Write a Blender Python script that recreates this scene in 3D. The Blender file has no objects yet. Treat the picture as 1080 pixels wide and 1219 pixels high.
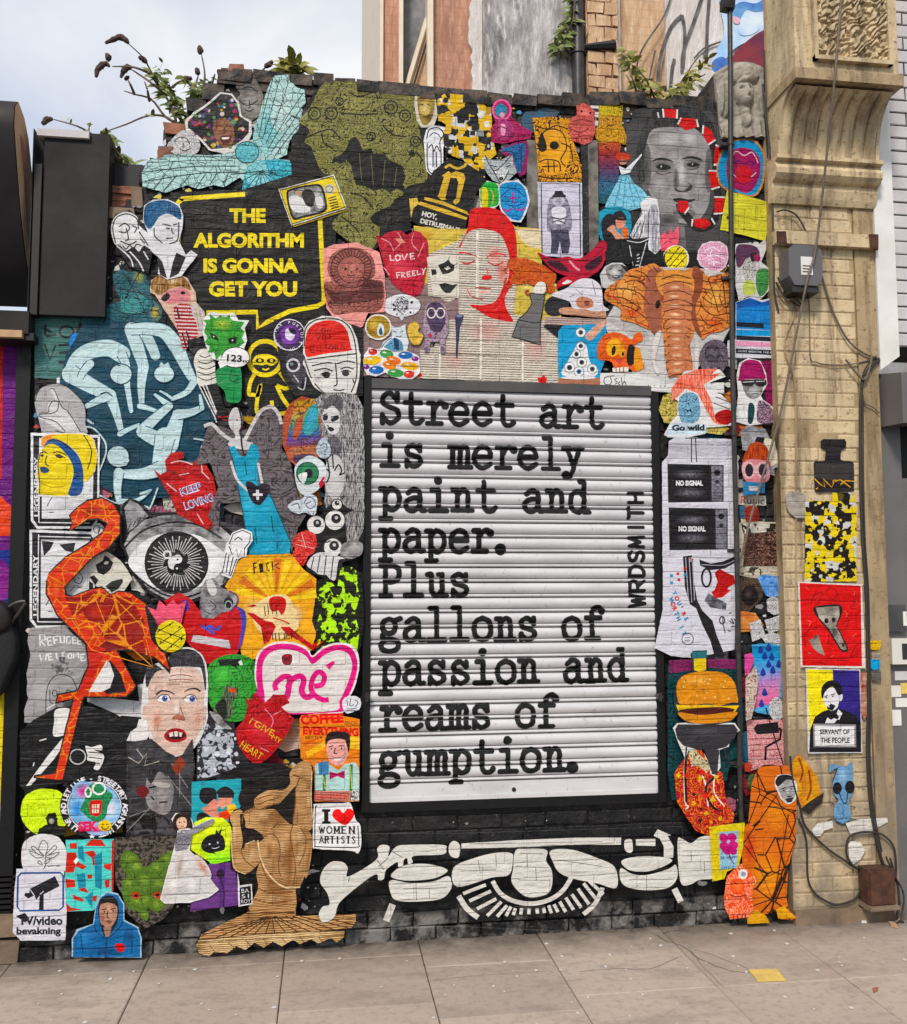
import bpy,bmesh,math,random
import numpy as np
from mathutils import Vector,noise
from mathutils.geometry import tessellate_polygon

R_ = random.Random(7)
scene = bpy.context.scene
# ------------------------------------------------------------- camera
FPX,PITCH,YAW,ROLL,DIST,EYE = 1100.0,4.658,7.967,-0.13,4.7,1.732
_p,_y,_r = (math.radians(a) for a in (PITCH,YAW,ROLL))
FW = Vector((math.sin(_y)*math.cos(_p),math.cos(_y)*math.cos(_p),math.sin(_p)))
RT = FW.cross(Vector((0,0,1))).normalized()
UP = RT.cross(FW)
RT,UP = RT*math.cos(_r)+UP*math.sin(_r),-RT*math.sin(_r)+UP*math.cos(_r)
EYEP = Vector((0,-DIST,EYE))
from mathutils import Matrix
cam = bpy.data.cameras.new('camera')
camo = bpy.data.objects.new('camera',cam)
scene.collection.objects.link(camo)
camo.matrix_world = Matrix(((RT.x,UP.x,-FW.x,EYEP.x),(RT.y,UP.y,-FW.y,EYEP.y),(RT.z,UP.z,-FW.z,EYEP.z),(0,0,0,1)))
cam.sensor_fit = 'HORIZONTAL';cam.sensor_width = 36;cam.lens = FPX/1080*36
cam.clip_start = 0.05;cam.clip_end = 900
scene.camera = camo
# ------------------------------------------------------------- light
SUN_EL,SUN_AZ = 44,205
world = bpy.data.worlds.new('World');scene.world = world;world.use_nodes = True
nt = world.node_tree;nt.nodes.clear()
_o = nt.nodes.new('ShaderNodeOutputWorld');_b = nt.nodes.new('ShaderNodeBackground');_s = nt.nodes.new('ShaderNodeTexSky')
_s.sky_type = 'NISHITA';_s.sun_disc = False;_s.sun_elevation = math.radians(SUN_EL);_s.sun_rotation = math.radians(SUN_AZ)
_s.air_density = 1.0;_s.dust_density = 2.5;_s.ozone_density = 1.0
# thin high cloud over the blue: same procedural cloud layer in every direction
_tc = nt.nodes.new('ShaderNodeTexCoord');_n = nt.nodes.new('ShaderNodeTexNoise');_n.inputs['Scale'].default_value = 3.4;_n.inputs['Detail'].default_value = 6
_n.inputs['Distortion'].default_value = .4
_mr = nt.nodes.new('ShaderNodeMapRange');_mr.inputs['From Min'].default_value = .40;_mr.inputs['From Max'].default_value = .64
_mr.inputs['To Min'].default_value = .58;_mr.inputs['To Max'].default_value = 1
_mx = nt.nodes.new('ShaderNodeMixRGB');_mx.inputs['Color2'].default_value = (3.75,3.8,3.92,1)
nt.links.new(_tc.outputs['Generated'],_n.inputs['Vector']);nt.links.new(_n.outputs['Fac'],_mr.inputs['Value'])
nt.links.new(_mr.outputs['Result'],_mx.inputs['Fac']);_dm = nt.nodes.new('ShaderNodeMixRGB');_dm.blend_type = 'MULTIPLY';_dm.inputs[0].default_value = 1;_dm.inputs[2].default_value = (.50,.62,.76,1);nt.links.new(_s.outputs[0],_dm.inputs[1]);nt.links.new(_dm.outputs[0],_mx.inputs['Color1'])
nt.links.new(_mx.outputs[0],_b.inputs['Color']);_b.inputs['Strength'].default_value = 0.12
nt.links.new(_b.outputs[0],_o.inputs[0])
_sun = bpy.data.lights.new('sun','SUN');_sun.energy = 1.5;_sun.angle = math.radians(11);_sun.color = (1,.91,.80)
_so = bpy.data.objects.new('sun',_sun);scene.collection.objects.link(_so)
_el,_az = math.radians(SUN_EL),math.radians(-28)       # from behind the camera's left shoulder
_so.rotation_euler = Vector((math.cos(_el)*math.sin(_az)*-1,math.cos(_el)*math.cos(_az),-math.sin(_el))).to_track_quat('-Z','Y').to_euler()
scene.view_settings.view_transform = 'Standard';scene.view_settings.look = 'None'
scene.view_settings.exposure = 1.05;scene.view_settings.gamma = 1;scene.view_settings.use_curve_mapping = False

# ------------------------------------------------------------- helpers
def W(px,py,Y=0.0):
    """point of the plane y=Y seen at photo pixel (px,py)"""
    d = FW + RT*((px-540)/FPX) - UP*((py-609.5)/FPX)
    return EYEP + d*((Y-EYEP.y)/d.y)
def WG(px,py,Z=0.0):
    d = FW + RT*((px-540)/FPX) - UP*((py-609.5)/FPX)
    return EYEP + d*((Z-EYEP.z)/d.z)
def lin(c):
    if c[0] == '#': c = c[1:]
    if len(c) == 3: c = ''.join(k*2 for k in c)
    o = []
    for i in (0,2,4):
        v = int(c[i:i+2],16)/255
        o.append((v/12.92 if v < .04045 else ((v+.055)/1.055)**2.4)*.84)
    g = sum(o)/3;return tuple(max(0,g+(v-g)*1.13) for v in o)
COL = scene.collection
def link(name,me,parent=None,kind=None,loc=None):
    o = bpy.data.objects.new(name,me);COL.objects.link(o)
    if parent is not None: o.parent = parent
    if kind: o['kind'] = kind
    if loc is not None: o.location = loc
    return o
def thing(name,label,cat,loc=(0,0,0),group=None):
    o = bpy.data.objects.new(name,None);COL.objects.link(o);o.location = loc;o.empty_display_size = .1
    o['label'] = label;o['category'] = cat
    if group: o['group'] = group
    return o
def tag(o,label,cat,group=None):
    o['label'] = label;o['category'] = cat
    if group: o['group'] = group
    return o
class MB:
    """collects vertices and faces, builds one mesh object"""
    def __init__(s): s.v = [];s.f = [];s.sm = []
    def add(s,vs,fs,smooth=False):
        n = len(s.v);s.v += [tuple(q) for q in vs];s.f += [tuple(n+i for i in f) for f in fs];s.sm += [smooth]*len(fs);return s
    def box(s,x0,x1,y0,y1,z0,z1,j=0.0):
        q = lambda a: a+(R_.uniform(-j,j) if j else 0)
        vs = [(q(x),q(y),q(z)) for x in (x0,x1) for y in (y0,y1) for z in (z0,z1)]
        return s.add(vs,[(0,1,3,2),(4,6,7,5),(0,4,5,1),(2,3,7,6),(0,2,6,4),(1,5,7,3)])
    def tube(s,pts,r,n=8,cap=True):
        pts = [Vector(p) for p in pts];k = len(pts)
        rr = r if isinstance(r,(list,tuple)) else [r]*k
        vs = [];ref = Vector((0,0,1))
        for i,p in enumerate(pts):
            t = (pts[min(i+1,k-1)]-pts[max(i-1,0)]).normalized()
            if abs(t.dot(ref)) > .93: ref = Vector((0,1,0)) if abs(t.y) < .9 else Vector((1,0,0))
            a = t.cross(ref).normalized();b = t.cross(a).normalized()
            vs += [p+(a*math.cos(6.28319*j/n)+b*math.sin(6.28319*j/n))*rr[i] for j in range(n)]
        fs = [(i*n+j,i*n+(j+1) % n,(i+1)*n+(j+1) % n,(i+1)*n+j) for i in range(k-1) for j in range(n)]
        if cap: fs += [tuple(range(n))[::-1],tuple((k-1)*n+j for j in range(n))]
        return s.add(vs,fs,True)
    def prism(s,poly,y0,y1):
        """poly: list of (x,z), extruded from y0 (front) to y1"""
        n = len(poly)
        vs = [(x,y0,z) for x,z in poly]+[(x,y1,z) for x,z in poly]
        tr = tessellate_polygon([[Vector((x,z,0)) for x,z in poly]])
        fs = [tuple(t) for t in tr]+[tuple(i+n for i in t[::-1]) for t in tr]
        fs += [(i,(i+1) % n,(i+1) % n+n,i+n) for i in range(n)]
        return s.add(vs,fs)
    def build(s,name,m,parent=None,kind=None,loc=None):
        me = bpy.data.meshes.new(name)
        vs = s.v
        if loc is not None: vs = [(v[0]-loc[0],v[1]-loc[1],v[2]-loc[2]) for v in vs]
        me.from_pydata(vs,[],s.f);me.polygons.foreach_set('use_smooth',s.sm)
        bm = bmesh.new();bm.from_mesh(me);bmesh.ops.recalc_face_normals(bm,faces=bm.faces);bm.to_mesh(me);bm.free()
        me.materials.append(m);me.update()
        if any(s.sm): me.set_sharp_from_angle(angle=math.radians(50))
        return link(name,me,parent,kind,loc)
def spl(pts,n=5,closed=True):
    """Catmull-Rom through 2-D or 3-D points"""
    m = len(pts);out = []
    rng = range(m if closed else m-1)
    for i in rng:
        P = [pts[(i+k-1) % m] if closed else pts[min(max(i+k-1,0),m-1)] for k in range(4)]
        for j in range(n):
            t = j/n;t2 = t*t;t3 = t2*t
            out.append(tuple(.5*(2*P[1][c]+(P[2][c]-P[0][c])*t+(2*P[0][c]-5*P[1][c]+4*P[2][c]-P[3][c])*t2+(3*P[1][c]-P[0][c]-3*P[2][c]+P[3][c])*t3) for c in range(len(pts[0]))))
    if not closed: out.append(tuple(pts[-1]))
    return out

# ------------------------------------------------------------- materials
def N(t,kind,**kw):
    n = t.nodes.new('ShaderNode'+kind)
    for k,v in kw.items():
        if k in n.inputs.keys(): n.inputs[k].default_value = v
        else: setattr(n,k,v)
    return n
def mat(name):
    m = bpy.data.materials.new(name);m.use_nodes = True
    t = m.node_tree;return m,t,t.nodes['Principled BSDF']
def L(t,a,b): t.links.new(a,b)
def mixc(t,fac,a,b,mode='MIX'):
    n = t.nodes.new('ShaderNodeMixRGB');n.blend_type = mode
    for s,v in zip(n.inputs,(fac,a,b)):
        if hasattr(v,'links') or hasattr(v,'is_linked'): t.links.new(v,s)
        else: s.default_value = v if not isinstance(v,tuple) else (*v,1)
    return n.outputs[0]
def ramp(t,src,lo,hi,a=0.,b=1.):
    n = t.nodes.new('ShaderNodeMapRange');n.inputs[1].default_value = lo;n.inputs[2].default_value = hi
    n.inputs[3].default_value = a;n.inputs[4].default_value = b;L(t,src,n.inputs[0]);return n.outputs[0]
def noiseT(t,vec,scale,detail=4,rough=.55,dist=0.):
    n = N(t,'TexNoise',Scale=scale,Detail=detail,Roughness=rough,Distortion=dist);L(t,vec,n.inputs['Vector']);return n.outputs['Fac']
def wpos(t,scale=(1,1,1),rot=(0,0,0)):
    g = t.nodes.new('ShaderNodeNewGeometry');m = t.nodes.new('ShaderNodeMapping')
    m.inputs['Scale'].default_value = scale;m.inputs['Rotation'].default_value = rot;L(t,g.outputs['Position'],m.inputs['Vector']);return m.outputs[0]
def bump(t,bsdf,h,strength,dist=.01,prev=None):
    b = t.nodes.new('ShaderNodeBump');b.inputs['Strength'].default_value = strength;b.inputs['Distance'].default_value = dist
    L(t,h,b.inputs['Height'])
    if prev is not None: L(t,prev,b.inputs['Normal'])
    L(t,b.outputs[0],bsdf.inputs['Normal']);return b.outputs[0]
BR_H,BR_L = .0755,.225
def bricktex(t,sub=None,mortar=.011,off=0.5):
    """brick layout of the wall itself (same courses as the brick objects), as bump for what is pasted on it"""
    g = t.nodes.new('ShaderNodeNewGeometry');sx = t.nodes.new('ShaderNodeSeparateXYZ');L(t,g.outputs['Position'],sx.inputs[0])
    nz = N(t,'TexNoise',Scale=3.5,Detail=2);L(t,g.outputs['Position'],nz.inputs['Vector'])
    ad = t.nodes.new('ShaderNodeMath');ad.operation = 'MULTIPLY_ADD';ad.inputs[1].default_value = .016;L(t,nz.outputs['Fac'],ad.inputs[0]);L(t,sx.outputs['Z'],ad.inputs[2])
    cx = t.nodes.new('ShaderNodeCombineXYZ');L(t,sx.outputs['X'],cx.inputs[0]);L(t,ad.outputs[0],cx.inputs[1])
    b = N(t,'TexBrick',offset=off);b.inputs['Scale'].default_value = 1;b.inputs['Mortar Size'].default_value = mortar*.5
    b.inputs['Mortar Smooth'].default_value = .6;b.inputs['Brick Width'].default_value = BR_L;b.inputs['Row Height'].default_value = BR_H
    L(t,cx.outputs[0],b.inputs['Vector']);return b.outputs['Fac']

def make_paper(kind):
    m,t,b = mat('paper_'+kind)
    a1 = N(t,'Attribute',attribute_name='Col');a2 = N(t,'Attribute',attribute_name='Col2')
    P = wpos(t)
    sc = t.nodes.new('ShaderNodeVectorMath');sc.operation = 'SCALE';L(t,P,sc.inputs[0]);L(t,a2.outputs['Alpha'],sc.inputs['Scale'])
    V = sc.outputs[0];col = a1.outputs['Color'];fac = None
    if kind == 'scrib':      # looping ink lines
        n = N(t,'TexNoise',Scale=2.2,Detail=1.5,Distortion=1.2);L(t,V,n.inputs['Vector'])
        w = t.nodes.new('ShaderNodeMath');w.operation = 'PINGPONG';w.inputs[1].default_value = .055;L(t,n.outputs['Fac'],w.inputs[0])
        fac = ramp(t,w.outputs[0],.013,.021,1,0)
    elif kind == 'cell':     # line-cut facets
        v = N(t,'TexVoronoi',feature='DISTANCE_TO_EDGE',Scale=3.);L(t,V,v.inputs['Vector'])
        fac = ramp(t,v.outputs['Distance'],.02,.045,1,0)
    elif kind == 'hatch':    # engraving
        w = N(t,'TexWave',Scale=5.,Distortion=6.,Detail=1.5,bands_direction='Z');w.inputs['Detail Scale'].default_value = .35
        L(t,V,w.inputs['Vector']);n = noiseT(t,V,1.1,3)
        ad = t.nodes.new('ShaderNodeMath');ad.operation = 'ADD';L(t,w.outputs['Fac'],ad.inputs[0]);L(t,ramp(t,n,.35,.65,-.45,.45),ad.inputs[1])
        fac = ramp(t,ad.outputs[0],.38,.6)
    elif kind == 'streak':   # hair / fur, runs down
        mp = t.nodes.new('ShaderNodeMapping');mp.inputs['Scale'].default_value = (9,1,.9);L(t,V,mp.inputs['Vector'])
        fac = ramp(t,noiseT(t,mp.outputs[0],2.,3,.6,.4),.42,.56)
    elif kind == 'blot':     # hard-edged two-tone print
        fac = ramp(t,noiseT(t,V,2.,3,.55,.6),.485,.515)
    elif kind == 'shard':    # angular letter fragments
        v = N(t,'TexVoronoi',distance='CHEBYCHEV',Scale=2.4);v.inputs['Randomness'].default_value = .85;L(t,V,v.inputs['Vector'])
        s2 = t.nodes.new('ShaderNodeSeparateColor');L(t,v.outputs['Color'],s2.inputs[0]);fac = ramp(t,s2.outputs[0],.58,.6)
        c3 = ramp(t,s2.outputs[1],.78,.8)
        col = mixc(t,c3,col,(.55,.55,.55));
    elif kind == 'type':     # columns of small print
        s3 = t.nodes.new('ShaderNodeSeparateXYZ');L(t,V,s3.inputs[0])
        w = t.nodes.new('ShaderNodeMath');w.operation = 'PINGPONG';w.inputs[1].default_value = .5;L(t,s3.outputs['Z'],w.inputs[0])
        mp = t.nodes.new('ShaderNodeMapping');mp.inputs['Scale'].default_value = (3.,1,1.);L(t,V,mp.inputs['Vector'])
        f1 = ramp(t,w.outputs[0],.26,.34);f2 = ramp(t,noiseT(t,mp.outputs[0],1.5,2),.36,.42)
        mu = t.nodes.new('ShaderNodeMath');mu.operation = 'MULTIPLY';L(t,f1,mu.inputs[0]);L(t,f2,mu.inputs[1]);fac = mu.outputs[0]
    elif kind == 'photo':    # grainy half-tone photograph
        fac = ramp(t,noiseT(t,V,2.6,6,.62,.3),.34,.66)
    if kind == 'plain':      # brush and print detail inside the flat colours, left out of near whites and blacks
        n = N(t,'TexNoise',Scale=13.,Detail=3,Distortion=1.6);L(t,P,n.inputs['Vector'])
        w = t.nodes.new('ShaderNodeMath');w.operation = 'PINGPONG';w.inputs[1].default_value = .05;L(t,n.outputs['Fac'],w.inputs[0])
        f1 = ramp(t,w.outputs[0],.006,.014,1,0);f2 = ramp(t,noiseT(t,P,6,3),.42,.56)
        bw = t.nodes.new('ShaderNodeSeparateColor');bw.mode = 'HSV';L(t,col,bw.inputs[0]);f3 = ramp(t,bw.outputs[1],.12,.4,0,.55)
        mu = t.nodes.new('ShaderNodeMath');mu.operation = 'MULTIPLY';L(t,f1,mu.inputs[0]);L(t,f2,mu.inputs[1])
        m2 = t.nodes.new('ShaderNodeMath');m2.operation = 'MULTIPLY';L(t,mu.outputs[0],m2.inputs[0]);L(t,f3,m2.inputs[1])
        col = mixc(t,m2.outputs[0],col,(.35,.32,.32),'MULTIPLY')
        f4 = ramp(t,noiseT(t,P,19,5,.7,.8),.50,.60);m3 = t.nodes.new('ShaderNodeMath');m3.operation = 'MULTIPLY';L(t,f4,m3.inputs[0]);L(t,f3,m3.inputs[1])
        col = mixc(t,m3.outputs[0],col,(1.35,1.3,1.3),'MULTIPLY')
    if fac is not None: col = mixc(t,fac,col,a2.outputs['Color'])
    # weathering of the paper: faded patches, dirt specks, broken thin dark lines along the brick joints
    n8 = noiseT(t,wpos(t,(.35,1,2.2)),8,6,.65)
    col = mixc(t,ramp(t,n8,.45,.75,0,.4),col,(.62,.60,.57),'MULTIPLY')
    gr = noiseT(t,P,120,3,.7);col = mixc(t,ramp(t,gr,.35,.7,0,.5),col,(.72,.71,.70),'MULTIPLY')
    n2 = noiseT(t,P,42,4,.7);col = mixc(t,ramp(t,n2,.60,.78,0,.5),col,(.035,.032,.03))
    n4 = noiseT(t,wpos(t,(9,9,30)),6,4,.7);col = mixc(t,ramp(t,n4,.66,.74,0,.35),col,(.5,.49,.46))
    bt = bricktex(t,mortar=.012)
    jn = noiseT(t,wpos(t,(1,1,3)),14,3)
    cr = t.nodes.new('ShaderNodeMath');cr.operation = 'MULTIPLY';L(t,ramp(t,bt,.8,1),cr.inputs[0]);L(t,ramp(t,jn,.5,.68,0,.25),cr.inputs[1])
    col = mixc(t,cr.outputs[0],col,(.03,.028,.025))
    L(t,col,b.inputs['Base Color'])
    L(t,ramp(t,noiseT(t,P,9,3),.3,.7,.36,.66),b.inputs['Roughness']);b.inputs['Specular IOR Level'].default_value = .22
    inv = ramp(t,bt,0,1,1,0)
    n0 = bump(t,b,noiseT(t,P,5.5,4,.6,.7),.6,.03);n1 = bump(t,b,inv,.55,.009,n0)
    wr = N(t,'TexNoise',Scale=11.,Detail=5,Roughness=.6,Distortion=.5);L(t,wpos(t,(.4,1,2.4)),wr.inputs['Vector'])
    n2_ = bump(t,b,wr.outputs['Fac'],.7,.017,n1)
    v = N(t,'TexVoronoi',feature='SMOOTH_F1',Scale=26.);L(t,wpos(t,(.5,1,1.2)),v.inputs['Vector'])
    bump(t,b,v.outputs['Distance'],.25,.004,n2_)
    return m
PAPER = {k: make_paper(k) for k in ('plain','scrib','cell','hatch','streak','blot','shard','type','photo')}
PK = {'p': 0,'s': 1,'v': 2,'h': 3,'k': 4,'b': 5,'x': 6,'n': 7,'f': 8}
PLIST = list(PAPER.values())

# ------------------------------------------------------------- flat artwork pasted or painted on a wall plane
FR = [0,0,1.]
def fr(x0,y0,s=1080/260): FR[:] = [x0,y0,s]
def pt(s):
    if not isinstance(s,str): return [(FR[0]+a/FR[2],FR[1]+b/FR[2]) for a,b in s]
    o = []
    for w in s.split():
        a,b = w.split(',');o.append((FR[0]+float(a)/FR[2],FR[1]+float(b)/FR[2]))
    return o
def ribbon(P,w,closed=False):
    n = len(P);Lf = [];Rt = []
    for i in range(n):
        a = P[(i-1) % n] if (closed or i) else P[i];c = P[(i+1) % n] if (closed or i < n-1) else P[i]
        dx,dy = c[0]-a[0],c[1]-a[1];l = math.hypot(dx,dy) or 1;nx,ny = -dy/l,dx/l
        ww = w if not isinstance(w,tuple) else w[0]+(w[1]-w[0])*i/(n-1)
        Lf.append((P[i][0]+nx*ww/2,P[i][1]+ny*ww/2));Rt.append((P[i][0]-nx*ww/2,P[i][1]-ny*ww/2))
    return Lf,Rt
ARTS = []          # (bbox, top depth, outline) of everything pasted so far, for stacking
STEP = .00011
class Art:
    def __init__(s,name,label,cat,Y=-.009,group=None,thick=.0006):
        s.a = (name,label,cat,group);s.Y = Y;s.prims = [];s.thick = thick;s.out = None;s.levels = []
    # each primitive: (vertices px, faces, per-vertex colours, col2, k, matindex)
    def _add(s,V,F,C,c2,k,m,out=None):
        xs = [v[0] for v in V];ys = [v[1] for v in V];bb = (min(xs),min(ys),max(xs),max(ys))
        if not s.prims: lv = 0
        else: lv = 1+max([l for b,l in s.levels if not (b[0] > bb[2] or b[2] < bb[0] or b[1] > bb[3] or b[3] < bb[1])] or [0])
        s.levels.append((bb,lv));s.prims.append((V,F,C,c2,k,m,lv))
        return s
    def _poly(s,P,col,m,c2,k,sheet=False):
        if s.out is None:          # hand-cut, slightly ragged paper edge
            Q = [];rr = random.Random(int(P[0][0]*7+P[0][1]*13))
            for (a,b),(c,d) in zip(P,P[1:]+P[:1]):
                n = max(1,int(math.hypot(c-a,d-b)/4.5))
                for i in range(n): Q.append((a+(c-a)*i/n+rr.uniform(-.32,.32),b+(d-b)*i/n+rr.uniform(-.32,.32)))
            P = s.out = Q
        tr = tessellate_polygon([[Vector((x,y,0)) for x,y in P]])
        return s._add(P,tr,[lin(col)]*len(P),lin(c2),k,PK[m])
    def p(s,col,pts,sm=0,m='p',c2='111',k=12):
        P = pt(pts)
        if sm: P = spl(P,5)
        return s._poly(P,col,m,c2,k)
    def l(s,col,w,pts,sm=1,cl=0,m='p',c2='111',k=12):
        for part in ([pts] if not isinstance(pts,list) else pts):
            P = pt(part)
            if sm and len(P) > 2: P = spl(P,5,bool(cl))
            ww = tuple(a/FR[2] for a in w) if isinstance(w,tuple) else w/FR[2]
            A_,B_ = ribbon(P,ww,cl);n = len(A_)
            F = [(i,(i+1) % n,(i+1) % n+n,i+n) for i in range(n if cl else n-1)]
            s._add(A_+B_,F,[lin(col)]*(2*n),lin(c2),k,PK[m])
        return s
    def e(s,col,cx,cy,rx,ry=None,rot=0,m='p',c2='111',k=12,n=28):
        ry = rx if ry is None else ry;c,q = math.cos(math.radians(rot)),math.sin(math.radians(rot))
        P = pt([(cx+rx*math.cos(6.28319*i/n)*c-ry*math.sin(6.28319*i/n)*q,cy+rx*math.cos(6.28319*i/n)*q+ry*math.sin(6.28319*i/n)*c) for i in range(n)])
        return s._poly(P,col,m,c2,k)
    def ring(s,col,w,cx,cy,rx,ry=None,rot=0,a0=0,a1=360):
        ry = rx if ry is None else ry;c,q = math.cos(math.radians(rot)),math.sin(math.radians(rot));n = 30;full = a1-a0 >= 360
        A_ = [math.radians(a0+(a1-a0)*i/(n if full else n-1)) for i in range(n)]
        return s.l(col,w,[[(cx+rx*math.cos(a)*c-ry*math.sin(a)*q,cy+rx*math.cos(a)*q+ry*math.sin(a)*c) for a in A_]],0,full)
    def b(s,col,edge,cx,cy,rx,ry=None,rot=0,m='p',c2='111',k=12):
        """ellipse whose printed tone runs from col in the middle to edge at the rim"""
        ry = rx if ry is None else ry;c,q = math.cos(math.radians(rot)),math.sin(math.radians(rot));n = 20;V = [(cx,cy)];C = [lin(col)];F = []
        ca,cb = lin(col),lin(edge)
        for j in range(1,5):
            f = j/4;w = f*f*(3-2*f)
            for i in range(n):
                a = 6.28319*i/n;V.append((cx+f*(rx*math.cos(a)*c-ry*math.sin(a)*q),cy+f*(rx*math.cos(a)*q+ry*math.sin(a)*c)))
                C.append(tuple(ca[z]*(1-w)+cb[z]*w for z in range(3)))
        F = [(0,1+i,1+(i+1) % n) for i in range(n)]
        for j in range(3): F += [(1+j*n+i,1+j*n+(i+1) % n,1+(j+1)*n+(i+1) % n,1+(j+1)*n+i) for i in range(n)]
        return s._add(pt(V),F,C,lin(c2),k,PK[m])
    def g(s,cols,pts,m='p',c2='111',k=12,n=10):
        """quad (4 corners TL TR BR BL) with a printed blend down through cols"""
        a,b_,c,d = pt(pts);V = [];C = [];cs = [lin(x) for x in cols]
        for i in range(n+1):
            f = i/n;V += [(a[0]+(d[0]-a[0])*f,a[1]+(d[1]-a[1])*f),(b_[0]+(c[0]-b_[0])*f,b_[1]+(c[1]-b_[1])*f)]
            u = f*(len(cs)-1);j = min(int(u),len(cs)-2);u -= j;q = tuple(cs[j][z]*(1-u)+cs[j+1][z]*u for z in range(3));C += [q,q]
        if s.out is None: s.out = [a,b_,c,d]
        return s._add(V,[(2*i,2*i+1,2*i+3,2*i+2) for i in range(n)],C,lin(c2),k,PK[m])
    def d(s,col,r,pts,n=8):
        V = [];F = [];C = []
        for x,y in pt(pts):
            b0 = len(V);V += [(x+r/FR[2]*math.cos(6.283*i/n),y+r/FR[2]*math.sin(6.283*i/n)) for i in range(n)];F.append(tuple(range(b0,b0+n)))
        return s._add(V,F,[lin(col)]*len(V),lin('111'),10,0)
    def rnd(s,cols,n,box,r0,r1,seed=1,sides=(3,6),inside=None):
        """n printed flecks of random shape within box (frame units)"""
        rr = random.Random(seed);per = max(1,n//len(cols))
        for c in cols:
            V = [];F = []
            for _ in range(per):
                x,y = rr.uniform(box[0],box[2]),rr.uniform(box[1],box[3]);q = rr.uniform(r0,r1);k = rr.randint(*sides);o = rr.uniform(0,6)
                P = pt([(x+q*math.cos(o+6.283*i/k)*rr.uniform(.7,1.2),y+q*math.sin(o+6.283*i/k)*rr.uniform(.7,1.2)) for i in range(k)])
                if inside and not all(inpoly(z,s.out) for z in P): continue
                b0 = len(V);V += P;F.append(tuple(range(b0,b0+k)))
                # keep flecks of one colour apart from each other
                cxs = [v for v in V[:b0]]
                if any(abs(v[0]-P[0][0]) < 1.6*r1/FR[2] and abs(v[1]-P[0][1]) < 1.6*r1/FR[2] for v in cxs): V = V[:b0];F.pop()
            if F: s._add(V,F,[lin(c)]*len(V),lin('111'),10,0)
        return s
    def t(s,col,txt,x,y,h,w=None,rot=0,bold=.02,sh=0,m='p'):
        """text, x,y = left end of base line, h = capital height, w = total width"""
        tv,tf,tw,th = textmesh(txt,bold);sx = (w/tw) if w else h/th
        c,q = math.cos(math.radians(rot)),math.sin(math.radians(rot))
        P = pt([(x+(a*sx+bb*sh)*c+(bb*h/th)*q,y+(a*sx+bb*sh)*q-(bb*h/th)*c) for a,bb in tv])
        return s._add(P,tf,[lin(col)]*len(P),lin('111'),10,PK[m])
    def end(s,parent=None):
        name,label,cat,group = s.a
        xs = [v[0] for v in s.out];ys = [v[1] for v in s.out];bb = (min(xs),min(ys),max(xs),max(ys))
        base = 0
        for b,top,_,Yq in ARTS:
            if Yq == s.Y and not (b[0] > bb[2]+3 or b[2] < bb[0]-3 or b[1] > bb[3]+3 or b[3] < bb[1]-3): base = max(base,top)
        V = [];F = [];C1 = [];C2 = [];MI = [];kb = base+s.thick
        top = kb
        for PV,PF,PC,c2,k,m,lv in s.prims:
            n = len(V);y = s.Y-kb-lv*STEP;top = max(top,kb+lv*STEP)
            for (x,yy) in PV: q = W(x,yy,s.Y);V.append((q.x,y,q.z))
            for f in PF:
                f = list(f);a,b_,c_ = (PV[f[i]] for i in (0,1,2))
                ar = sum(PV[f[i]][0]*PV[f[(i+1) % len(f)]][1]-PV[f[(i+1) % len(f)]][0]*PV[f[i]][1] for i in range(len(f)))
                if abs(ar) < 1e-9: continue
                if ar > 0: f = f[::-1]        # face the street
                F.append(tuple(n+i for i in f));MI.append(m)
                for i in f: C1.append((*PC[i],1));C2.append((*c2,k))
        n0 = len(V);out = s.out;e = len(out)                # paper edge
        c = s.prims[0][2][0]
        for (x,yy) in out: q = W(x,yy,s.Y);V.append((q.x,s.Y-kb,q.z));V.append((q.x,s.Y-kb+s.thick,q.z))
        for i in range(e):
            j = (i+1) % e;F.append((n0+2*i,n0+2*j,n0+2*j+1,n0+2*i+1));MI.append(0);C1 += [(*c,1)]*4;C2 += [(0,0,0,10)]*4
        q = W((bb[0]+bb[2])/2,bb[3],s.Y);loc = (q.x,s.Y-kb,q.z)
        if parent is not None: loc = tuple(parent.location)
        me = bpy.data.meshes.new(name);me.from_pydata([(v[0]-loc[0],v[1]-loc[1],v[2]-loc[2]) for v in V],[],F)
        used = sorted(set(MI));mp = {u: i for i,u in enumerate(used)}
        for u in used: me.materials.append(PLIST[u])
        me.polygons.foreach_set('material_index',[mp[i] for i in MI])
        for nm,cc in (('Col',C1),('Col2',C2)):
            at = me.color_attributes.new(nm,'FLOAT_COLOR','CORNER');at.data.foreach_set('color',[x for c_ in cc for x in c_])
        me.update()
        o = link(name,me,parent,None,loc if parent is None else None)
        if parent is None: tag(o,label,cat,group)
        ARTS.append((bb,top+.0004,out,s.Y));s.depth = top
        return o
def A(*a,**k): return Art(*a,**k)
def inpoly(p,P):
    x,y = p;r = False;j = len(P)-1
    for i in range(len(P)):
        if (P[i][1] > y) != (P[j][1] > y) and x < (P[j][0]-P[i][0])*(y-P[i][1])/(P[j][1]-P[i][1]+1e-12)+P[i][0]: r = not r
        j = i
    return r
_TM = {}
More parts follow.
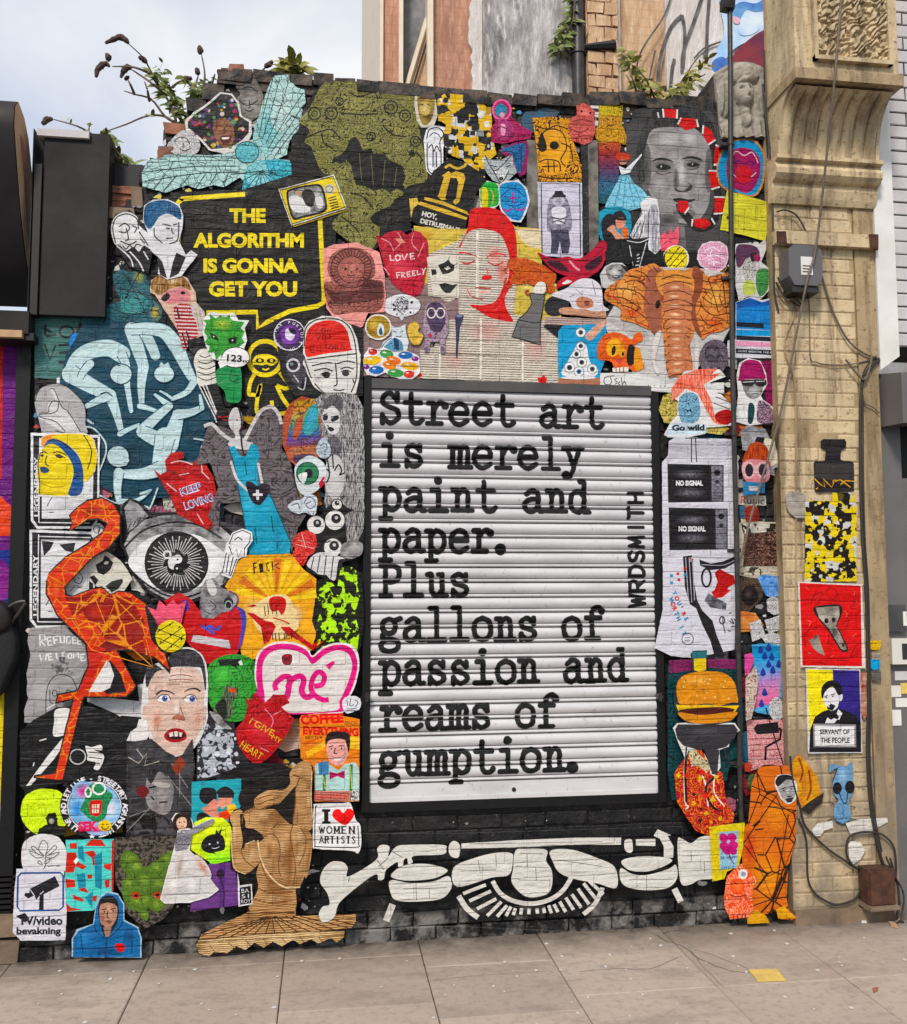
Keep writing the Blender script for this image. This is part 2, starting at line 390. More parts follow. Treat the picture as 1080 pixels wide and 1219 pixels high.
def textmesh(txt,bold):
    key = (txt,bold)
    if key not in _TM:
        cu = bpy.data.curves.new('t','FONT');cu.body = txt;cu.size = 1;cu.offset = bold;cu.resolution_u = 3
        o = bpy.data.objects.new('t',cu);COL.objects.link(o)
        dg = bpy.context.evaluated_depsgraph_get();ev = o.evaluated_get(dg);me = ev.to_mesh()
        v = [(a.co.x,a.co.y) for a in me.vertices];f = [tuple(p.vertices) for p in me.polygons]
        ev.to_mesh_clear();bpy.data.objects.remove(o);bpy.data.curves.remove(cu)
        x0 = min(a for a,b in v);v = [(a-x0,b) for a,b in v]
        _TM[key] = (v,f,max(a for a,b in v),.73)
    return _TM[key]
# ============================================================= materials of the place
def solid(name,c,rough=.6,metal=0.,spec=.4,nz=0.0,nscale=8,c2=None,bumps=0.0,bscale=40):
    m,t,b = mat(name);P = wpos(t);col = c
    if c2 is not None: col = mixc(t,ramp(t,noiseT(t,P,nscale,6,.6),.38,.66),c,c2)
    if isinstance(col,tuple): b.inputs['Base Color'].default_value = (*col,1)
    else: L(t,col,b.inputs['Base Color'])
    b.inputs['Roughness'].default_value = rough;b.inputs['Metallic'].default_value = metal;b.inputs['Specular IOR Level'].default_value = spec
    if nz: L(t,ramp(t,noiseT(t,P,nscale*1.7,5),.3,.7,max(0,rough-nz),min(1,rough+nz)),b.inputs['Roughness'])
    if bumps: bump(t,b,noiseT(t,P,bscale,5,.65),bumps,.006)
    return m
# black masonry paint, worn through to grime here and there
M_black,t,b = mat('black_masonry_paint');P = wpos(t)
c = mixc(t,ramp(t,noiseT(t,P,5,6,.65),.45,.7),(.006,.006,.007),(.022,.021,.021))
c = mixc(t,ramp(t,noiseT(t,P,19,6,.75),.60,.70,0,.75),c,(.17,.155,.14))
c = mixc(t,ramp(t,noiseT(t,wpos(t,(1,1,3)),50,4,.7),.66,.73,0,.6),c,(.34,.33,.31))
sx = t.nodes.new('ShaderNodeSeparateXYZ');L(t,P,sx.inputs[0])
up = ramp(t,sx.outputs['Z'],4.05,4.35,0,.5)
nn = ramp(t,noiseT(t,P,13,4),.42,.6);mu = t.nodes.new('ShaderNodeMath');mu.operation = 'MULTIPLY';L(t,up,mu.inputs[0]);L(t,nn,mu.inputs[1])
c = mixc(t,mu.outputs[0],c,(.16,.11,.075))
lo = ramp(t,sx.outputs['Z'],.10,.17,.9,0);n5 = ramp(t,noiseT(t,P,6,6,.7),.46,.6);mu = t.nodes.new('ShaderNodeMath');mu.operation = 'MULTIPLY';L(t,lo,mu.inputs[0]);L(t,n5,mu.inputs[1]);c = mixc(t,mu.outputs[0],c,(.20,.19,.18))
L(t,c,b.inputs['Base Color']);L(t,ramp(t,noiseT(t,P,12,3),.3,.7,.35,.7),b.inputs['Roughness']);b.inputs['Specular IOR Level'].default_value = .3
n1 = bump(t,b,noiseT(t,P,60,6,.7),.9,.006);bump(t,b,noiseT(t,P,16,4,.6),.7,.018,n1)
# pale ochre paint over brick, dirty at the foot
def ochre(name,base,dirt):
    m,t,b = mat(name);P = wpos(t)
    c = mixc(t,ramp(t,noiseT(t,P,3.2,6,.6),.35,.7),base,tuple(x*.74 for x in base))
    oi = t.nodes.new('ShaderNodeObjectInfo');c = mixc(t,ramp(t,oi.outputs['Random'],.3,1,0,.3),c,tuple(x*.6 for x in base))
    c = mixc(t,ramp(t,noiseT(t,wpos(t,(2.2,1,.25)),5,6,.7),.47,.63,0,.75),c,tuple(x*.42 for x in dirt))
    c = mixc(t,ramp(t,noiseT(t,wpos(t,(1,1,1.8)),30,6,.75),.57,.63,0,.85),c,(.16,.085,.045))
    c = mixc(t,ramp(t,noiseT(t,wpos(t,(1,1,.35)),8,5,.7),.50,.76,0,.6),c,dirt)
    sx = t.nodes.new('ShaderNodeSeparateXYZ');L(t,P,sx.inputs[0])
    lo = ramp(t,sx.outputs['Z'],.15,1.9,.95,0);nn = ramp(t,noiseT(t,P,7,5),.3,.6)
    mu = t.nodes.new('ShaderNodeMath');mu.operation = 'MULTIPLY';L(t,lo,mu.inputs[0]);L(t,nn,mu.inputs[1]);c = mixc(t,mu.outputs[0],c,(.20,.16,.12))
    L(t,c,b.inputs['Base Color']);b.inputs['Roughness'].default_value = .62;b.inputs['Specular IOR Level'].default_value = .3
    n1 = bump(t,b,noiseT(t,P,70,5,.7),.4,.004);bump(t,b,noiseT(t,P,13,4),.5,.012,n1);return m
M_ochre = ochre('ochre_masonry_paint',(.66,.52,.315),(.33,.23,.13))
M_ochre2 = ochre('bare_ochre_render',(.45,.335,.185),(.18,.11,.06))
M_joint = solid('dark_mortar',(.03,.028,.026),.9,bumps=.6)
M_steel = solid('black_steel',(.006,.006,.007),.5,.0,.25,.12,20,bumps=.15)
M_dkgrey = solid('header_grey',(.045,.044,.045),.55,nz=.1,c2=(.07,.066,.066))
M_pipe = solid('pipe_paint',(.02,.019,.02),.38,0,.4,.1,14,(.05,.042,.036),.2)
M_cable = solid('cable_brown',(.10,.075,.055),.6,c2=(.16,.125,.09),nscale=20)
M_cablek = solid('cable_black',(.025,.022,.02),.5)
M_rust = solid('rusty_steel',(.10,.045,.028),.8,.1,.2,.1,18,(.045,.022,.018),.5)
M_white = solid('white_gloss_timber',(.72,.71,.68),.42,nscale=4,c2=(.62,.60,.56),bumps=.1,bscale=20)
M_wgrey = solid('pale_grey_brick',(.55,.52,.52),.7,c2=(.47,.44,.45),nscale=6,bumps=.4)
M_grey = solid('grey_shopfront',(.115,.108,.106),.42,nz=.08,nscale=3,c2=(.14,.132,.13))
M_fascia = solid('grey_fascia',(.022,.019,.02),.6,nz=.12,nscale=2.2,c2=(.012,.011,.0115),bumps=.12,spec=.2)
M_dark = solid('soot_black',(.008,.008,.009),.6)  # plain black for fittings, backings, holes and the painted shadow at the window
M_ply = solid('weathered_plywood',(.50,.33,.19),.7,nscale=9,c2=(.40,.24,.13),bumps=.3)
M_plyred = solid('red_paint_on_ply',(.33,.08,.05),.6)
M_stone = solid('brown_stone',(.22,.155,.10),.85,nscale=7,c2=(.12,.085,.06),bumps=.9,bscale=22)
M_plastic = solid('white_plastic',(.60,.58,.52),.35)
M_yel = solid('yellow_paint',(.68,.48,.10),.7,nscale=22,c2=(.5,.36,.12),bumps=.3)
M_gum = solid('chewing_gum',(.55,.53,.50),.8)
M_glass = solid('dull_glass',(.03,.035,.04),.12,0,.7)
M_board = solid('graffiti_boarded_window',(.27,.27,.28),.8,nscale=5,c2=(.12,.12,.13),bumps=.2)
# pavement stone
M_pave,t,b = mat('york_stone');P = wpos(t)
oi = t.nodes.new('ShaderNodeObjectInfo')
c = mixc(t,ramp(t,noiseT(t,P,1.6,6,.6),.3,.7),(.49,.405,.33),(.40,.33,.27))
c = mixc(t,ramp(t,oi.outputs['Random'],0,1,0,.45),c,(.21,.17,.14))
c = mixc(t,ramp(t,noiseT(t,P,24,6,.75),.5,.72,0,.55),c,(.15,.125,.105))
c = mixc(t,ramp(t,noiseT(t,wpos(t,(1,1.6,1)),60,3,.7),.66,.74,0,.7),c,(.47,.43,.38))
c = mixc(t,ramp(t,noiseT(t,wpos(t,(.6,1.6,1)),4,6,.72),.50,.66,0,.42),c,(.16,.13,.105))
sx = t.nodes.new('ShaderNodeSeparateXYZ');L(t,P,sx.inputs[0])
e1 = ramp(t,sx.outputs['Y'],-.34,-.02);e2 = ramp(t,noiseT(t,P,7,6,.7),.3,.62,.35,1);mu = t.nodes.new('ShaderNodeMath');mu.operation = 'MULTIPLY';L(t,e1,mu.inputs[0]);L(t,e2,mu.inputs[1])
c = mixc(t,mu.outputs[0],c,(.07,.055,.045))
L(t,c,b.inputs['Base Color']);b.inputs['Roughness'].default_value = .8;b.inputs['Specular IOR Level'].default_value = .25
n1 = bump(t,b,noiseT(t,P,90,5,.75),.5,.003);bump(t,b,noiseT(t,P,9,5),.4,.01,n1)
M_purp = solid('purple_door_paint',(.17,.03,.22),.5,nscale=3,c2=(.12,.02,.2))
M_asph = solid('asphalt',(.05,.05,.05),.9,nscale=30,c2=(.065,.063,.06),bumps=.5,bscale=120)
# shutter: white sprayed steel with grey breath of overspray along the lips and drips of grime
M_shut,t,b = mat('white_sprayed_steel');P = wpos(t)
c = mixc(t,ramp(t,noiseT(t,wpos(t,(.5,1,2)),6,5),.45,.75,0,.6),(.56,.555,.57),(.36,.355,.37))
c = mixc(t,ramp(t,noiseT(t,wpos(t,(1,1,.6)),45,5,.7),.60,.68,0,.6),c,(.26,.235,.215))
L(t,c,b.inputs['Base Color']);b.inputs['Roughness'].default_value = .33;b.inputs['Specular IOR Level'].default_value = .5
bump(t,b,noiseT(t,wpos(t,(.3,1,1)),12,4),.25,.01)
M_inkb = solid('black_spray',(.006,.006,.007),.7,spec=.15,nscale=30,c2=(.018,.018,.019))
# streaked stained masonry of the house behind
def streaky(name,cols,rot,sc=(1.,1,.22),s=7,sp=.8,bricks=True):
    m,t,b = mat(name);P = wpos(t,sc,(0,rot,0));Q = wpos(t)
    c = mixc(t,ramp(t,noiseT(t,P,s,7,.72,.3),.36,.64),cols[0],cols[1])
    c = mixc(t,ramp(t,noiseT(t,wpos(t,(sc[0]*2,1,sc[2]*1.3),(0,rot,0)),s*2.3,5,.7),.52,.68,0,.8),c,cols[2])
    if bricks:
        mp = wpos(t,(1,1,1),(math.radians(-90),0,0));bt = N(t,'TexBrick');bt.inputs['Scale'].default_value = 1;bt.inputs['Brick Width'].default_value = .22
        bt.inputs['Row Height'].default_value = .075;bt.inputs['Mortar Size'].default_value = .007;L(t,mp,bt.inputs['Vector'])
        c = mixc(t,ramp(t,bt.outputs['Fac'],0,1,0,.3),c,tuple(x*.6 for x in cols[0]))
    L(t,c,b.inputs['Base Color']);b.inputs['Roughness'].default_value = .85;b.inputs['Specular IOR Level'].default_value = .2
    bump(t,b,noiseT(t,P,s*3,5,.7),.8,.03);return m
M_redb = streaky('stained_red_brick',[(.56,.29,.19),(.34,.165,.11),(.66,.42,.30)],.45)
M_gren = streaky('streaked_grey_render',[(.56,.535,.53),(.11,.10,.105),(.74,.72,.70)],.5,(1.,1,.3),5,bricks=False)
M_buff = streaky('stained_buff_brick',[(.66,.45,.28),(.46,.27,.15),(.76,.58,.42)],.35)
M_pale = streaky('pale_limewash',[(.72,.67,.64),(.56,.50,.46),(.80,.77,.75)],.3,bricks=False)
M_cream = solid('cream_painted_reveal',(.74,.64,.50),.6,nscale=5,c2=(.66,.55,.42),bumps=.2)
M_terr = solid('terracotta',(.33,.13,.07),.8,nscale=12,c2=(.16,.07,.045),bumps=.5)
M_plast = solid('cast_plaster',(.36,.33,.28),.85,nscale=8,c2=(.25,.225,.19),bumps=.8,bscale=25)
def leafmat(name,a,b_):
    m,t,b = mat(name);oi = t.nodes.new('ShaderNodeNewGeometry')
    c = mixc(t,ramp(t,noiseT(t,wpos(t),30,3),.35,.65),a,b_);L(t,c,b.inputs['Base Color']);b.inputs['Roughness'].default_value = .6
    try: b.inputs['Transmission Weight'].default_value = 0
    except Exception: pass
    return m
M_leaf = leafmat('buddleia_leaf',(.10,.15,.035),(.22,.24,.06))
M_leaf2 = leafmat('yellowing_leaf',(.42,.36,.08),(.16,.20,.05))
M_stem = solid('woody_stem',(.13,.09,.06),.8)
M_seed = solid('dry_seed_head',(.07,.045,.035),.9,bumps=.8)

def proj(x,y,z):
    d = Vector((x,y,z))-EYEP;k = d.dot(FW);return 540+FPX*d.dot(RT)/k,609.5-FPX*d.dot(UP)/k
def WXp(px,py,X):
    d = FW+RT*((px-540)/FPX)-UP*((py-609.5)/FPX);return EYEP+d*(X/d.x)

# ============================================================= ground and pavement
g = MB();g.add([(-300,-300,-.13),(300,-300,-.13),(300,300,-.13),(-300,300,-.13)],[(0,1,2,3)]);g.build('road',M_asph,None,'structure')
g = MB();g.box(-30,30,-2.55,.5,-.2,-.012);pav = g.build('pavement',M_joint,None,'structure')
XJ = [-3.9,-3.28,-2.66,-2.04,-1.42,-.80,-.17,.475,1.075,1.71,2.31,2.93,3.55,4.17]
rr = random.Random(3)
for i in range(len(XJ)-1):
    if i < 7: ys = [.25,-.19,-.71 if i > 5 else -.80,-1.40,-2.0,-2.5]
    elif i == 7: ys = [.25,-.34,-.86,-1.45,-2.0,-2.5]
    else: ys = [.25,-.73,-1.32,-1.9,-2.5]
    for j in range(len(ys)-1):
        x0,x1,y0,y1 = XJ[i]+.002,XJ[i+1]-.002,ys[j+1]+.002,ys[j]-.002
        m = MB();z = rr.uniform(-.0025,.0015);e = .004;tl = [rr.uniform(-.0015,.0015) for _ in range(4)]
        xy = [(x0,y0),(x1,y0),(x1,y1),(x0,y1)];xi = [(x0+e,y0+e),(x1-e,y0+e),(x1-e,y1-e),(x0+e,y1-e)]
        vs = [(a,b,-.05) for a,b in xy]+[(a,b,z-e+tl[q]) for q,(a,b) in enumerate(xy)]+[(a,b,z+tl[q]) for q,(a,b) in enumerate(xi)]
        m.add(vs,[(k,(k+1) % 4,(k+1) % 4+4,k+4) for k in range(4)]+[(k+4,(k+1) % 4+4,(k+1) % 4+8,k+8) for k in range(4)]+[(8,9,10,11)])
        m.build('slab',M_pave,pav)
# kerb towards the road
for k in range(-8,9):
    m = MB();m.box(k*.9+.003,k*.9+.897,-2.70,-2.555,-.2,-.004);m.build('kerb_stone',M_wgrey,pav)
def on_ground(name,label,cat,M,pts,z,h=.003):
    P = [WG(*q,z) for q in pts];m = MB();n = len(P)
    m.add([(p.x,p.y,z) for p in P]+[(p.x,p.y,z+h) for p in P],[tuple(range(n,2*n))]+[(i,(i+1) % n,(i+1) % n+n,i+n) for i in range(n)])
    o = m.build(name,M,None,None,(P[0].x,P[0].y,z));return tag(o,label,cat)
on_ground('paint_patch','square yellow paint mark on the pavement slab at lower right','paint mark',M_yel,[(891,1155),(925,1154),(936,1168),(903,1169)],.001,.0025)
on_ground('paper_scrap','small white paper scrap lying by the foot of the ochre pilaster','litter',M_white,[(1025,1094),(1031,1094),(1032,1099),(1026,1099)],.001,.006)
on_ground('cigarette_end','pale cigarette end on the pavement under the torn paper','litter',M_gum,[(982,1094),(984,1094),(988,1098),(986,1099)],.001,.006)
on_ground('dry_leaf','brown dry leaf on the slab at lower right','leaf',M_terr,[(1039,1177),(1046,1176),(1045,1180),(1040,1182)],.001,.004)
on_ground('dry_leaf','crumpled yellowish leaf beside the rusty box foot','leaf',M_ply,[(1058,1098),(1066,1099),(1070,1106),(1061,1103)],.001,.006)
# cracks: thin dark grooves lying in the slabs
for pts,w in (([(780,1112),(792,1119),(812,1126),(826,1137),(846,1147),(872,1156),(900,1158)],.0028),([(788,1112),(800,1108),(812,1108)],.003),([(690,1157),(735,1153),(775,1153),(800,1143),(812,1138)],.002),
               ([(508,1168),(560,1162),(620,1158),(650,1156)],.0016),([(826,1130),(850,1137),(890,1153),(903,1158)],.002),([(820,1127),(833,1145),(862,1176)],.0016)):
    P = [WG(*q,.002) for q in pts];m = MB();P = [(p.x,p.y) for p in P];P = spl(P,4,False);P = [(a+R_.uniform(-.006,.006),b+R_.uniform(-.004,.004)) for a,b in P]
    A_,B_ = ribbon(P,w);n = len(A_)
    m.add([(a,b,.0022) for a,b in A_+B_],[(i,i+1,i+1+n,i+n) for i in range(n-1)]);m.build('crack',M_joint,pav)
gm = MB();rr = random.Random(12)
for k in range(120):
    cx,cy,q = rr.uniform(-1.2,2.9),rr.uniform(-1.5,-.12),rr.uniform(.003,.0105)
    nn = rr.randint(5,8);vs = [(cx+q*rr.uniform(.6,1.3)*math.cos(6.283*i/nn),cy+q*rr.uniform(.6,1.3)*math.sin(6.283*i/nn),.0015) for i in range(nn)]
    gm.add([(a,b,.001) for a,b,_ in vs]+[(a,b,.0034) for a,b,_ in vs],[tuple(range(nn,2*nn))]+[(i,(i+1) % nn,(i+1) % nn+nn,i+nn) for i in range(nn)])
o = gm.build('gum_spot',M_gum,None,'stuff');tag(o,'pale chewing gum spots and crumbs scattered over the pavement','litter')

# ============================================================= main wall (bricks come last, once the posters are known)
WALL_OUT = [(23,1146),(27,1050),(40,640),(41,372),(128,372),(128,275),(120,272),(119,250),(136,246),(168,240),(169,196),(187,193),(187,177),(196,175),(196,152),(219,150),(226,140),(239,134),(240,121),(260,118),(262,102),(275,101),(275,86),(300,87),(346,91),(450,102),(550,114),(667,119),(669,112),(736,115),(800,122),(822,118),(849,121),(850,88),(880,82),(914,86),(922,300),(932,600),(947,1097)]
wall = thing('black_brick_wall','black painted brick wall covered in pasted street art posters','wall',(.6,.12,0))
wp = []
for (x,y) in WALL_OUT: q = W(x,y,0);wp.append((q.x,q.z))
wp[0] = (wp[0][0],-.03);wp[-1] = (wp[-1][0],-.03)
SH = (.232,1.715,.662,2.752)         # shutter opening x0 x1 z0 z1
m = MB();m.prism(wp,.009,.30);o = m.build('mortar',M_black,wall);o.location = (-.6,-.12,0)

# ------------------------------------------------------------- roller shutter
sh = thing('roller_shutter','white roller shutter with black typewriter lettering in black steel frame','shutter',(.97,-.03,.60))
SO = Vector((.97,-.03,.60))
def put(o,S): o.location = tuple(-Vector(S));return o
PITCHS = (SH[3]-SH[2]-.10)/26
PROF = [(.00,.007),(.015,-.006),(.06,-.0125),(.10,-.0155),(.15,-.0155),(.19,-.0125),(.215,-.006),(.225,.007),(.25,.007),(.26,-.003),(.32,-.0085),(.40,-.0125),(.52,-.0155),(.66,-.016),(.78,-.0145),(.88,-.011),(.95,-.006),(.965,.006),(1.0,.007)]
SY = -.014
def slat_y(u):
    for (a,ya),(b,yb) in zip(PROF,PROF[1:]):
        if u <= b: return (ya+(yb-ya)*(u-a)/(b-a))*1.3
    return 0
m = MB();nx = 1
for xx in (SH[0],SH[1]): m.v += [(xx,SY+yv*1.3,u*PITCHS) for u,yv in PROF]
n = len(PROF);m.f += [(i,i+1,i+1+n,i+n) for i in range(n-1)];m.sm += [True]*(n-1)
zb = SH[2]+.10
first = m.build('slat',M_shut,sh);first.location = (-SO.x,-SO.y,zb-SO.z)
for k in range(1,26):
    o = first.copy();COL.objects.link(o);o.location = (-SO.x+R_.uniform(-.001,.001),-SO.y+R_.uniform(-.0003,.0003),zb+k*PITCHS-SO.z)
m = MB();m.box(SH[0],SH[1],-.028,-.010,SH[2]+.012,SH[2]+.097);bar = put(m.build('bottom_bar',M_shut,sh),SO)
m = MB();m.box(SH[0]+.01,SH[1]-.01,-.036,-.028,SH[2]+.012,SH[2]+.032);put(m.build('bar_lip',M_shut,bar),(0,0,0))
q = W(612,940,-.03);m = MB();m.tube([(q.x,-.031,q.z),(q.x,-.020,q.z)],.011,12);put(m.build('lock_hole',M_dark,bar),(0,0,0))
m = MB();m.box(SH[0]-.02,SH[1]+.02,-.006,.006,SH[2]-.02,SH[3]+.03);put(m.build('backing',M_dark,sh),SO)
m = MB();m.box(SH[0]-.038,SH[0],-.040,.01,SH[2]-.03,SH[3]+.055);put(m.build('guide_rail',M_steel,sh),SO)
m = MB();m.box(SH[1],SH[1]+.042,-.040,.01,SH[2]-.03,SH[3]+.035);put(m.build('guide_rail',M_steel,sh),SO)
m = MB();m.box(SH[0]-.0,SH[1]+.0,-.046,.01,SH[3]-.006,SH[3]+.045);put(m.build('header_box',M_dkgrey,sh),SO)
m = MB();m.box(SH[0]-.042,SH[1]+.046,-.034,.01,SH[2]-.035,SH[2]+.010);put(m.build('sill',M_steel,sh),SO)
for px in (437,784):
    q = W(px,829,-.05);m = MB();m.tube([(q.x,-.078,q.z),(q.x,-.05,q.z)],.015,12);m.box(q.x-.006,q.x+.006,-.084,-.078,q.z-.022,q.z+.022)
    put(m.build('lock',M_pipe,sh),SO)
# lettering, one mesh a line, following every fold of the slats
GL = {
'i': [('s',(2,7),(5,7),(5,0)),('s',(1.3,0),(8.7,0)),('d',(4.8,10.2),.55)],
'l': [('s',(2,10.6),(5,10.6),(5,0)),('s',(1.3,0),(8.7,0))],
't': [('c',(4,10),(4,4),(4.2,1.2),(5.6,0),(7.6,.1),(9.2,1.2)),('s',(1.2,7),(8.4,7))],
'r': [('s',(1.3,7),(3.6,7),(3.6,0)),('s',(.8,0),(7.2,0)),('c',(3.6,4.4),(5,6.3),(7,7.2),(9,6.6)),('d',(9,6.2),.5)],
'e': [('s',(1.3,3.8),(8.7,3.8)),('c',(8.7,3.8),(8,6.1),(5.2,7.2),(2.2,6),(1.1,3.5),(2.2,.9),(5.2,-.1),(8.7,1.3))],
'a': [('c',(2,5.9),(4.6,7.2),(7,6.4),(7.3,4.4),(7.3,1.4),(8,.1),(9.7,.1)),('c',(7.3,4.3),(4,4.2),(1.4,2.9),(1.5,.9),(3.6,-.1),(5.8,.5),(7.3,2))],
's': [('c',(7.9,5.4),(5,7.1),(2.2,6.1),(2.6,4.2),(5,3.6),(7.8,2.7),(8,1),(5,-.1),(2.2,1.4)),('s',(7.9,7.1),(7.9,5.2)),('s',(2,1.9),(2,-.1))],
'S': [('c',(8.2,7.8),(5,10.1),(2,8.9),(2,6.6),(5,5.3),(8.3,4.2),(8.7,1.6),(5,-.1),(1.7,2)),('s',(8.3,10.1),(8.3,7.4)),('s',(1.6,2.6),(1.6,-.1))],
'm': [('s',(.2,7),(1.6,7),(1.6,0)),('s',(.1,0),(2.8,0)),('c',(1.6,5.6),(3.4,7.1),(5,6),(5,3),(5,0)),('s',(4.1,0),(6.2,0)),('c',(5,5.6),(6.9,7.1),(8.5,6),(8.5,3),(8.5,0)),('s',(7.5,0),(10,0))],
'n': [('s',(.8,7),(2.8,7),(2.8,0)),('s',(.6,0),(4.8,0)),('c',(2.8,5),(5,7.1),(7.2,6.2),(7.5,4),(7.5,0)),('s',(5.8,0),(9.5,0))],
'u': [('c',(.8,7),(2.5,7),(2.6,4),(2.8,1.4),(4.4,0),(6.2,.5),(7.5,2)),('s',(5.8,7),(7.5,7),(7.5,0),(9.5,0))],
'y': [('s',(.6,7),(4,7)),('s',(2.3,7),(5.2,.8)),('s',(6,7),(9.6,7)),('c',(8.2,7),(6.4,3),(4.8,-.8),(3.2,-2.9),(1.2,-2.6)),('d',(1.6,-2.3),.5)],
'p': [('s',(.6,7),(2.6,7),(2.6,-3)),('s',(.6,-3),(5.2,-3)),('c',(2.6,5),(5,7.1),(8,6),(8.8,3.5),(7.9,.9),(5.2,-.1),(2.6,1.7))],
'd': [('s',(5.4,10.5),(7.3,10.5),(7.3,0),(9.5,0)),('c',(7.3,5),(5,7.1),(1.9,6),(1.1,3.5),(2,.9),(4.8,-.1),(7.3,1.8))],
'g': [('c',(4.6,7.1),(2.2,6.2),(1.6,4.6),(2.4,2.9),(4.6,2.3),(6.8,3),(7.4,4.6),(6.8,6.3),(4.6,7.1)),('s',(6.9,6.5),(9.6,7.2)),('c',(2.6,2.8),(1.6,1.4),(2.8,.4),(6.6,.2),(8.8,-1),(8,-2.9),(4.8,-3.6),(1.6,-2.9),(1.1,-1.3),(2.8,.2))],
'o': [('c',(5,7.1),(2,6),(1.1,3.5),(2,.9),(5,-.1),(8,.9),(8.9,3.5),(8,6),(5,7.1))],
'f': [('c',(9.3,9.4),(7.6,10.5),(5.2,10),(4.2,8.2),(4.2,4),(4.2,0)),('s',(1.4,7),(8,7)),('s',(1.4,0),(7.4,0)),('d',(9,9.2),.4)],
'P': [('c',(2.9,10),(6.5,10),(8.8,8.8),(8.8,6),(6.5,4.8),(2.9,4.8)),('s',(.8,10),(2.9,10),(2.9,0)),('s',(.8,0),(5.4,0))],
'.': [('d',(3,.7),1.)],
'W': [('s',(0,10),(2.6,0),(5,8.5),(7.4,0),(10,10))],'R': [('s',(1,0),(1,10)),('c',(1,10),(6,10),(9,8.6),(9,6),(6,4.8),(1,4.8)),('s',(5,4.8),(9.4,0))],
'D': [('s',(1,0),(1,10)),('c',(1,10),(5.5,9.8),(9,7.4),(9,2.6),(5.5,.2),(1,0))],'M': [('s',(.6,0),(1.4,10),(5,2.6),(8.6,10),(9.4,0))],
'I': [('s',(5,0),(5,10))],'T': [('s',(.4,10),(9.6,10)),('s',(5,10),(5,0))],'H': [('s',(1,0),(1,10)),('s',(9,0),(9,10)),('s',(1,5),(9,5))],
'Z': [('c',(9,8.4),(6,10.2),(2,9.4),(1.4,7),(4,5.4),(7.6,4.2),(8.8,2.2),(6.4,-.1),(1,1.2))],
}
def caps_of(text,o,ux,uz,adv,th):
    """capsules (ax,az,bx,bz,r) in wall coordinates; ux, uz = unit vectors of glyph x and y"""
    out = [];rr = random.Random(hash(len(text)*31+int(o[0]*997)) & 255)
    for k,ch in enumerate(text):
        if ch not in GL: continue
        jx,jz = rr.uniform(-.12,.12),rr.uniform(-.12,.12)
        for st in GL[ch]:
            if st[0] == 'd': P = [st[1],st[1]];w = th*(.5+st[2]*.62)
            else: P = list(st[1:]);P = spl(P,4,False) if st[0] == 'c' else P;w = th*.5
            P = [(o[0]+(a+jx+k*adv)*ux[0]+(b+jz)*uz[0],o[1]+(a+jx+k*adv)*ux[1]+(b+jz)*uz[1]) for a,b in P]
            for (a,b),(c_,d) in zip(P,P[1:]): out.append((a,b,c_,d,w*rr.uniform(.93,1.08)))
    return out
def scan(caps,z,seed=0):
    iv = []
    for ax,az,bx,bz,r in caps:
        if z < min(az,bz)-r or z > max(az,bz)+r: continue
        xs = []
        for cx,cz in ((ax,az),(bx,bz)):
            h = r*r-(z-cz)**2
            if h > 0: xs += [cx-h**.5,cx+h**.5]
        dx,dz = bx-ax,bz-az;l = math.hypot(dx,dz)
        if l > 1e-9:
            nx_,nz_ = -dz/l*r,dx/l*r
            Q = [(ax+nx_,az+nz_),(bx+nx_,bz+nz_),(bx-nx_,bz-nz_),(ax-nx_,az-nz_)]
            for i in range(4):
                (x1,z1),(x2,z2) = Q[i],Q[(i+1) % 4]
                if (z1 > z) != (z2 > z): xs.append(x1+(x2-x1)*(z-z1)/(z2-z1))
        if xs: iv.append([min(xs),max(xs)])
    iv.sort();o = []
    for a in iv:
        if o and a[0] <= o[-1][1]+.0005: o[-1][1] = max(o[-1][1],a[1])
        else: o.append(a)
    return o
def surf_y(z):
    if z < zb: return -.028
    return SY+slat_y(((z-zb)/PITCHS) % 1.0)
def spray(caps,name,Mk,lift=.0018):
    m = MB();z0 = min(min(c[1],c[3])-c[4] for c in caps);z1 = max(max(c[1],c[3])+c[4] for c in caps);H = .0022
    k0 = int(math.floor((z0-zb)/H));k1 = int(math.ceil((z1-zb)/H))
    for k in range(k0,k1):
        za = zb+k*H;zc = za+H
        for a,b in scan(caps,za+H/2):
            j = .0022*noise.noise(Vector((a*60,za*90,3)));j2 = .0022*noise.noise(Vector((b*60,za*90,9)))
            a += j;b += j2
            if b-a < .0008: continue
            n0 = len(m.v);m.v += [(a,surf_y(za)-lift,za),(b,surf_y(za)-lift,za),(b,surf_y(zc)-lift,zc),(a,surf_y(zc)-lift,zc)];m.f.append((n0,n0+1,n0+2,n0+3));m.sm.append(False)
    return put(m.build(name,Mk,sh),SO)
for s_,x,y,x2,y2 in (('Street art',451,503.5,720,508.8),('is merely',451,555,695,558.5),('paint and',451,607,703,611),('paper.',451,656,614,658.5),('Plus',451,709,561,709.5),
                      ('gallons of',451,762,720,761),('passion and',451,813.5,748,813.5),('reams of',451,868,665,865.5),('gumption.',450,921.5,700,918.5)):
    p0 = W(x,y,SY);p1 = W(x2,y2,SY);zz = (p0.z+p1.z)/2;adv = (p1.x-p0.x)/len(s_);u = adv/10.6
    k = 0
    for wd_ in s_.split(' '):
        spray(caps_of(wd_,(p0.x+k*adv,p0.z*.7+zz*.3),(u,0),(0,.0151),10.6,.0265),'lettering',M_inkb);k += len(wd_)+1
p0 = W(766,722,SY);p1 = W(766,583,SY);adv = (p1.z-p0.z)/8;u = adv/13.
spray(caps_of('WRDZMITH',(p0.x,p0.z),(0,u),(-.0078,0),13.,.019),'signature',M_inkb)

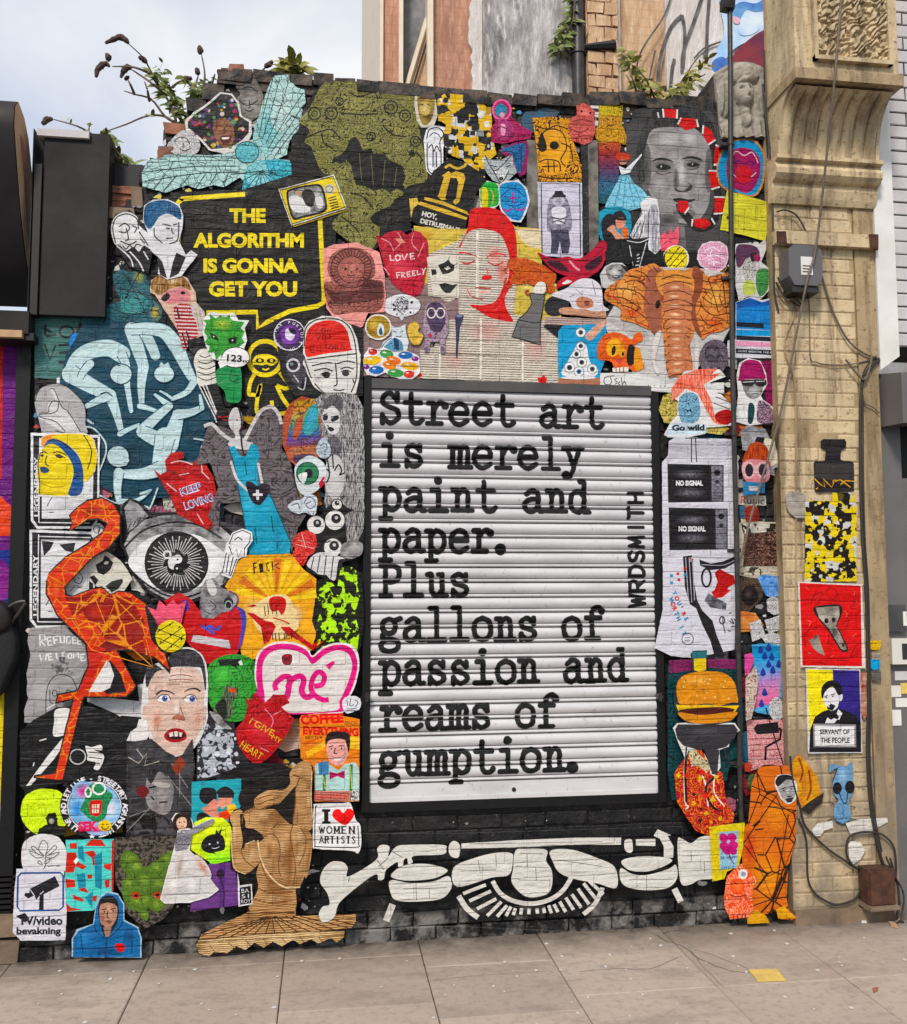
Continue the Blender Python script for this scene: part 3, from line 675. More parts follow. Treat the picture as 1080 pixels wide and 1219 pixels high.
# ------------------------------------------------------------- ochre pilaster and its console
PY = -.08;PX0,PX1,PX2 = 2.412,2.882,3.0
pil = thing('ochre_brick_pilaster','ochre painted brick pilaster right of the black wall','pillar',(2.7,0,0));PO = (2.7,0,0)
m = MB();m.box(PX0,PX1,PY+.0035,.3,-.03,4.3);m.box(PX0,PX1,PY+.0035,PY+.03,4.3,5.6);put(m.build('mortar',M_ochre2,pil),PO)
m = MB();m.box(PX1+.004,PX2,PY-.006,.3,-.03,4.0);put(m.build('side_strip',M_ochre2,pil),PO)
m = MB();m.box(PX0-.002,PX2+.004,PY-.02,.3,-.03,.07,.0);put(m.build('plinth',M_stone,pil),PO)
zf0,zf1 = W(985,300,PY).z,W(985,277,PY-.04).z
m = MB();m.box(PX0-.006,PX2+.002,PY-.045,PY,zf0+.02,zf1);rib = put(m.build('string_course',M_ochre,pil),PO)
m = MB();m.box(PX0-.006,PX0+.05,PY-.052,PY-.045,zf0+.02,zf1-.01,.004);put(m.build('rust_stain',M_rust,rib),(0,0,0));m = MB();m.box(PX2-.05,PX2,PY-.055,PY-.045,zf0+.01,zf1,.004);put(m.build('rust_stain',M_rust,rib),(0,0,0))
z1 = W(985,238,PY-.05).z;z2 = W(985,190,PY-.08).z;h = z2-z1
prof = [(PY,z1-.02),(PY-.02,z1-.02),(PY-.035,z1+.05*h),(PY-.05,z1+.25*h),(PY-.05,z1+.38*h),(PY-.075,z1+.42*h),(PY-.10,z1+.55*h),(PY-.105,z1+.68*h),(PY-.09,z1+.8*h),(PY-.085,z1+.86*h),(PY-.115,z1+.9*h),(PY-.115,z1+1.0*h),(PY,z1+1.0*h)]
m = MB();n = len(prof);m.add([(PX0-.02,a,b_) for a,b_ in prof]+[(PX2+.01,a,b_) for a,b_ in prof],[(i,i+1,i+1+n,i+n) for i in range(n-1)]+[tuple(range(n)),tuple(range(n,2*n))],False);put(m.build('moulding',M_ochre,pil),PO)
# fluted cavetto
YC = -.37;zt = W(1000,97,YC).z;zbm = z2
m = MB();NX = 128;NV = 22;V = []
for j in range(NV+1):
    v = j/NV;a = v*math.pi/2;y = (PY-.075)+(YC+.02-(PY-.075))*(1-math.cos(a));z = zbm+(zt-.02-zbm)*math.sin(a)**.85
    ny,nz_ = -math.cos(a)*.8,-math.sin(a)
    for i in range(NX+1):
        u = i/NX;fl = abs(math.sin(u*math.pi*8))**.55 if .0 < v else 0;d = .034*fl*min(1,v*5)*min(1,(1-v)*9+.2);V.append((PX0+.015+(PX2-PX0-.03)*u,y+ny*d,z+nz_*d*.6))
m.v = V;m.f = [(j*(NX+1)+i,j*(NX+1)+i+1,(j+1)*(NX+1)+i+1,(j+1)*(NX+1)+i) for j in range(NV) for i in range(NX)];m.sm = [True]*len(m.f);put(m.build('fluted_console',M_ochre,pil),PO)
for xx in (PX0,PX2-.018):
    m = MB()
    pr = [(PY+.0,zbm),(PY-.09,zbm)]+[((PY-.09)+(YC-(PY-.09))*(1-math.cos(k/10*math.pi/2)),zbm+(zt-zbm)*math.sin(k/10*math.pi/2)**.85) for k in range(1,11)]+[(PY,zt)]
    n = len(pr);m.add([(xx,a,b_) for a,b_ in pr]+[(xx+.018,a,b_) for a,b_ in pr],[tuple(range(n)),tuple(range(n,2*n))]+[(i,(i+1) % n,(i+1) % n+n,i+n) for i in range(n)])
    put(m.build('console_cheek',M_ochre,pil),PO)
m = MB();m.box(PX0-.01,PX2+.012,YC-.025,PY,zt-.01,zt+.05,.002);put(m.build('corona',M_ochre2,pil),PO)
m = MB();m.box(PX0+.004,PX2,YC,PY,zt+.05,5.9);blk = put(m.build('console_block',M_ochre,pil),PO)
xa,xb = PX0+.10,PX2-.045;za,zc = zt+.10,5.9
m = MB();m.box(xa,xa+.022,YC-.028,YC,za,zc);m.box(xb-.022,xb,YC-.028,YC,za,zc);m.box(xa,xb,YC-.030,YC,za,za+.022);put(m.build('panel_frame',M_ochre,blk),(0,0,0))
# vermiculated carving
m = MB();NX,NZ = 170,210;V = []
for j in range(NZ+1):
    for i in range(NX+1):
        x = xa+.022+(xb-xa-.044)*i/NX;z = za+.022+(5.3-za)*j/NZ
        w = noise.noise(Vector((x*13,z*13,1)))*1.5+noise.noise(Vector((x*26,z*26,5)))*.5
        f = abs(math.sin((x*-70+z*88)+w*3.4));f = min(1,max(0,(f-.3)*2.6));f *= min(1,max(0,(noise.noise(Vector((x*30+z*26,z*30-x*26,7)))*1+.24)*7))
        V.append((x,YC-.002-.019*f,z))
m.v = V;m.f = [(j*(NX+1)+i,j*(NX+1)+i+1,(j+1)*(NX+1)+i+1,(j+1)*(NX+1)+i) for j in range(NZ) for i in range(NX)];m.sm = [True]*len(m.f);put(m.build('carved_panel',M_ochre,blk),(0,0,0))
# bricks of the pilaster face
def brick_mesh(w,h,d,name='brick',j=.0015,ch=.004):
    m = MB();y0 = 0
    o = [(0,0),(w,0),(w,h),(0,h)];q = [(ch,ch),(w-ch,ch),(w-ch,h-ch),(ch,h-ch)]
    jj = lambda: R_.uniform(-j,j)
    vs = [(a,d,b) for a,b in o]+[(a+jj(),.003,b+jj()) for a,b in o]+[(a+jj(),jj()*.6,b+jj()) for a,b in q]
    m.add(vs,[(k,(k+1) % 4,(k+1) % 4+4,k+4) for k in range(4)]+[(k+4,(k+1) % 4+4,(k+1) % 4+8,k+8) for k in range(4)]+[(8,9,10,11)])
    return m
pb = []
z = .08;row = 0
while z < 4.02:
    x = PX0+(.0 if row % 2 else -.11)
    while x < PX1-.01:
        a,b_ = max(x,PX0)+.003,min(x+.222,PX1)-.003
        if b_-a > .03 and R_.random() > .02 and not (zf0 < z+.03 < zf1+.02): pb.append((a,b_-a,z))
        x += .225
    z += .075;row += 1
tmpl = {}
for a,w,z in pb:
    k = round(w,2)
    if k not in tmpl: tmpl[k] = brick_mesh(k,.069,.03,j=.002,ch=.005).build('brick',M_ochre,pil);o = tmpl[k]
    else: o = tmpl[k].copy();COL.objects.link(o)
    o.location = (a-PO[0],PY+R_.uniform(-.002,.002)-PO[1],z-PO[2]);o.scale = (w/k,1,1)

# ------------------------------------------------------------- right neighbour: white post, pale brick, grey shopfront
zq = W(1060,430,-.10).z
post = thing('white_timber_post','white painted timber post beside the ochre pilaster','post',(3.08,-.04,zq))
m = MB();m.prism([(3.004,zq-.05),(3.12,zq+.03),(3.12,5.6),(3.004,5.6)],-.10,.1);put(m.build('shaft',M_white,post),(3.08,-.04,zq))
m = MB();m.add([],[]);pr = [(3.125,zq+.10),(3.9,zq+.10),(3.9,6),(3.125,6)]
nw = thing('pale_brick_wall','strip of pale grey brick wall at the right edge','wall',(3.5,.1,zq))
m = MB();m.prism(pr,-.058,.3);put(m.build('mortar',M_joint,nw),(3.5,.1,zq))
z = zq+.1;row = 0
while z < 5.4:
    x = 3.128-(.1 if row % 2 else 0)
    while x < 3.6:
        a = max(x,3.128);b_ = min(x+.22,3.9)
        o = brick_mesh(b_-a-.004,.067,.04).build('brick',M_wgrey,nw);o.location = (a-3.5,-.064-.1,z-zq);x += .225
    z += .075;row += 1
sf = thing('grey_shopfront','grey painted shopfront with hood at the right edge','shopfront',(3.3,0,0));SFO = (3.3,0,0)
zt1,zb1 = W(1060,432,-.2).z,W(1060,498,-.2).z
m = MB();m.add([(3.02,-.02,zt1-.02),(4.2,-.02,zt1+.08),(4.2,-.24,zt1+.03),(3.03,-.24,zt1-.06),(3.02,-.02,zb1-.02),(4.2,-.02,zb1+.06),(4.2,-.24,zb1+.05),(3.03,-.24,zb1-.03)],[(0,1,2,3),(4,7,6,5),(3,2,6,7),(0,3,7,4),(1,5,6,2),(0,4,5,1)])
put(m.build('hood',M_grey,sf),SFO)
m = MB();m.box(3.01,3.14,-.045,.3,-.03,zb1+.05);put(m.build('door_jamb',M_grey,sf),SFO)
m = MB();m.box(3.146,3.6,-.035,.3,-.03,zb1-.3);put(m.build('door_panel',M_grey,sf),SFO)
m = MB();m.box(3.14,4.2,.1,.2,zb1-.3,zb1+.05);put(m.build('dark_recess',M_dark,sf),SFO)
def wbox(name,M,x0,y0,x1,y1,Y,d,parent=None,off=(0,0,0),j=0):
    a = W(x0,y1,Y);b_ = W(x1,y0,Y);m = MB();m.box(a.x,b_.x,Y,Y+d,a.z,b_.z,j);return put(m.build(name,M,parent),off)
def wthing(name,label,cat,parts,group=None):
    """thing made of boxes on the wall: parts = (name, material, x0,y0,x1,y1, Y, depth)"""
    x0,y1,x1,Y = parts[0][2],parts[0][5],parts[0][4],parts[0][6];q = W((x0+x1)/2,y1,Y);t_ = thing(name,label,cat,tuple(q),group)
    for p_ in parts: wbox(*p_,t_,tuple(q))
    return t_
wthing('intercom','white plastic door entry box with dark window on grey shopfront','intercom',[('case',M_plastic,1063,760,1092,791,-.085,.04),('window',M_glass,1075,766,1090,785,-.088,.004)])
wthing('meter_box','flat grey metal box above the white entry box','box',[('cover',M_dkgrey,1058,720,1078,752,-.075,.03),('label_plate',M_white,1076,728,1079.5,745,-.078,.004)])
for i,(x0,y0,x1,y1,M,lb) in enumerate(((1062,816,1073,830,M_white,'small white sticker on grey jamb below the entry box'),(1073,813,1084,826,M_yel,'small yellow sticker on grey jamb below the entry box'),
        (1067,831,1084,842,M_white,'wide white sticker on grey jamb under the yellow sticker'),(1063,845,1073,864,M_white,'tall white sticker, lowest on the grey jamb'),(1066,799,1080,810,M_wgrey,'pale grey sticker on the grey jamb just under the entry box'))):
    a = W(x0,y1,-.05);b_ = W(x1,y0,-.05);m = MB();m.box(a.x,b_.x,-.0475-i*.0006,-.0455,a.z,b_.z);o = m.build('sticker',M,None,None,tuple(a));tag(o,lb,'sticker')

# ------------------------------------------------------------- cable junction box, pipe, cables
jb = thing('junction_box','dark grey plastic cable box high on the ochre pilaster','junction box',tuple(W(957,343,PY)))
q0 = tuple(jb.location)
a = W(938,340,-.17);b_ = W(976,294,-.17)
m = MB();m.prism([(a.x,a.z+.05),(a.x+.03,a.z),(b_.x-.03,a.z),(b_.x,a.z+.05),(b_.x,b_.z-.03),(b_.x-.03,b_.z),(a.x+.03,b_.z),(a.x,b_.z-.03)],-.19,PY-.0);put(m.build('case',solid('grey_abs_plastic',(.11,.105,.11),.4,nz=.1),jb),q0)
m = MB();m.box(a.x+.02,b_.x-.02,-.18,PY,a.z-.035,a.z+.0);put(m.build('cable_gland',M_cablek,jb),q0)
l0 = W(954,327,-.19);l1 = W(967,306,-.19);m = MB();m.box(l0.x,l1.x,-.1925,-.19,l0.z,l1.z);lb = put(m.build('label_plate',M_white,jb),q0)
m = MB()
for k in range(3): m.box(l0.x+.008,l1.x-.008-.008*(k % 2),-.1935,-.1925,l0.z+.014+k*.016,l0.z+.020+k*.016)
put(m.build('print_line',M_cablek,lb),(0,0,0))
pipe = thing('drainpipe','grey black painted vertical pipe down the right of the posters','pipe',tuple(W(882,1010,-.075)));q0 = tuple(pipe.location)
PP = [W(x,y,-.075) for x,y in ((868,-60),(869.5,60),(870,180),(870.7,300),(872,420),(874,520),(877,640),(879,760),(880,870),(882,960),(884.5,1003))]
m = MB();m.tube([tuple(p) for p in spl([tuple(p) for p in PP],4,False)],.0135,12);put(m.build('pipe_run',M_pipe,pipe),q0)
e = PP[-1];m = MB();m.tube([tuple(p) for p in spl([(e.x,e.y,e.z+.03),(e.x+.003,e.y,e.z-.005),(e.x+.03,e.y+.005,e.z-.03),(e.x+.075,e.y+.02,e.z-.034)],5,False)],.020,12);m.tube([(e.x+.075,e.y+.02,e.z-.034),(e.x+.10,e.y+.025,e.z-.05)],.022,10);put(m.build('elbow',M_pipe,pipe),q0)
for (x,y) in ((870,170),(870.5,330),(873.8,516),(877.5,655),(880.5,909),(884,1001)):
    p = W(x,y,-.075);m = MB();m.tube([(p.x,p.y,p.z-.012),(p.x,p.y,p.z+.012)],.018,12);m.box(p.x-.045,p.x+.03,-.062,-.015,p.z-.008,p.z+.008);put(m.build('bracket',M_pipe,pipe),q0)
p = W(868,8,-.075);m = MB();m.box(p.x-.045,p.x+.03,p.y-.03,p.y+.03,p.z-.02,p.z+.04,.008);put(m.build('clamp',M_dark,pipe),q0)
def cable(label,pts,r,M=M_cable,Y=-.10,name='cable',Ys=None,n=7,group=None):
    P = [tuple(W(x,y,(Ys[i] if Ys else Y))) for i,(x,y) in enumerate(pts)];P = spl(P,6,False) if len(P) > 2 else P
    m = MB();m.tube(P,r,n);o = m.build(name,M,None,None,P[0]);tag(o,label,'cable',group);return o
cable('dark conduit running down the gap between posters and pilaster',[(912,60),(914,150),(920,230),(923,300),(924,370),(926,460),(929,560)],.014,M_cablek,-.05,'conduit')
cable('second thinner dark conduit beside the posters at upper right',[(908,100),(918,200),(921,300),(922,345),(927,372)],.006,M_pipe,-.085,'conduit')
cable('long grey brown cable slanting from the top across the junction box',[(1003,-20),(994,92),(985,180),(972,292),(961,334),(946,410),(929,493),(906,575),(894,616),(882,668)],.0065,M_cable,0,'cable',[-.42,-.42,-.32,-.21,-.20,-.15,-.12,-.09,-.09,-.08])
cable('black cable looping over from the conduit to the junction box',[(925,252),(935,250),(948,256),(958,272),(967,293)],.0045,M_cablek,-.11)
cable('brown cable swinging from junction box down to the right edge',[(977,322),(985,350),(995,378),(1010,405),(1028,420),(1047,427)],.0055,M_cable,-.10)
cable('thin cable dropping from the junction box and turning right',[(963,345),(964,380),(965,425),(972,431),(985,434),(1010,434),(1030,430),(1047,426)],.0035,M_cable,-.092)
cable('dark cable clump left of the junction box',[(924,336),(931,350),(944,360),(955,365),(948,356),(934,345),(926,330)],.005,M_cablek,-.105)
cable('brown cable tangled below the junction box',[(927,345),(935,356),(948,355),(957,345),(960,352),(952,366)],.004,M_cable,-.12)
cable('pale painted cable down the left of the pilaster',[(945,365),(944,380),(936,400),(935,420),(942,440),(947,470),(948,560),(948,640),(948,760),(950,880),(951,975)],.0048,M_ochre2,-.088)
cable('thick black cable running down the pilaster from the tangle',[(1047,428),(1038,437),(1028,452),(1025,480),(1024.5,560),(1027,640),(1031,700),(1033,760),(1034,830),(1033,900),(1037,960),(1046,1010),(1054,1035)],.008,M_cablek,-.10)
cable('thin black cable beside the thick one on the pilaster',[(1043,424),(1032,436),(1025.5,455),(1027.5,480),(1028,560),(1030,640),(1034,700),(1035.5,760),(1036.5,830),(1036,900),(1040,960),(1050,1014)],.004,M_cablek,-.105)
cable('brown cable loop curling off the tangle at the pilaster edge',[(1007,428),(1018,442),(1029,452),(1035,440),(1038,424)],.006,M_cable,-.115)
cable('short frayed brown cable end at the tangle',[(1028,470),(1030,480),(1040,485),(1047,492)],.0035,M_cable,-.10)
cable('black cable slanting down the pilaster over the blue creature',[(941,900),(944,930),(953,962),(960,985),(985,1010),(1005,1024),(1020,1034),(1034,1035)],.006,M_cablek,-.10)
cable('black cable hanging in a wide loop near the pavement',[(951,975),(960,1000),(962,1045),(970,1063),(982,1072),(995,1077),(1010,1074),(1021,1067),(1026,1052)],.0055,M_cablek,-.10)
cable('black cable ring lying against the torn paper low on the pilaster',[(1036,1034),(1018,1032),(1009,1020),(1008,1005),(1013,995),(1025,991),(1042,991),(1054,996),(1064,1008),(1067,1030),(1066,1050)],.0055,M_cablek,-.11)
cable('grey cable bundle going down behind the rusty box',[(1060,1022),(1068,1050),(1071,1075),(1068,1092),(1076,1098)],.006,M_pipe,-.14)
cable('second grey cable by the rusty box foot',[(1055,1020),(1064,1040),(1076,1065),(1073,1090),(1066,1098)],.005,M_pipe,-.15)
rb = thing('rusty_box','rusty brown steel box with door at the foot of the pilaster','box',tuple(W(1052,1086,-.2)));q0 = tuple(rb.location)
a = W(1036,1080,-.18);b_ = W(1067,1035,-.18)
m = MB();m.box(a.x,b_.x,-.17,PY,a.z,b_.z,.002);put(m.build('case',M_rust,rb),q0)
m = MB();m.box(a.x+.006,b_.x-.008,-.182,-.172,a.z+.008,b_.z-.008,.003);put(m.build('door',M_rust,rb),q0)
m = MB();m.box(a.x-.004,b_.x+.006,-.195,PY,a.z-.018,a.z+.004,.003);put(m.build('lower_flange',M_stone,rb),q0)

# ------------------------------------------------------------- left neighbour
fa = thing('grey_fascia_box','dark grey sheet metal fascia box left of the wall','fascia',tuple(W(85,372,-.06)));q0 = tuple(fa.location)
wbox('face_sheet',M_fascia,46,160,131,374,-.06,.3,fa,q0);wbox('coping_strip',M_wgrey,44,156,106,160.5,-.08,.3,fa,q0)
wbox('dark_return',M_dark,35,195,50,374,-.075,.2,fa,q0);wbox('corner_post',M_fascia,32,153,41,374,-.07,.2,fa,q0)
bm_ = thing('shop_lintel','dark lintel beam with pale wooden edge over the painted door','lintel',tuple(W(20,400,-.1)));q0 = tuple(bm_.location)
m = MB();m.box(-3,-1.42,-.10,.2,W(0,396,-.1).z,W(0,369,-.1).z);put(m.build('beam',M_fascia,bm_),q0);wbox('wood_edge',M_ply,-120,393,26,396.5,-.12,.05,bm_,q0);wbox('underside',M_dark,-120,396.5,40,400,-.09,.3,bm_,q0)
# bulging canopy with plywood cheek
cn = thing('shop_canopy','big rounded grey canopy with plywood end at the left edge','canopy',(-1.6,-.3,3.));q0 = (-1.6,-.3,3.)
XC = -1.48
back = [(22,121),(29,140),(34,165),(38,205),(41,255),(42,310),(40.5,366)];front = [(36,335),(30,300),(24,245),(19.5,185),(17,150),(18,126)]
def yz(px,py): q = WXp(px,py,XC);return (q.y,q.z)
ring = [yz(*q) for q in back+front]
n = len(ring);m = MB();m.add([(XC,a,b_) for a,b_ in ring],[tuple(t_) for t_ in tessellate_polygon([[Vector((a,b_,0)) for a,b_ in ring]])]);put(m.build('plywood_end',M_ply,cn),q0)
m = MB();m.add([(XC-.004,a,b_) for a,b_ in ring]+[(XC-1.5,a,b_) for a,b_ in ring],[(i,(i+1) % n,(i+1) % n+n,i+n) for i in range(n)],True);put(m.build('curved_body',M_fascia,cn),q0)
rp = [yz(*q) for q in ((24,160),(27,165),(31,200),(35,260),(38,290),(39,300),(36,300),(33,265),(29,215),(25,175))]
m = MB();m.add([(XC+.002,a,b_) for a,b_ in rp],[tuple(t_) for t_ in tessellate_polygon([[Vector((a,b_,0)) for a,b_ in rp]])]);put(m.build('red_graffiti',M_plyred,cn),q0)
# side of canopy below: dark wall
dv = thing('painted_door','wooden door covered in purple orange yellow and blue graffiti paint','door',tuple(W(0,1036,.05)))
q0 = tuple(dv.location)
dz0,dz1 = W(0,1036,.05).z,W(0,396,.05).z
for xa_,xb_ in ((-2.7,-2.2),(-2.195,-1.9),(-1.895,-1.595),(-1.592,-1.50)):
    m = MB();m.box(xa_,xb_,.05,.09,dz0,dz1);put(m.build('door_board',M_purp,dv),q0)
m = MB();m.box(-1.50,-1.434,.0,.2,-.02,dz1);put(m.build('door_frame',M_steel,dv),q0)
lv = thing('louvre_vent','black slatted vent under the painted door','vent',tuple(W(0,1090,0)));q0 = tuple(lv.location)
m = MB();m.box(-3,-1.49,.07,.12,-.02,W(0,1036,.05).z);put(m.build('backing',M_dark,lv),q0)
for k in range(7):
    a = W(-120,1047+k*6.6,.02);b_ = W(21,1043+k*6.6,.02);m = MB();m.add([(a.x,.0,a.z),(b_.x,.0,a.z),(b_.x,.05,b_.z+.006),(a.x,.05,b_.z+.006),(a.x,.0,a.z-.008),(b_.x,.0,a.z-.008)],[(0,1,2,3),(4,5,1,0)]);put(m.build('slat',M_fascia,lv),q0)
st = thing('stone_plinth','rough brown stone plinth below the vent','plinth',tuple(W(0,1146,-.03)));q0 = tuple(st.location)
for (x0,x1,y0,y1) in ((-120,-40,1089,1118),(-40,22,1090,1119),(-120,-10,1119,1150),(-10,22,1120,1150)):
    a = W(x0+.5,y1,-.03);b_ = W(x1-.5,y0,-.03);m = MB();m.box(a.x,b_.x,-.03,.2,a.z,b_.z,.006);put(m.build('stone',M_stone,st),q0)
# rucksack-like bundle at the very left
bk = thing('black_rucksack','black rucksack with grey top flap hanging at the left edge','bag',tuple(W(0,820,-.15)));q0 = tuple(bk.location)
def blobm(pts3,M,name,parent,off,y0,y1,bulge=.03):
    P = [W(x,y,y0) for x,y in pts3];P = [(p.x,p.z) for p in spl([(p.x,p.z,0) for p in P],4)] if False else spl([(p.x,p.z) for p in P],4)
    cx = sum(a for a,b in P)/len(P);cz = sum(b for a,b in P)/len(P);m = MB();rings = []
    for f,yy in ((1,y1),(1,y0+bulge*.8),(.93,y0+bulge*.3),(.75,y0),(.4,y0-bulge*.2)): rings.append([(cx+(a-cx)*f,yy,cz+(b-cz)*f) for a,b in P])
    n = len(P);vs = [v for r in rings for v in r]+[(cx,y0-bulge*.25,cz)];k = len(rings)
    m.add(vs,[(r*n+i,r*n+(i+1) % n,(r+1)*n+(i+1) % n,(r+1)*n+i) for r in range(k-1) for i in range(n)]+[((k-1)*n+i,(k-1)*n+(i+1) % n,k*n) for i in range(n)],True)
    return put(m.build(name,M,parent),off)
M_bag = solid('black_canvas',(.012,.012,.013),.9,bumps=.8,bscale=90)
blobm([(-20,745),(6,744),(14,752),(18,765),(17,785),(10,800),(4,815),(-2,825),(-20,830)],M_bag,'body',bk,q0,-.08,.04,.02)
blobm([(-20,716),(1,719),(8,726),(11,738),(8,747),(0,753),(-20,756)],M_fascia,'top_flap',bk,q0,-.10,.02,.02)
for pts in ([(8,724),(18,718),(26,716),(30,716)],[(14,740),(22,730),(30,718)]):
    m = MB();m.tube(spl([tuple(W(x,y,-.05)) for x,y in pts],4,False),.007,6);put(m.build('strap',M_pipe,bk),q0)

# ------------------------------------------------------------- ledge, dark infill and tiles left of the wall head
td = thing('broken_wall_end','broken ledge of stacked terracotta tiles at wall top left','tiles',tuple(W(150,270,.1)));q0 = tuple(td.location)
for k in range(7): wbox('tile',M_terr,132+R_.uniform(-2,2),222+k*4.2,160,225+k*4.2,.02+R_.uniform(0,.02),.2,td,q0,.003)
wbox('dark_infill',M_dark,132,196,170,221,.05,.2,td,q0);wbox('ledge_stone',M_stone,119,246,160,258,-.03,.2,td,q0,.006);wbox('ledge_stone',M_stone,122,258,152,272,-.015,.2,td,q0,.006)
wbox('corner_stone',M_stone,156,222,170,245,.0,.2,td,q0,.008)
# coping stones along the ragged head of the wall
rr = random.Random(5);tops = [(262,88),(300,87),(346,91),(398,96),(450,102),(500,108),(550,114),(610,117),(667,119),(736,115),(800,122),(849,121)]
for (x0,y0),(x1,y1) in zip(tops,tops[1:]):
    n = max(1,int((x1-x0)/26))
    for k in range(n):
        xa_ = x0+(x1-x0)*k/n;xb_ = x0+(x1-x0)*(k+1)/n;yy = y0+(y1-y0)*(k+.5)/n
        a = W(xa_+.6,yy+9,0);b_ = W(xb_-.6,yy-2+rr.uniform(-2,1.5),0)
        m = MB();m.box(a.x,b_.x,-.022+rr.uniform(-.008,.008),.31,a.z,b_.z,.006);o = m.build('coping_brick',M_black,wall);o.location = (-.6,-.12,0)
for (x0,x1,y0,y1) in ((260,290,86,101),(240,266,102,118),(222,244,119,134),(196,222,150,160),(187,206,176,190),(272,290,78,86)):
    a = W(x0,y1,0);b_ = W(x1,y0,0);m = MB();m.box(a.x,b_.x,-.012,.25,a.z,b_.z,.008);o = m.build('coping_brick',M_terr if x0 in (187,272,196) else M_black,wall);o.location = (-.6,-.12,0)

# ------------------------------------------------------------- house behind
YB = 2.3
hb = thing('brick_house','tall stained brick and render house wall behind the poster wall','house',(4,YB,0));HO = (4,YB,0)
def hb_box(name,M,x0,x1,Y,d,y1=140,parent=None,ztop=11,off=HO):
    a = W(x0,y1,Y);b_ = W(x1,y1,Y);m = MB();m.box(a.x,b_.x,Y,Y+d,0,ztop);return put(m.build(name,M,parent or hb),off)
hb_box('red_brick_wall',M_redb,515,574,YB,4)
hb_box('grey_render',M_gren,566,684,YB-.03,4)
hb_box('buff_brick_wall',M_buff,684,795,YB+.04,4)
hb_box('pale_rendered_wall',M_pale,795,1300,YB-.01,4)
hb_box('brick_end',M_redb,455,480,YB+.06,3.9)
hb_box('corner_strip',M_cream,452,456,YB+.03,3.9)
# ragged edge of the render over the brick
m = MB();rr = random.Random(9);zz = 0.;pts = []
xe = W(566,120,YB).x
while zz < 9: pts.append((xe-.02-.12*abs(noise.noise(Vector((zz*1.4,0,3))))-.03*rr.random(),zz));zz += .06
m.prism(pts+[(xe+.05,9),(xe+.05,0)],YB-.045,YB);put(m.build('render_edge',M_pale,hb),HO)
# boarded window between red brick strips, seen with its splayed reveal
win = hb_box('window',M_board,481,514,YB+.12,3.6)
for x0,x1,Y in ((475,480,YB-.02),(509,516,YB-.06)): hb_box('window_frame',M_cream,x0,x1,Y,.3,140,win,11,(0,0,0))
a,b_,c_ = W(481,112,YB+.1),W(509,112,YB+.1),W(509,22,YB+.1)
m = MB();m.prism([(a.x,a.z),(b_.x,b_.z),(c_.x,c_.z)],YB+.06,YB+.119);put(m.build('splayed_panel',M_buff,win),(0,0,0))
m = MB();P1 = W(482,112,YB+.05);P2 = W(509,22,YB+.05);m.tube([tuple(P1),tuple(P2)],.022,6);put(m.build('diagonal_bar',M_cream,win),(0,0,0))
m = MB();m.tube([(P1.x+.05,P1.y-.02,P1.z),(P2.x+.05,P2.y-.02,P2.z)],.008,6);put(m.build('shadow_gap',M_dark,win),(0,0,0))  # dark rod standing in for the shadow beside the diagonal bar
dp = thing('rainwater_pipe','dark rainwater pipe on the house wall behind','pipe',tuple(W(690,118,YB-.1)));q0 = tuple(dp.location)
a = W(689,118,YB-.1);m = MB();m.tube([(a.x,a.y,0),(a.x,a.y,10)],.052,14);put(m.build('pipe_run',M_pipe,dp),q0)
for zz in (6.,7.9): m = MB();m.tube([(a.x,a.y,zz),(a.x,a.y,zz+.07)],.062,14);put(m.build('collar',M_pipe,dp),q0)
# buff pier with rounded recess
a = W(700,118,YB-.12);b_ = W(737,118,YB-.12);pier = thing('buff_brick_pier','worn buff brick pier with broken patch behind the wall head','pillar',(a.x,a.y,0));q0 = (a.x,a.y,0)
m = MB();m.box(a.x,b_.x,YB-.10,YB+.04,0,11);put(m.build('mortar',M_buff,pier),q0)
wd = (b_.x-a.x)
z0 = W(718,135,YB-.12).z;rr = random.Random(4);k = 0
while z0 < 7.8:
    if k % 2 == 0: segs = [(0,.55),(.55,1)]
    else: segs = [(0,.3),(.3,.8),(.8,1)]
    for f0,f1 in segs:
        m = MB();m.box(a.x+wd*f0+.006,a.x+wd*f1-.006,YB-.13+rr.uniform(-.008,.01),YB-.10,z0+.006,z0+.098,.006);put(m.build('brick',M_buff,pier),q0)
    z0 += .104;k += 1
m = MB();q = W(712,57,YB-.13);m.tube([(q.x-.12,q.y-.0,q.z),(q.x+.14,q.y-.0,q.z+.03)],[.02,.045],7);put(m.build('broken_hole',M_dark,pier),q0)
a = W(738,118,YB-.06);m = MB();m.tube([(a.x,YB-.02,0),(a.x,YB-.02,11)],.03,8);put(m.build('corner_bead',M_cream,hb),HO)
# spray-painted lines and the blue figure on the pale wall
M_lineb = solid('black_spray_line',(.05,.045,.045),.7,nscale=12,c2=(.15,.14,.13))
def wall_line(pts,w,M,name,Y=YB-.02,k=0,off=HO,parent=None):
    P = [W(x,y,Y) for x,y in pts];P = spl([(p.x,p.z) for p in P],5,False);A_,B_ = ribbon(P,w);n = len(A_);m = MB()
    m.add([(a_,Y-.001*k,b2) for a_,b2 in A_+B_],[(i,i+1,i+1+n,i+n) for i in range(n-1)]);return put(m.build(name,M,parent or hb),off)
for k,pts in enumerate(([(782,110),(786,70),(798,34),(812,18)],[(812,86),(814,60),(826,26),(836,-4)],[(798,110),(800,84),(803,70)],[(841,74),(842,30),(845,-10)],[(812,18),(815,40),(813,80)],[(770,110),(774,88),(780,60)],[(826,70),(838,58),(852,52)],[(836,66),(844,56),(858,50)],[(756,90),(764,60),(790,20),(800,-10)])):
    wall_line(pts,.028 if k < 5 else .015,M_lineb,'graffiti_line',k=k+1)
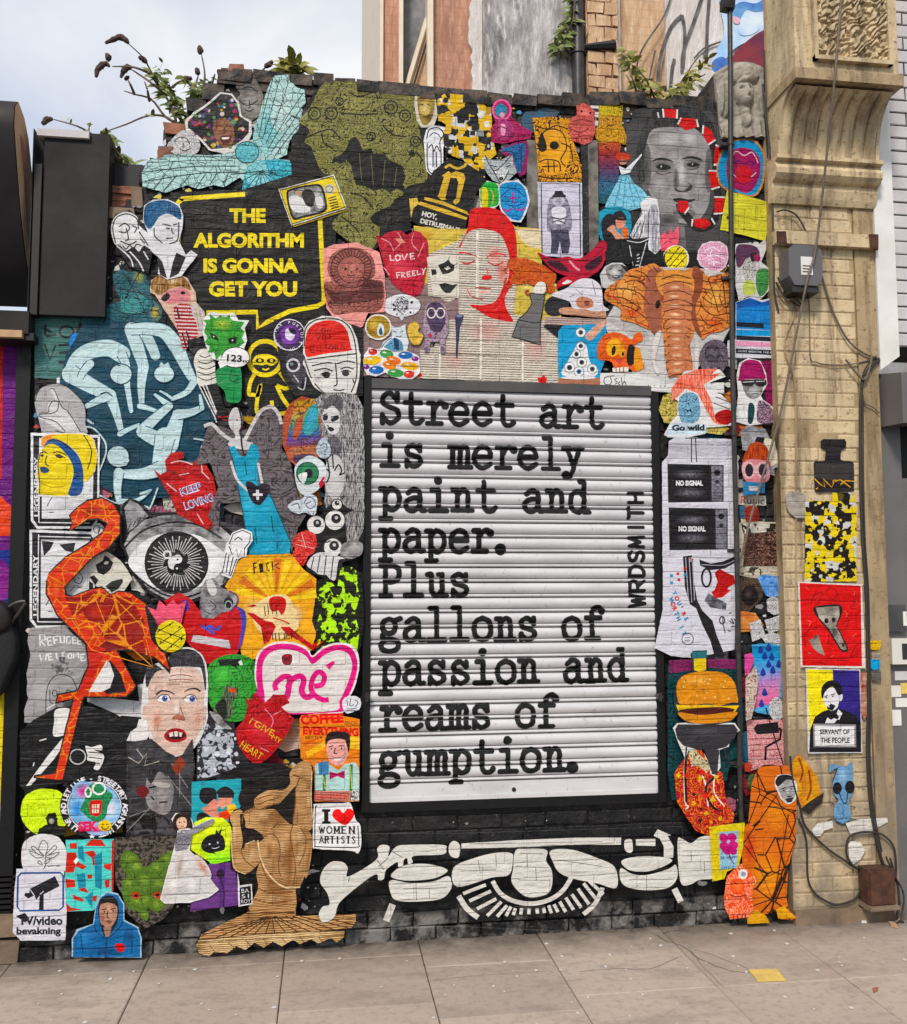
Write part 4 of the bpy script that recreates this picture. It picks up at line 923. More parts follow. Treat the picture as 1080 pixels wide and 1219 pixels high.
def wall_patch(pts,M,name,Y=YB-.03,k=0):
    P = spl([tuple((lambda q: (q.x,q.z))(W(x,y,Y))) for x,y in pts],5);m = MB();m.add([(a_,Y-.0012*k,b2) for a_,b2 in P],[tuple(t_) for t_ in tessellate_polygon([[Vector((a_,b2,0)) for a_,b2 in P]])]);return put(m.build(name,M,hb),HO)
M_sky1 = solid('pale_blue_spray',(.30,.52,.80),.7,nscale=3.5,c2=(.66,.74,.80));M_sky2 = solid('deep_blue_spray',(.03,.10,.42),.7,nscale=6,c2=(.12,.34,.62));M_wine = solid('dark_red_spray',(.22,.02,.03),.7,nscale=3,c2=(.03,.01,.06))
M_pink = solid('pink_spray',(.72,.40,.48),.7)
wall_patch([(862,-10),(925,-10),(921,28),(900,44),(872,60),(852,88),(848,70),(862,40),(858,10)],M_sky1,'blue_graffiti',k=1)
wall_patch([(874,8),(884,2),(900,4),(914,-4),(918,10),(900,14),(888,12),(880,24),(872,22)],M_sky2,'blue_graffiti',k=3)
wall_patch([(884,22),(898,20),(904,34),(892,42),(880,40)],M_sky1,'blue_graffiti',k=5)
wall_patch([(872,20),(880,22),(880,28),(874,28)],M_pink,'pink_graffiti',k=6)
wall_patch([(874,64),(888,50),(905,38),(918,38),(918,92),(872,82)],M_wine,'red_graffiti',k=4)
wall_patch([(848,74),(860,68),(868,78),(858,92),(848,88)],M_sky2,'blue_graffiti',k=7)
wall_patch([(830,96),(845,84),(852,92),(840,104)],M_pale,'pale_graffiti',k=8)

# ------------------------------------------------------------- plaster relief of a draped woman (above the posters, right)
rl = thing('plaster_relief','grey brown cast plaster relief of a draped woman at wall top right','relief',tuple(W(883,166,-.02)));q0 = tuple(rl.location)
NXr,NZr = 60,76;m = MB();V = [];keep = []
def relief(u,v):      # u,v in 0..1 from left/top ; returns height
    g_ = lambda cx,cy,rx,ry,p=2: max(0,1-((u-cx)/rx)**2-((v-cy)/ry)**2)
    h = .010*abs(noise.noise(Vector((u*9,v*14,2))))
    h += .052*g_(.49,.42,.19,.19)**.5+.04*g_(.49,.17,.32,.15)**.5+.035*g_(.49,.66,.10,.22)**.5
    h += .045*g_(.13,.45,.15,.26)**.5*(0.6+.4*math.sin(u*60+v*9))+.045*g_(.87,.45,.15,.26)**.5*(.6+.4*math.sin(u*60-v*9))
    h += .03*g_(.5,.98,.62,.27)**.5*(.7+.3*math.sin(u*34+math.sin(v*9)*2))
    h -= .015*g_(.42,.39,.05,.025)**.5+.015*g_(.57,.39,.05,.025)**.5+.008*g_(.49,.52,.06,.014)**.5;h += .018*g_(.495,.44,.03,.07)**.5
    return h
tl,tr_,br_,bl = W(850,88,0),W(914,86,0),W(918,166,0),W(857,166,0)
for j in range(NZr+1):
    for i in range(NXr+1):
        u,v = i/NXr,j/NZr;ax = tl.lerp(tr_,u);bx = bl.lerp(br_,u);p = ax.lerp(bx,v);top = .10*(1-(2*u-1)**2)*(1-v)
        V.append((p.x,-.012-relief(u,v),p.z+top*.6))
m.v = V;m.f = [(j*(NXr+1)+i,(j+1)*(NXr+1)+i,(j+1)*(NXr+1)+i+1,j*(NXr+1)+i+1) for j in range(NZr) for i in range(NXr)];m.sm = [True]*len(m.f);put(m.build('figure',M_plast,rl),q0)
m = MB();m.prism([(p.x,p.z) for p in (bl,br_,tr_,tl)],-.010,.12);put(m.build('back_plate',M_plast,rl),q0)

# ------------------------------------------------------------- plants rooted in the wall head
def plant(label,root,stems,leaves,seeds,Y=.12,name='buddleia',group=None,ml=M_leaf,fol=None):
    r0 = W(*root,Y);t_ = thing(name,label,'plant',tuple(r0),group);q0 = tuple(r0);m = MB();rr = random.Random(int(root[0]))
    for s_ in stems:
        P = [W(x,y,Y+(rr.uniform(-.1,.1) if i else 0)) for i,(x,y) in enumerate(s_)];P = spl([tuple(p) for p in P],4,False);n = len(P);m.tube(P,[.006*(1-i/n)+.0022 for i in range(n)],5)
    if stems: put(m.build('stem',M_stem,t_),q0)
    m = MB()
    for (x,y,n,L_) in leaves:
        c = W(x,y,Y)
        for k in range(n):
            a = rr.uniform(0,6.283);el = rr.uniform(-.5,.6);l = L_*rr.uniform(.6,1.15);w = l*.17;o = Vector((c.x+rr.uniform(-.02,.02),c.y+rr.uniform(-.05,.05),c.z+rr.uniform(-.02,.02)))
            d = Vector((math.cos(a)*math.cos(el),math.sin(a)*math.cos(el)*.6,math.sin(el)+.1)).normalized();s2 = d.cross(Vector((0,rr.uniform(-1,-.3),rr.uniform(-.4,.6)))).normalized()
            dn = Vector((0,0,-1));pts = []
            for f,ww in ((0,.15),(.3,1),(.65,.8),(1,0)): q = o+d*l*f+dn*l*.35*f*f;pts += [q-s2*w*ww,q+s2*w*ww]
            m.add([tuple(p) for p in pts],[(0,1,3,2),(2,3,5,4),(4,5,7,6)],True)
    if leaves: o = put(m.build('foliage',ml,t_,'stuff'),q0)
    for s_ in seeds:
        P = spl([tuple(W(x,y,Y)) for x,y in s_],4,False);n = len(P);m = MB();m.tube([(p[0]+rr.uniform(-.003,.003),p[1],p[2]+rr.uniform(-.003,.003)) for p in P],[.0035+.0125*math.sin(math.pi*min(.95,(i+.6)/n))**.7*rr.uniform(.8,1.15) for i in range(n)],7);put(m.build('seed_head',M_seed,t_),q0)
    return t_
plant('tall buddleia with drooping dark seed heads on the stepped wall head',(210,148),
      [[(210,148),(205,128),(192,106),(180,85),(170,68),(153,52)],[(196,112),(182,100),(165,88),(157,83)],[(184,90),(160,80),(134,79)],[(210,146),(196,138),(180,118),(160,112),(148,108)],[(160,112),(155,100),(152,95)],[(178,120),(175,105),(172,97)],[(210,148),(195,138),(175,138),(150,148),(124,157)],[(240,118),(244,90),(240,65)],[(232,104),(236,90)],[(252,100),(256,88)],[(205,104),(212,98),(222,94)]],
      [(186,92,26,.06),(198,108,34,.065),(206,122,34,.065),(213,134,34,.065),(221,142,24,.06),(228,106,26,.065),(246,108,30,.065),(252,100,14,.05),(192,84,14,.05),(240,116,20,.06),(176,137,4,.06),(205,97,5,.06)],
      [[(153,52),(148,46),(138,45),(126,51)],[(131,79),(124,76),(117,82),(114,92)],[(157,80),(150,81),(144,92)],[(175,74),(170,70),(166,67)],[(130,72),(127,64)],[(239,64),(238,55)],[(236,88),(235,81)],[(265,92),(259,83)],[(218,94),(228,93)],[(152,94),(150,91)]])
plant('small buddleia drooping over the end of the grey fascia box',(128,168),[[(128,168),(110,160),(92,150),(64,142)],[(128,168),(135,176),(146,188),(152,195)],[(105,160),(106,152)]],
      [(124,164,16,.08),(118,170,5,.05),(137,180,12,.09),(147,190,12,.09),(106,156,4,.05),(88,147,2,.05)],[[(62,142),(56,142),(50,148)]])
plant('leafy green plant hanging above the terracotta tiles',(152,196),[[(152,196),(150,205),(145,222)]],[(150,204,20,.10),(158,204,12,.10),(143,226,16,.09),(152,214,10,.08)],[])
plant('tuft of long leaves with dry seed stalk on the wall head',(345,92),[[(345,92),(340,80),(334,72)],[(310,88),(316,80),(322,76)]],[(346,82,22,.12),(352,78,16,.12),(340,78,12,.09),(362,82,6,.08)],[[(316,80),(324,73)]],ml=M_leaf2)
plant('yellow green weed growing along the wall head at right',(760,116),[[(760,116),(752,90),(744,66)],[(780,118),(770,96),(757,80)],[(800,118),(812,96),(832,66)]],
      [(746,70,9,.08),(750,80,12,.09),(755,90,14,.09),(761,99,16,.09),(768,106,16,.09),(742,62,6,.07),(778,112,10,.08),(788,114,8,.08)],[],Y=.5,ml=M_leaf2)
plant('pale yellow weed beside the plaster relief on the wall head',(815,118),[[(815,118),(822,100),(840,88)]],[(832,84,12,.08),(824,90,14,.08),(816,98,14,.08),(838,76,10,.07),(806,110,12,.08),(812,104,10,.08)],[],Y=.5,ml=M_leaf2)
plant('green creeper clinging to the grey render behind',(668,60),[[(662,66),(672,44),(682,24),(684,-5)]],[(682,14,12,.10),(680,26,16,.11),(675,38,20,.11),(670,48,20,.11),(666,58,18,.10),(684,0,10,.10)],[],Y=YB-.12,name='creeper')
# ============================================================= torn remains of older posters, under everything else
fr(0,0,1)
a = Art('older_paper_layers','torn remains of older printed posters showing between the newer ones','poster layers');rr = random.Random(19)
a.out = [(300,400),(301,400),(301,401)]
PC = ('b9b4ab','8c2c34','2c6a8a','c9a23c','d8d3ca','46424a','b06a80','5a7a4a','d07a3a','77706c','e2dfda','3a3840')
for k in range(250):
    if k % 3: x,y = rr.uniform(50,425),rr.uniform(370,1040)
    elif k % 2: x,y = rr.uniform(300,850),rr.uniform(120,440)
    else: x,y = rr.uniform(800,918),rr.uniform(300,960)
    w,h = rr.uniform(9,27),rr.uniform(8,24);n = rr.randint(6,10)
    P = [(x+w*math.cos(6.283*i/n)*rr.uniform(.6,1.15),y+h*math.sin(6.283*i/n)*rr.uniform(.6,1.15)) for i in range(n)]
    if not all(inpoly(q,WALL_OUT) and not (425 < q[0] < 795 and 445 < q[1] < 972) for q in P): continue
    a.p(rr.choice(PC),P,0,rr.choice('pfhnsbvp'),rr.choice(('222226','5a4a48','dcd8d0','1c2c3c')),rr.choice((9,14,20)) )
o = a.end();o['kind'] = 'stuff';ARTS.clear();ARTS.append(((40,100,925,1045),a.depth+.0003,[(-9,-9),(-8,-9),(-8,-8)],-.009))
# ============================================================= pasted and painted artwork, upper half
T3 = 3.6
# ---- far top left
fr(250,0,T3)
a = A('wheat_paste_portrait','grey drawn classical heads pasted at the very top of the stepped wall end','poster')
a.p('9a958e','140,345 160,328 190,332 212,370 228,415 218,480 182,515 140,497 112,440 128,402 112,372',1,'h','2a2624',9).b('d8d2ca','a8a29a',168,440,34,46,0,'h','3a3532',9)
a.l('221f1e',5,['125,430 150,450 178,448 206,430','150,470 170,478 190,466','140,380 170,372 205,395','168,430 172,455 164,464']).end()
fr(0,0,T3)
a = A('wheat_paste_portrait','laughing brown face with big dark hair full of coloured flowers','poster')
a.p('e4e0dc','945,396 995,402 1024,438 1036,495 1078,520 1080,572 1062,615 1012,648 962,660 895,645 862,606 830,580 795,558 793,518 830,482 868,458 905,428')
a.p('1d1a1e','945,404 990,408 1016,442 1028,500 1068,525 1066,570 1040,600 1000,625 955,636 905,640 868,600 838,572 806,548 806,522 836,490 874,465 912,436')
a.rnd(['b8262c','2e6f9c','c9a23a','6d3f86','4d8a4c','d9c8c0','8c2f5c'],130,(810,410,1062,636),5,12,3,(5,7),True)
a.p('8a5a42','925,515 958,508 990,525 1005,565 1000,610 975,634 945,625 920,580 912,545',1).b('a8714f','8a5a42',945,548,22,20).p('5a1a1c','945,588 970,582 992,585 985,612 962,618 948,606',1).p('efe6de','950,590 985,588 980,597 954,599')
a.l('2a1712',4,['928,545 940,538 952,543','968,542 980,538 992,546','960,545 966,566 955,572']).end()
a = A('wheat_paste_drawing','small white line drawing of a head at the left wall step','sticker')
a.p('e4e2e4','718,625 745,590 772,566 800,560 835,576 856,610 856,640 835,662 790,668 748,662',1,'s','4a4650',22).l('333',4,['745,610 770,590 800,596 815,620','770,640 795,648 820,636','784,612 790,628 782,632']).end()
# ---- teal bird
fr(250,0,T3)
a = A('paper_cut_bird','large pale turquoise line-cut bird with spread wings and fan tail','poster')
a.p('b9dbd8','-290,745 -268,692 -200,666 -100,662 0,668 104,656 108,622 160,608 192,598 205,520 226,440 262,350 278,326 335,322 345,358 372,376 404,386 412,440 394,468 404,500 384,540 372,582 345,600 332,640 330,664 290,684 342,690 360,732 334,782 300,836 262,846 214,862 170,864 134,836 148,782 128,762 60,804 20,795 -50,812 -100,796 -190,828 -240,815 -288,800',0,'v','20383c',9)
a.b('7fc9cf','a8d8d8',250,560,60,120,15,'v','1d3438',10).b('cfe9e4','b9dbd8',320,460,60,110,10,'v','20383c',9)
a.p('52b9cc','140,800 150,740 200,690 290,684 342,692 358,732 334,782 298,832 262,842 214,858 172,860 136,834',0,'v','0e3a46',11)
a.p('8fd6dc','150,735 230,690 250,790 200,830',1,'v','143a44',12)
a.e('6fc4cf',160,655,50,46,0,'v','123038',16).ring('16323a',4,160,655,50,46)
a.l('16323a',3,[f'{220},{735} {220+int(130*math.cos(t))},{735+int(112*math.sin(t))}' for t in (0,.3,.6,.9,1.25,1.6,1.9,2.2,2.6,3.0)],0)
a.l('16323a',3,['270,340 235,470 210,590','300,335 262,480 225,600','335,360 290,500 240,620','400,400 320,520 250,640','402,450 330,560 262,655','395,520 330,600 280,668'])
a.l('20444a',3,['100,690 -60,690 -270,700','110,715 -60,715 -285,740','120,740 -50,745 -280,780','100,672 -40,674 -220,675','60,800 80,740','0,795 30,745','-60,810 -20,750','-130,805 -80,748','-200,822 -140,752','-240,812 -190,750']).end()
# ---- black speech poster with the yellow figure
fr(0,0,1)
a = A('text_poster','black poster with yellow speech bubble reading THE ALGORITHM IS GONNA GET YOU','poster')
a.p('191818','203,230 292,226 350,208 401,216 400,280 397,330 400,380 372,398 362,440 358,492 300,494 287,460 286,392 245,385 216,382 212,300')
Y1 = 'f2dc1e'
a.l(Y1,5.5,'214,330 213,290 212,262 211,246 216,239 224,237 292,232',1)
a.l(Y1,5.5,'246,373 306,372 307,391 318,384 345,371 378,365 385,361 386,352 384,320 381,262',0)
a.t(Y1,'THE',273.5,265,16,43,0,.05).t(Y1,'ALGORITHM',230.5,294.5,16.3,131.5,0,.05).t(Y1,'IS GONNA',242.5,324.5,16.3,113,0,.05).t(Y1,'GET YOU',249,352.5,17,105,0,.05)
fr(220,280)
a.ring(Y1,22,398,610,82,84)
a.l(Y1,19,['345,690 325,730 318,785 335,790 365,790 375,740 362,790 360,880 420,870','470,680 500,720 520,745 500,760 455,745','455,745 480,800 520,870 445,880 430,820'])
a.p(Y1,'328,650 350,600 398,590 440,600 462,625 430,648 405,640 385,645 350,642',1).e('191818',372,622,22,12,0).e('191818',428,622,22,12,0).e(Y1,372,622,8,8).e(Y1,430,622,8,8).l(Y1,8,'385,662 400,668 418,660').end()
# ---- black crumpled paper and the olive camouflage skull
fr(250,0,T3)
a = A('backing_paper','crumpled black paper around the olive skull print','poster')
a.p('1b1a1a','350,590 380,560 400,470 490,345 720,365 890,392 930,560 935,790 1000,800 870,860 860,985 700,1075 610,1060 520,975 556,905 520,760 350,760',0,'p').end()
a = A('skull_print','big olive and black print of a skull shape filled with little drawings','poster')
a.p('8d8a4c','382,525 425,470 490,362 600,350 720,372 886,400 898,560 926,700 926,778 850,800 825,840 790,860 760,920 735,960 720,1030 690,1072 650,1075 600,1040 522,972 572,905 570,870 530,770 480,740 452,690 405,625 425,560',1,'s','1d1b14',9)
a.b('a09a58','86824a',600,450,150,80,0,'s','1d1b14',9).b('969150','86824a',800,560,80,140,0,'s','1d1b14',9).b('9a9655','86824a',640,900,60,90,0,'s','1d1b14',10)
a.p('171616','600,600 622,590 640,610 655,650 690,640 700,662 745,665 770,690 822,715 838,760 826,795 850,840 800,812 770,830 740,812 700,822 660,800 625,795 612,750 605,712 585,690 560,708 540,698 522,706 528,680 560,668 585,640',0).l('6d6a3a',3,['640,660 650,780','690,670 700,800','750,690 740,800','800,720 790,800'],1)
a.p('171616','378,610 425,630 455,690 470,755 430,748 390,700',1).p('171616','690,930 740,900 800,880 815,900 860,880 868,930 840,985 760,990 700,960',1)
for (x,y,r) in ((448,492,26),(520,490,26),(775,465,28),(835,500,24),(555,440,16),(690,590,18),(880,610,22)): a.ring('1d1b14',6,x,y,r).ring('1d1b14',4,x,y,r*.45)
a.l('1d1b14',6,['400,600 470,570 520,560 560,600','560,490 640,495 720,492','480,580 490,620 530,640','740,540 780,580 840,590','600,400 640,420 700,400 720,430','840,700 880,660 910,690','600,830 660,850 700,900','560,930 600,960 640,1000'],1).end()
# ---- yellow retro TV
a = A('tv_sticker','yellow retro television cut-out showing a black and white photo','sticker')
a.p('e8e4da','293,816 532,752 586,896 350,972').p('ecd32a','300,820 528,760 578,893 353,964').l('2a2412',5,'300,820 528,760 578,893 353,964',0,1)
a.p('171615','328,838 350,812 430,796 478,800 500,870 492,912 400,938 352,940',1).p('b9b9b8','336,842 356,820 430,804 472,808 490,870 484,904 400,928 358,930',1,'f','262626',14)
a.p('efefef','340,850 380,845 420,880 430,910 380,915 350,900',1).p('2a2a2a','395,830 430,815 450,850 440,890 410,880',1).p('dcdcdc','452,850 480,850 484,890 462,895',1).e('caa88a',380,832,14,12).e('b8b8b8',460,835,12,14)
a.e('d9d2c2',512,815,24,22,-10).ring('554c1c',3,512,815,15,14).l('2a2412',5,['506,855 540,846','509,866 543,857','512,877 547,868','515,888 550,879','519,899 553,890','522,910 556,901'],0)
a.l('9a861c',6,'350,965 360,975 586,905 578,893',0).end()
# ---- small things beside the skull
a = A('sticker','small yellow tinted portrait of a man in a helmet at the top of the wall','sticker')
a.p('d9d2c4','878,402 910,392 950,398 972,420 975,500 955,550 905,552 885,520 875,460').p('c2a54e','888,410 912,400 948,406 962,430 955,500 930,540 905,530 892,480',1,'h','4a3a16',16).b('e0cf92','c2a54e',920,470,24,34).l('3a2c12',4,['900,455 915,452','930,452 945,458','912,500 925,504 940,498','895,430 920,420 950,432']).end()
a = A('ice_lolly_sticker','tall white ice lolly ghost drawn in blue black line beside the letter fragments','sticker')
a.p('f1f1f4','915,610 925,560 960,542 1005,550 1016,585 998,640 1000,740 980,752 972,785 952,782 946,755 925,735').l('23264a',5,['928,600 940,560 980,555 1000,580 985,610 985,640','930,620 935,735 985,742 988,640','935,640 950,625 958,655 970,630 984,655','955,720 955,650','970,722 968,655','958,745 962,778'])
a.l('23264a',4,'940,590 955,575 975,580 990,600').end()
fr(500,0,T3)
a = A('letter_poster','dense black poster of yellow and white letter fragments near the wall top','poster')
a.p('161616','62,404 140,410 302,418 306,520 310,600 326,665 288,702 276,768 240,742 182,692 112,664 95,600 110,540 78,522',0,'x','e0b62c',11).rnd(['e6e4de','e5bd2e','151515'],110,(70,415,300,740),7,18,4,(4,5),True).end()
a = A('icon_sticker','magenta and pink haloed lady cut-out under the wall head','sticker')
a.p('b81f62','305,480 322,442 350,432 380,450 392,510 430,545 478,572 470,600 400,612 350,622 305,615 300,560 320,530',0,'s','5a0f38',12)
a.ring('e86aa0',9,348,478,38,42).e('2d86a8',345,480,26,28).b('e8c8cc','c88aa0',350,500,12,14).p('c24a86','330,530 370,520 400,560 370,600 330,590',1,'s','47103a',16).p('e7a0bd','345,540 365,545 360,585 345,580',1).l('4a0c30',4,['320,560 350,550 390,575','330,600 370,590 450,590']).end()
a = A('sticker','blue torso cut-out with magenta shadow below the haloed lady','sticker')
a.p('8e1f5e','335,650 400,618 455,610 462,650 452,750 425,765 390,700',0).p('2c6fa8','342,652 400,628 448,625 440,700 425,750 405,715 390,668',1,'s','123456',14).l('0c1c38',4,['350,655 395,660 410,700','430,640 432,740']).end()
a = A('wolf_sticker','grey facetted wolf head cut-out above the blue face','sticker')
a.p('b9c0c2','276,672 300,690 345,692 392,668 398,710 414,745 385,770 350,796 310,780 285,750 270,715',0,'v','3a4245',18).p('e3e6e6','310,735 345,720 378,738 350,785',0,'v','4a5255',20).l('2a3033',4,['276,672 310,735 345,720 392,668','310,735 345,790 378,738','300,715 325,722','365,722 385,715']).e('1a1d1f',345,772,10,7).end()
a = A('face_sticker','bright blue round face sticker with magenta eyes beside the red portrait','sticker')
a.p('e8e6ee','332,800 360,782 420,780 455,815 468,870 452,920 430,960 385,955 345,915 328,850').p('3ba3dc','340,806 366,790 415,788 448,820 458,870 444,915 425,950 390,945 352,908 336,850',1,'s','1a4a8c',13).l('b02a8c',7,['350,900 370,912 392,900','410,900 428,908 445,895','395,830 395,880','380,858 412,855']).l('1c3a80',4,['345,850 390,815 450,850','360,880 400,890 440,880']).end()
a = A('ice_lolly_sticker','green and yellow melting ice lolly sticker next to the blue face','sticker')
a.p('e7e8e0','250,795 280,782 335,795 342,880 315,900 285,900 280,948 258,950 255,880').p('35c04a','258,800 285,788 328,800 334,875 310,892 262,890',1,'s','146a24',15).p('e3cf3c','262,820 280,812 290,850 280,930 265,945 262,890',1).l('f2a23a',5,'300,820 312,850 305,880').end()
a = A('letter_poster','tilted black poster with a large golden letter n with tilde','poster')
a.p('161514','-48,900 -5,838 55,742 120,686 185,702 250,742 282,782 240,832 225,900 198,950 186,1018 100,1012 0,978 -44,952')
G1 = 'd9b44a'
a.p(G1,'72,850 78,842 100,768 92,760 120,742 132,752 106,856 112,862 92,866').p(G1,'122,756 152,742 184,752 192,770 166,872 150,886 138,872 152,858 162,790 155,772 130,770').l(G1,11,'105,728 122,716 140,724 160,730 188,720 194,708')
a.p(G1,'18,852 100,872 200,915 208,930 100,888 16,864').p(G1,'0,872 110,905 200,940 196,950 100,922 -10,884').t('e9e6dc','HOY,',5,932,22,66,14,.04).t('e9e6dc','DETRUSMAUS',-2,962,20,172,14,.04)
a.p('e0c25a','-48,860 -14,856 -6,880 -30,900 -40,940').end()
a = A('skull_drawing','orange poster with black line drawing of a skull head with drop shaped eye','poster')
a.p('e8a32c','478,512 560,508 640,514 650,600 690,720 688,786 505,784 498,650',0,'s','2a1a0a',7)
a.p('e9a730','520,580 560,560 620,575 640,640 635,700 610,750 540,760 515,700').l('241608',5,['490,545 540,560 580,545 632,560','520,600 530,570 570,560 610,580 625,640 600,690 620,720','510,700 540,690 590,700 600,740','520,720 590,718','545,695 548,745','570,697 572,745','600,620 640,640 652,700','505,760 560,772 650,770'])
a.p('1a120c','518,575 535,612 540,645 522,658 504,645 506,610',1).e('1a120c',572,630,20,18).l('1a120c',5,'640,750 655,735 652,752 672,738').end()
a = A('photo_poster','pale lilac poster of a man in a bowler hat with white beard standing','poster')
a.p('d3d0e0','500,786 690,790 694,1115 650,1112 508,1100',0).l('2b2840',5,'516,792 680,796 684,1100 520,1090',0,1)
a.p('b7b4c6','548,870 565,848 610,848 632,872 648,960 632,1002 550,1000 540,940',1,'f','5a5768',14).p('e5e3ec','562,900 620,900 612,960 575,960',1).b('9a96a6','c8c5d4',590,868,26,22).p('201e2a','562,846 572,838 575,825 605,824 612,838 624,846 618,852 568,853').l('5a5768',6,['555,935 600,945 635,930','560,960 590,952 620,965'])
a.p('2b2936','556,990 632,990 640,1050 632,1092 604,1092 596,1040 585,1092 556,1090 560,1040',0,'f','55526a',16).end()
a = A('figure_sticker','salmon pink seated animal-headed figure above the empty black strip','sticker')
a.p('d96a62','665,462 690,448 720,460 748,485 742,512 748,560 735,612 700,628 650,612 632,560 640,515 668,500',0,'s','7a2a2a',10).b('e88a80','d96a62',700,490,26,22).d('2a1212',5,'688,485 726,492').e('b84a48',700,508,10,7).l('8a2f30',5,['640,560 680,575 720,560','660,600 690,590 730,590','650,530 690,520 736,530']).end()
a = A('figure_sticker','bearded figure cut-out fading from yellow through orange to blue','sticker')
a.g(['d8c32e','e0a024','d86a26','b03a3a','5a3a70','2e7a9a','1e5a66'],'766,450 870,450 846,880 762,870','s','281a14',10)
a.p('dba426','748,580 765,535 800,520 860,530 886,590 880,620 830,605 780,612',1,'s','5a3410',12).e('d8c02c',815,478,44,26,0,'s','6a5a10',14).b('e6b44a','cf8a2c',815,515,26,24,0,'s','5a3410',16).l('3a2008',4,['800,510 810,514','822,512 832,510','805,534 818,540 832,532']).end()
# timber battens standing between posters
for (x0,y0,x1,y1,nm,lb) in ((628,168,640,292,'timber_batten','worn grey timber batten left of the orange skull poster'),(693,170,700,302,'timber_batten','thin dark timber batten right of the bowler hat poster'),(701,168,711,300,'timber_batten','broad weathered timber batten beside the gradient figure')):
    p0 = W(x0,y1,-.02);p1 = W(x1,y0,-.02);m = MB();m.box(p0.x,p1.x,-.026,-.004,p0.z,p1.z,.002);o = m.build(nm,M_black if x0 == 693 else solid('weathered_batten',(.20,.18,.15),.8,nscale=14,c2=(.05,.045,.04),bumps=.5),None,None,tuple(p0));tag(o,lb,'batten')
# ---- grey woman with coral snake
fr(780,0,T3)
a = A('backing_paper','grey black pasted paper behind the woman with the snake','poster')
a.p('232222','-110,560 -90,470 60,440 250,440 262,560 300,620 300,820 270,1000 120,1200 -60,1160 -110,900',0,'f','4a4948',5).end()
fr(690,110,4.5)
a = A('photo_portrait','large grey photographic portrait of a young woman ringed by a red banded snake','poster')
a.p('4a4849','250,180 360,160 380,90 480,60 600,50 700,90 740,180 760,260 770,420 760,560 760,700 800,770 790,830 560,850 430,830 430,700 380,560 280,520 250,380',0,'f','4a4849',5)
a.p('8a8687','345,215 400,185 520,185 620,190 665,240 695,300 705,400 700,520 690,600 660,660 610,700 540,700 470,680 420,640 385,560 350,470 340,330',1,'f','aaa6a7',6)
a.b('c4c0c1','8a8687',480,255,110,60).b('c8c4c5','989495',590,250,60,50).b('b2aeaf','8a8687',430,500,56,70).b('b4b0b1','8a8687',640,500,44,80).b('d2cecf','a4a0a1',545,430,24,90,-4).b('8f8b8c','6d6a6b',560,650,60,30).b('b0acad','8a8687',585,520,20,22)
a.b('4c4a4b','8a8687',440,395,68,36).b('504e4f','8e8a8b',610,385,56,32).b('454344','6a6768',355,400,30,130).b('4a4849','6d6a6b',690,420,20,120).b('403e3f','6d6a6b',470,690,60,40).b('4a4849','7a7778',515,470,14,60)
a.p('1f1e1e','300,330 320,250 350,160 400,100 480,75 560,60 640,90 700,150 730,230 740,330 712,420 705,320 680,240 640,195 540,188 440,188 380,210 352,300 345,400 350,480 310,460',1,'k','454344',9)
a.p('242323','385,372 420,352 470,356 505,374 470,366 420,364',1).p('262525','545,358 590,342 640,350 655,368 600,356',1).p('1d1c1c','408,400 435,384 470,390 490,406 462,416 430,414',1).p('201f1f','572,386 600,376 630,380 645,392 615,400 588,398',1).d('bcb8b9',6,'438,398 606,386').e('141313',450,400,10,9).e('141313',614,388,9,8).l('3c3a3b',4,['408,428 440,440 490,430','575,412 610,412 640,400'])
a.p('3a3839','508,510 530,525 555,528 575,515 590,500 578,480 600,500 594,524 560,535 520,532',1).p('2c2a2b','500,572 540,566 580,574 622,572 590,590 550,596 515,588',1).b('959192','706d6e',570,612,34,14)
a.p('8c8889','430,700 560,710 570,830 440,830',0,'f','5a5758',8)
fr(780,0,T3)
a.l('1f1d1d',(28,36),'-10,490 35,478 95,488 150,520 205,560 238,605 262,660 262,720 262,790 270,850 262,910 235,965 180,975 140,935 112,900 105,872')
SN = 'cf2626'
a.p(SN,'38,465 90,470 88,508 40,502').p(SN,'108,505 170,510 180,545 130,560 98,535').p(SN,'208,540 240,560 256,600 228,622 204,580').p(SN,'258,625 290,640 280,700 250,705 252,660').p(SN,'228,735 268,735 272,800 240,808 232,770').p(SN,'256,845 298,848 290,912 252,915').p(SN,'165,940 215,935 240,960 215,982 168,975').p(SN,'96,862 138,862 145,890 122,915 96,905')
a.l('e8e4e2',7,['32,465 36,505','94,470 92,510','96,534 110,506','176,512 184,545','206,538 202,575','226,622 258,600','258,622 292,640','250,708 280,704','228,733 268,733','240,812 276,802','252,845 298,846','250,918 292,914','240,935 255,962','160,940 156,972','145,890 125,918','10,482 14,506'],0).end()
fr(780,0,T3)
a = A('halo_face_sticker','red and magenta scribbled face inside a bright blue halo beside the pipe','sticker')
a.p('c98a4a','262,720 276,660 300,622 350,598 420,600 460,640 472,700 462,790 430,840 380,842 345,825 300,815 268,780',1).p('2b94c8','268,720 284,664 312,622 356,604 415,606 452,644 464,700 454,785 424,834 370,832 300,806 274,770',1)
a.p('b01c4a','305,700 322,655 360,635 415,645 448,690 445,760 415,815 380,828 345,812 315,790 305,750',1,'s','5a1a7a',16).p('d9283a','345,720 380,710 412,730 410,775 380,800 350,780',1,'s','7a1030',15).l('e9b8c8',5,['318,690 345,650 380,668 415,655 440,700','325,740 345,760','410,760 432,740']).l('4a1060',5,['335,700 355,690 372,700','388,702 408,692 425,704','355,785 380,792 402,782']).end()
a = A('brick_print','plain yellow paper square pasted over bricks left of the ochre pilaster','poster')
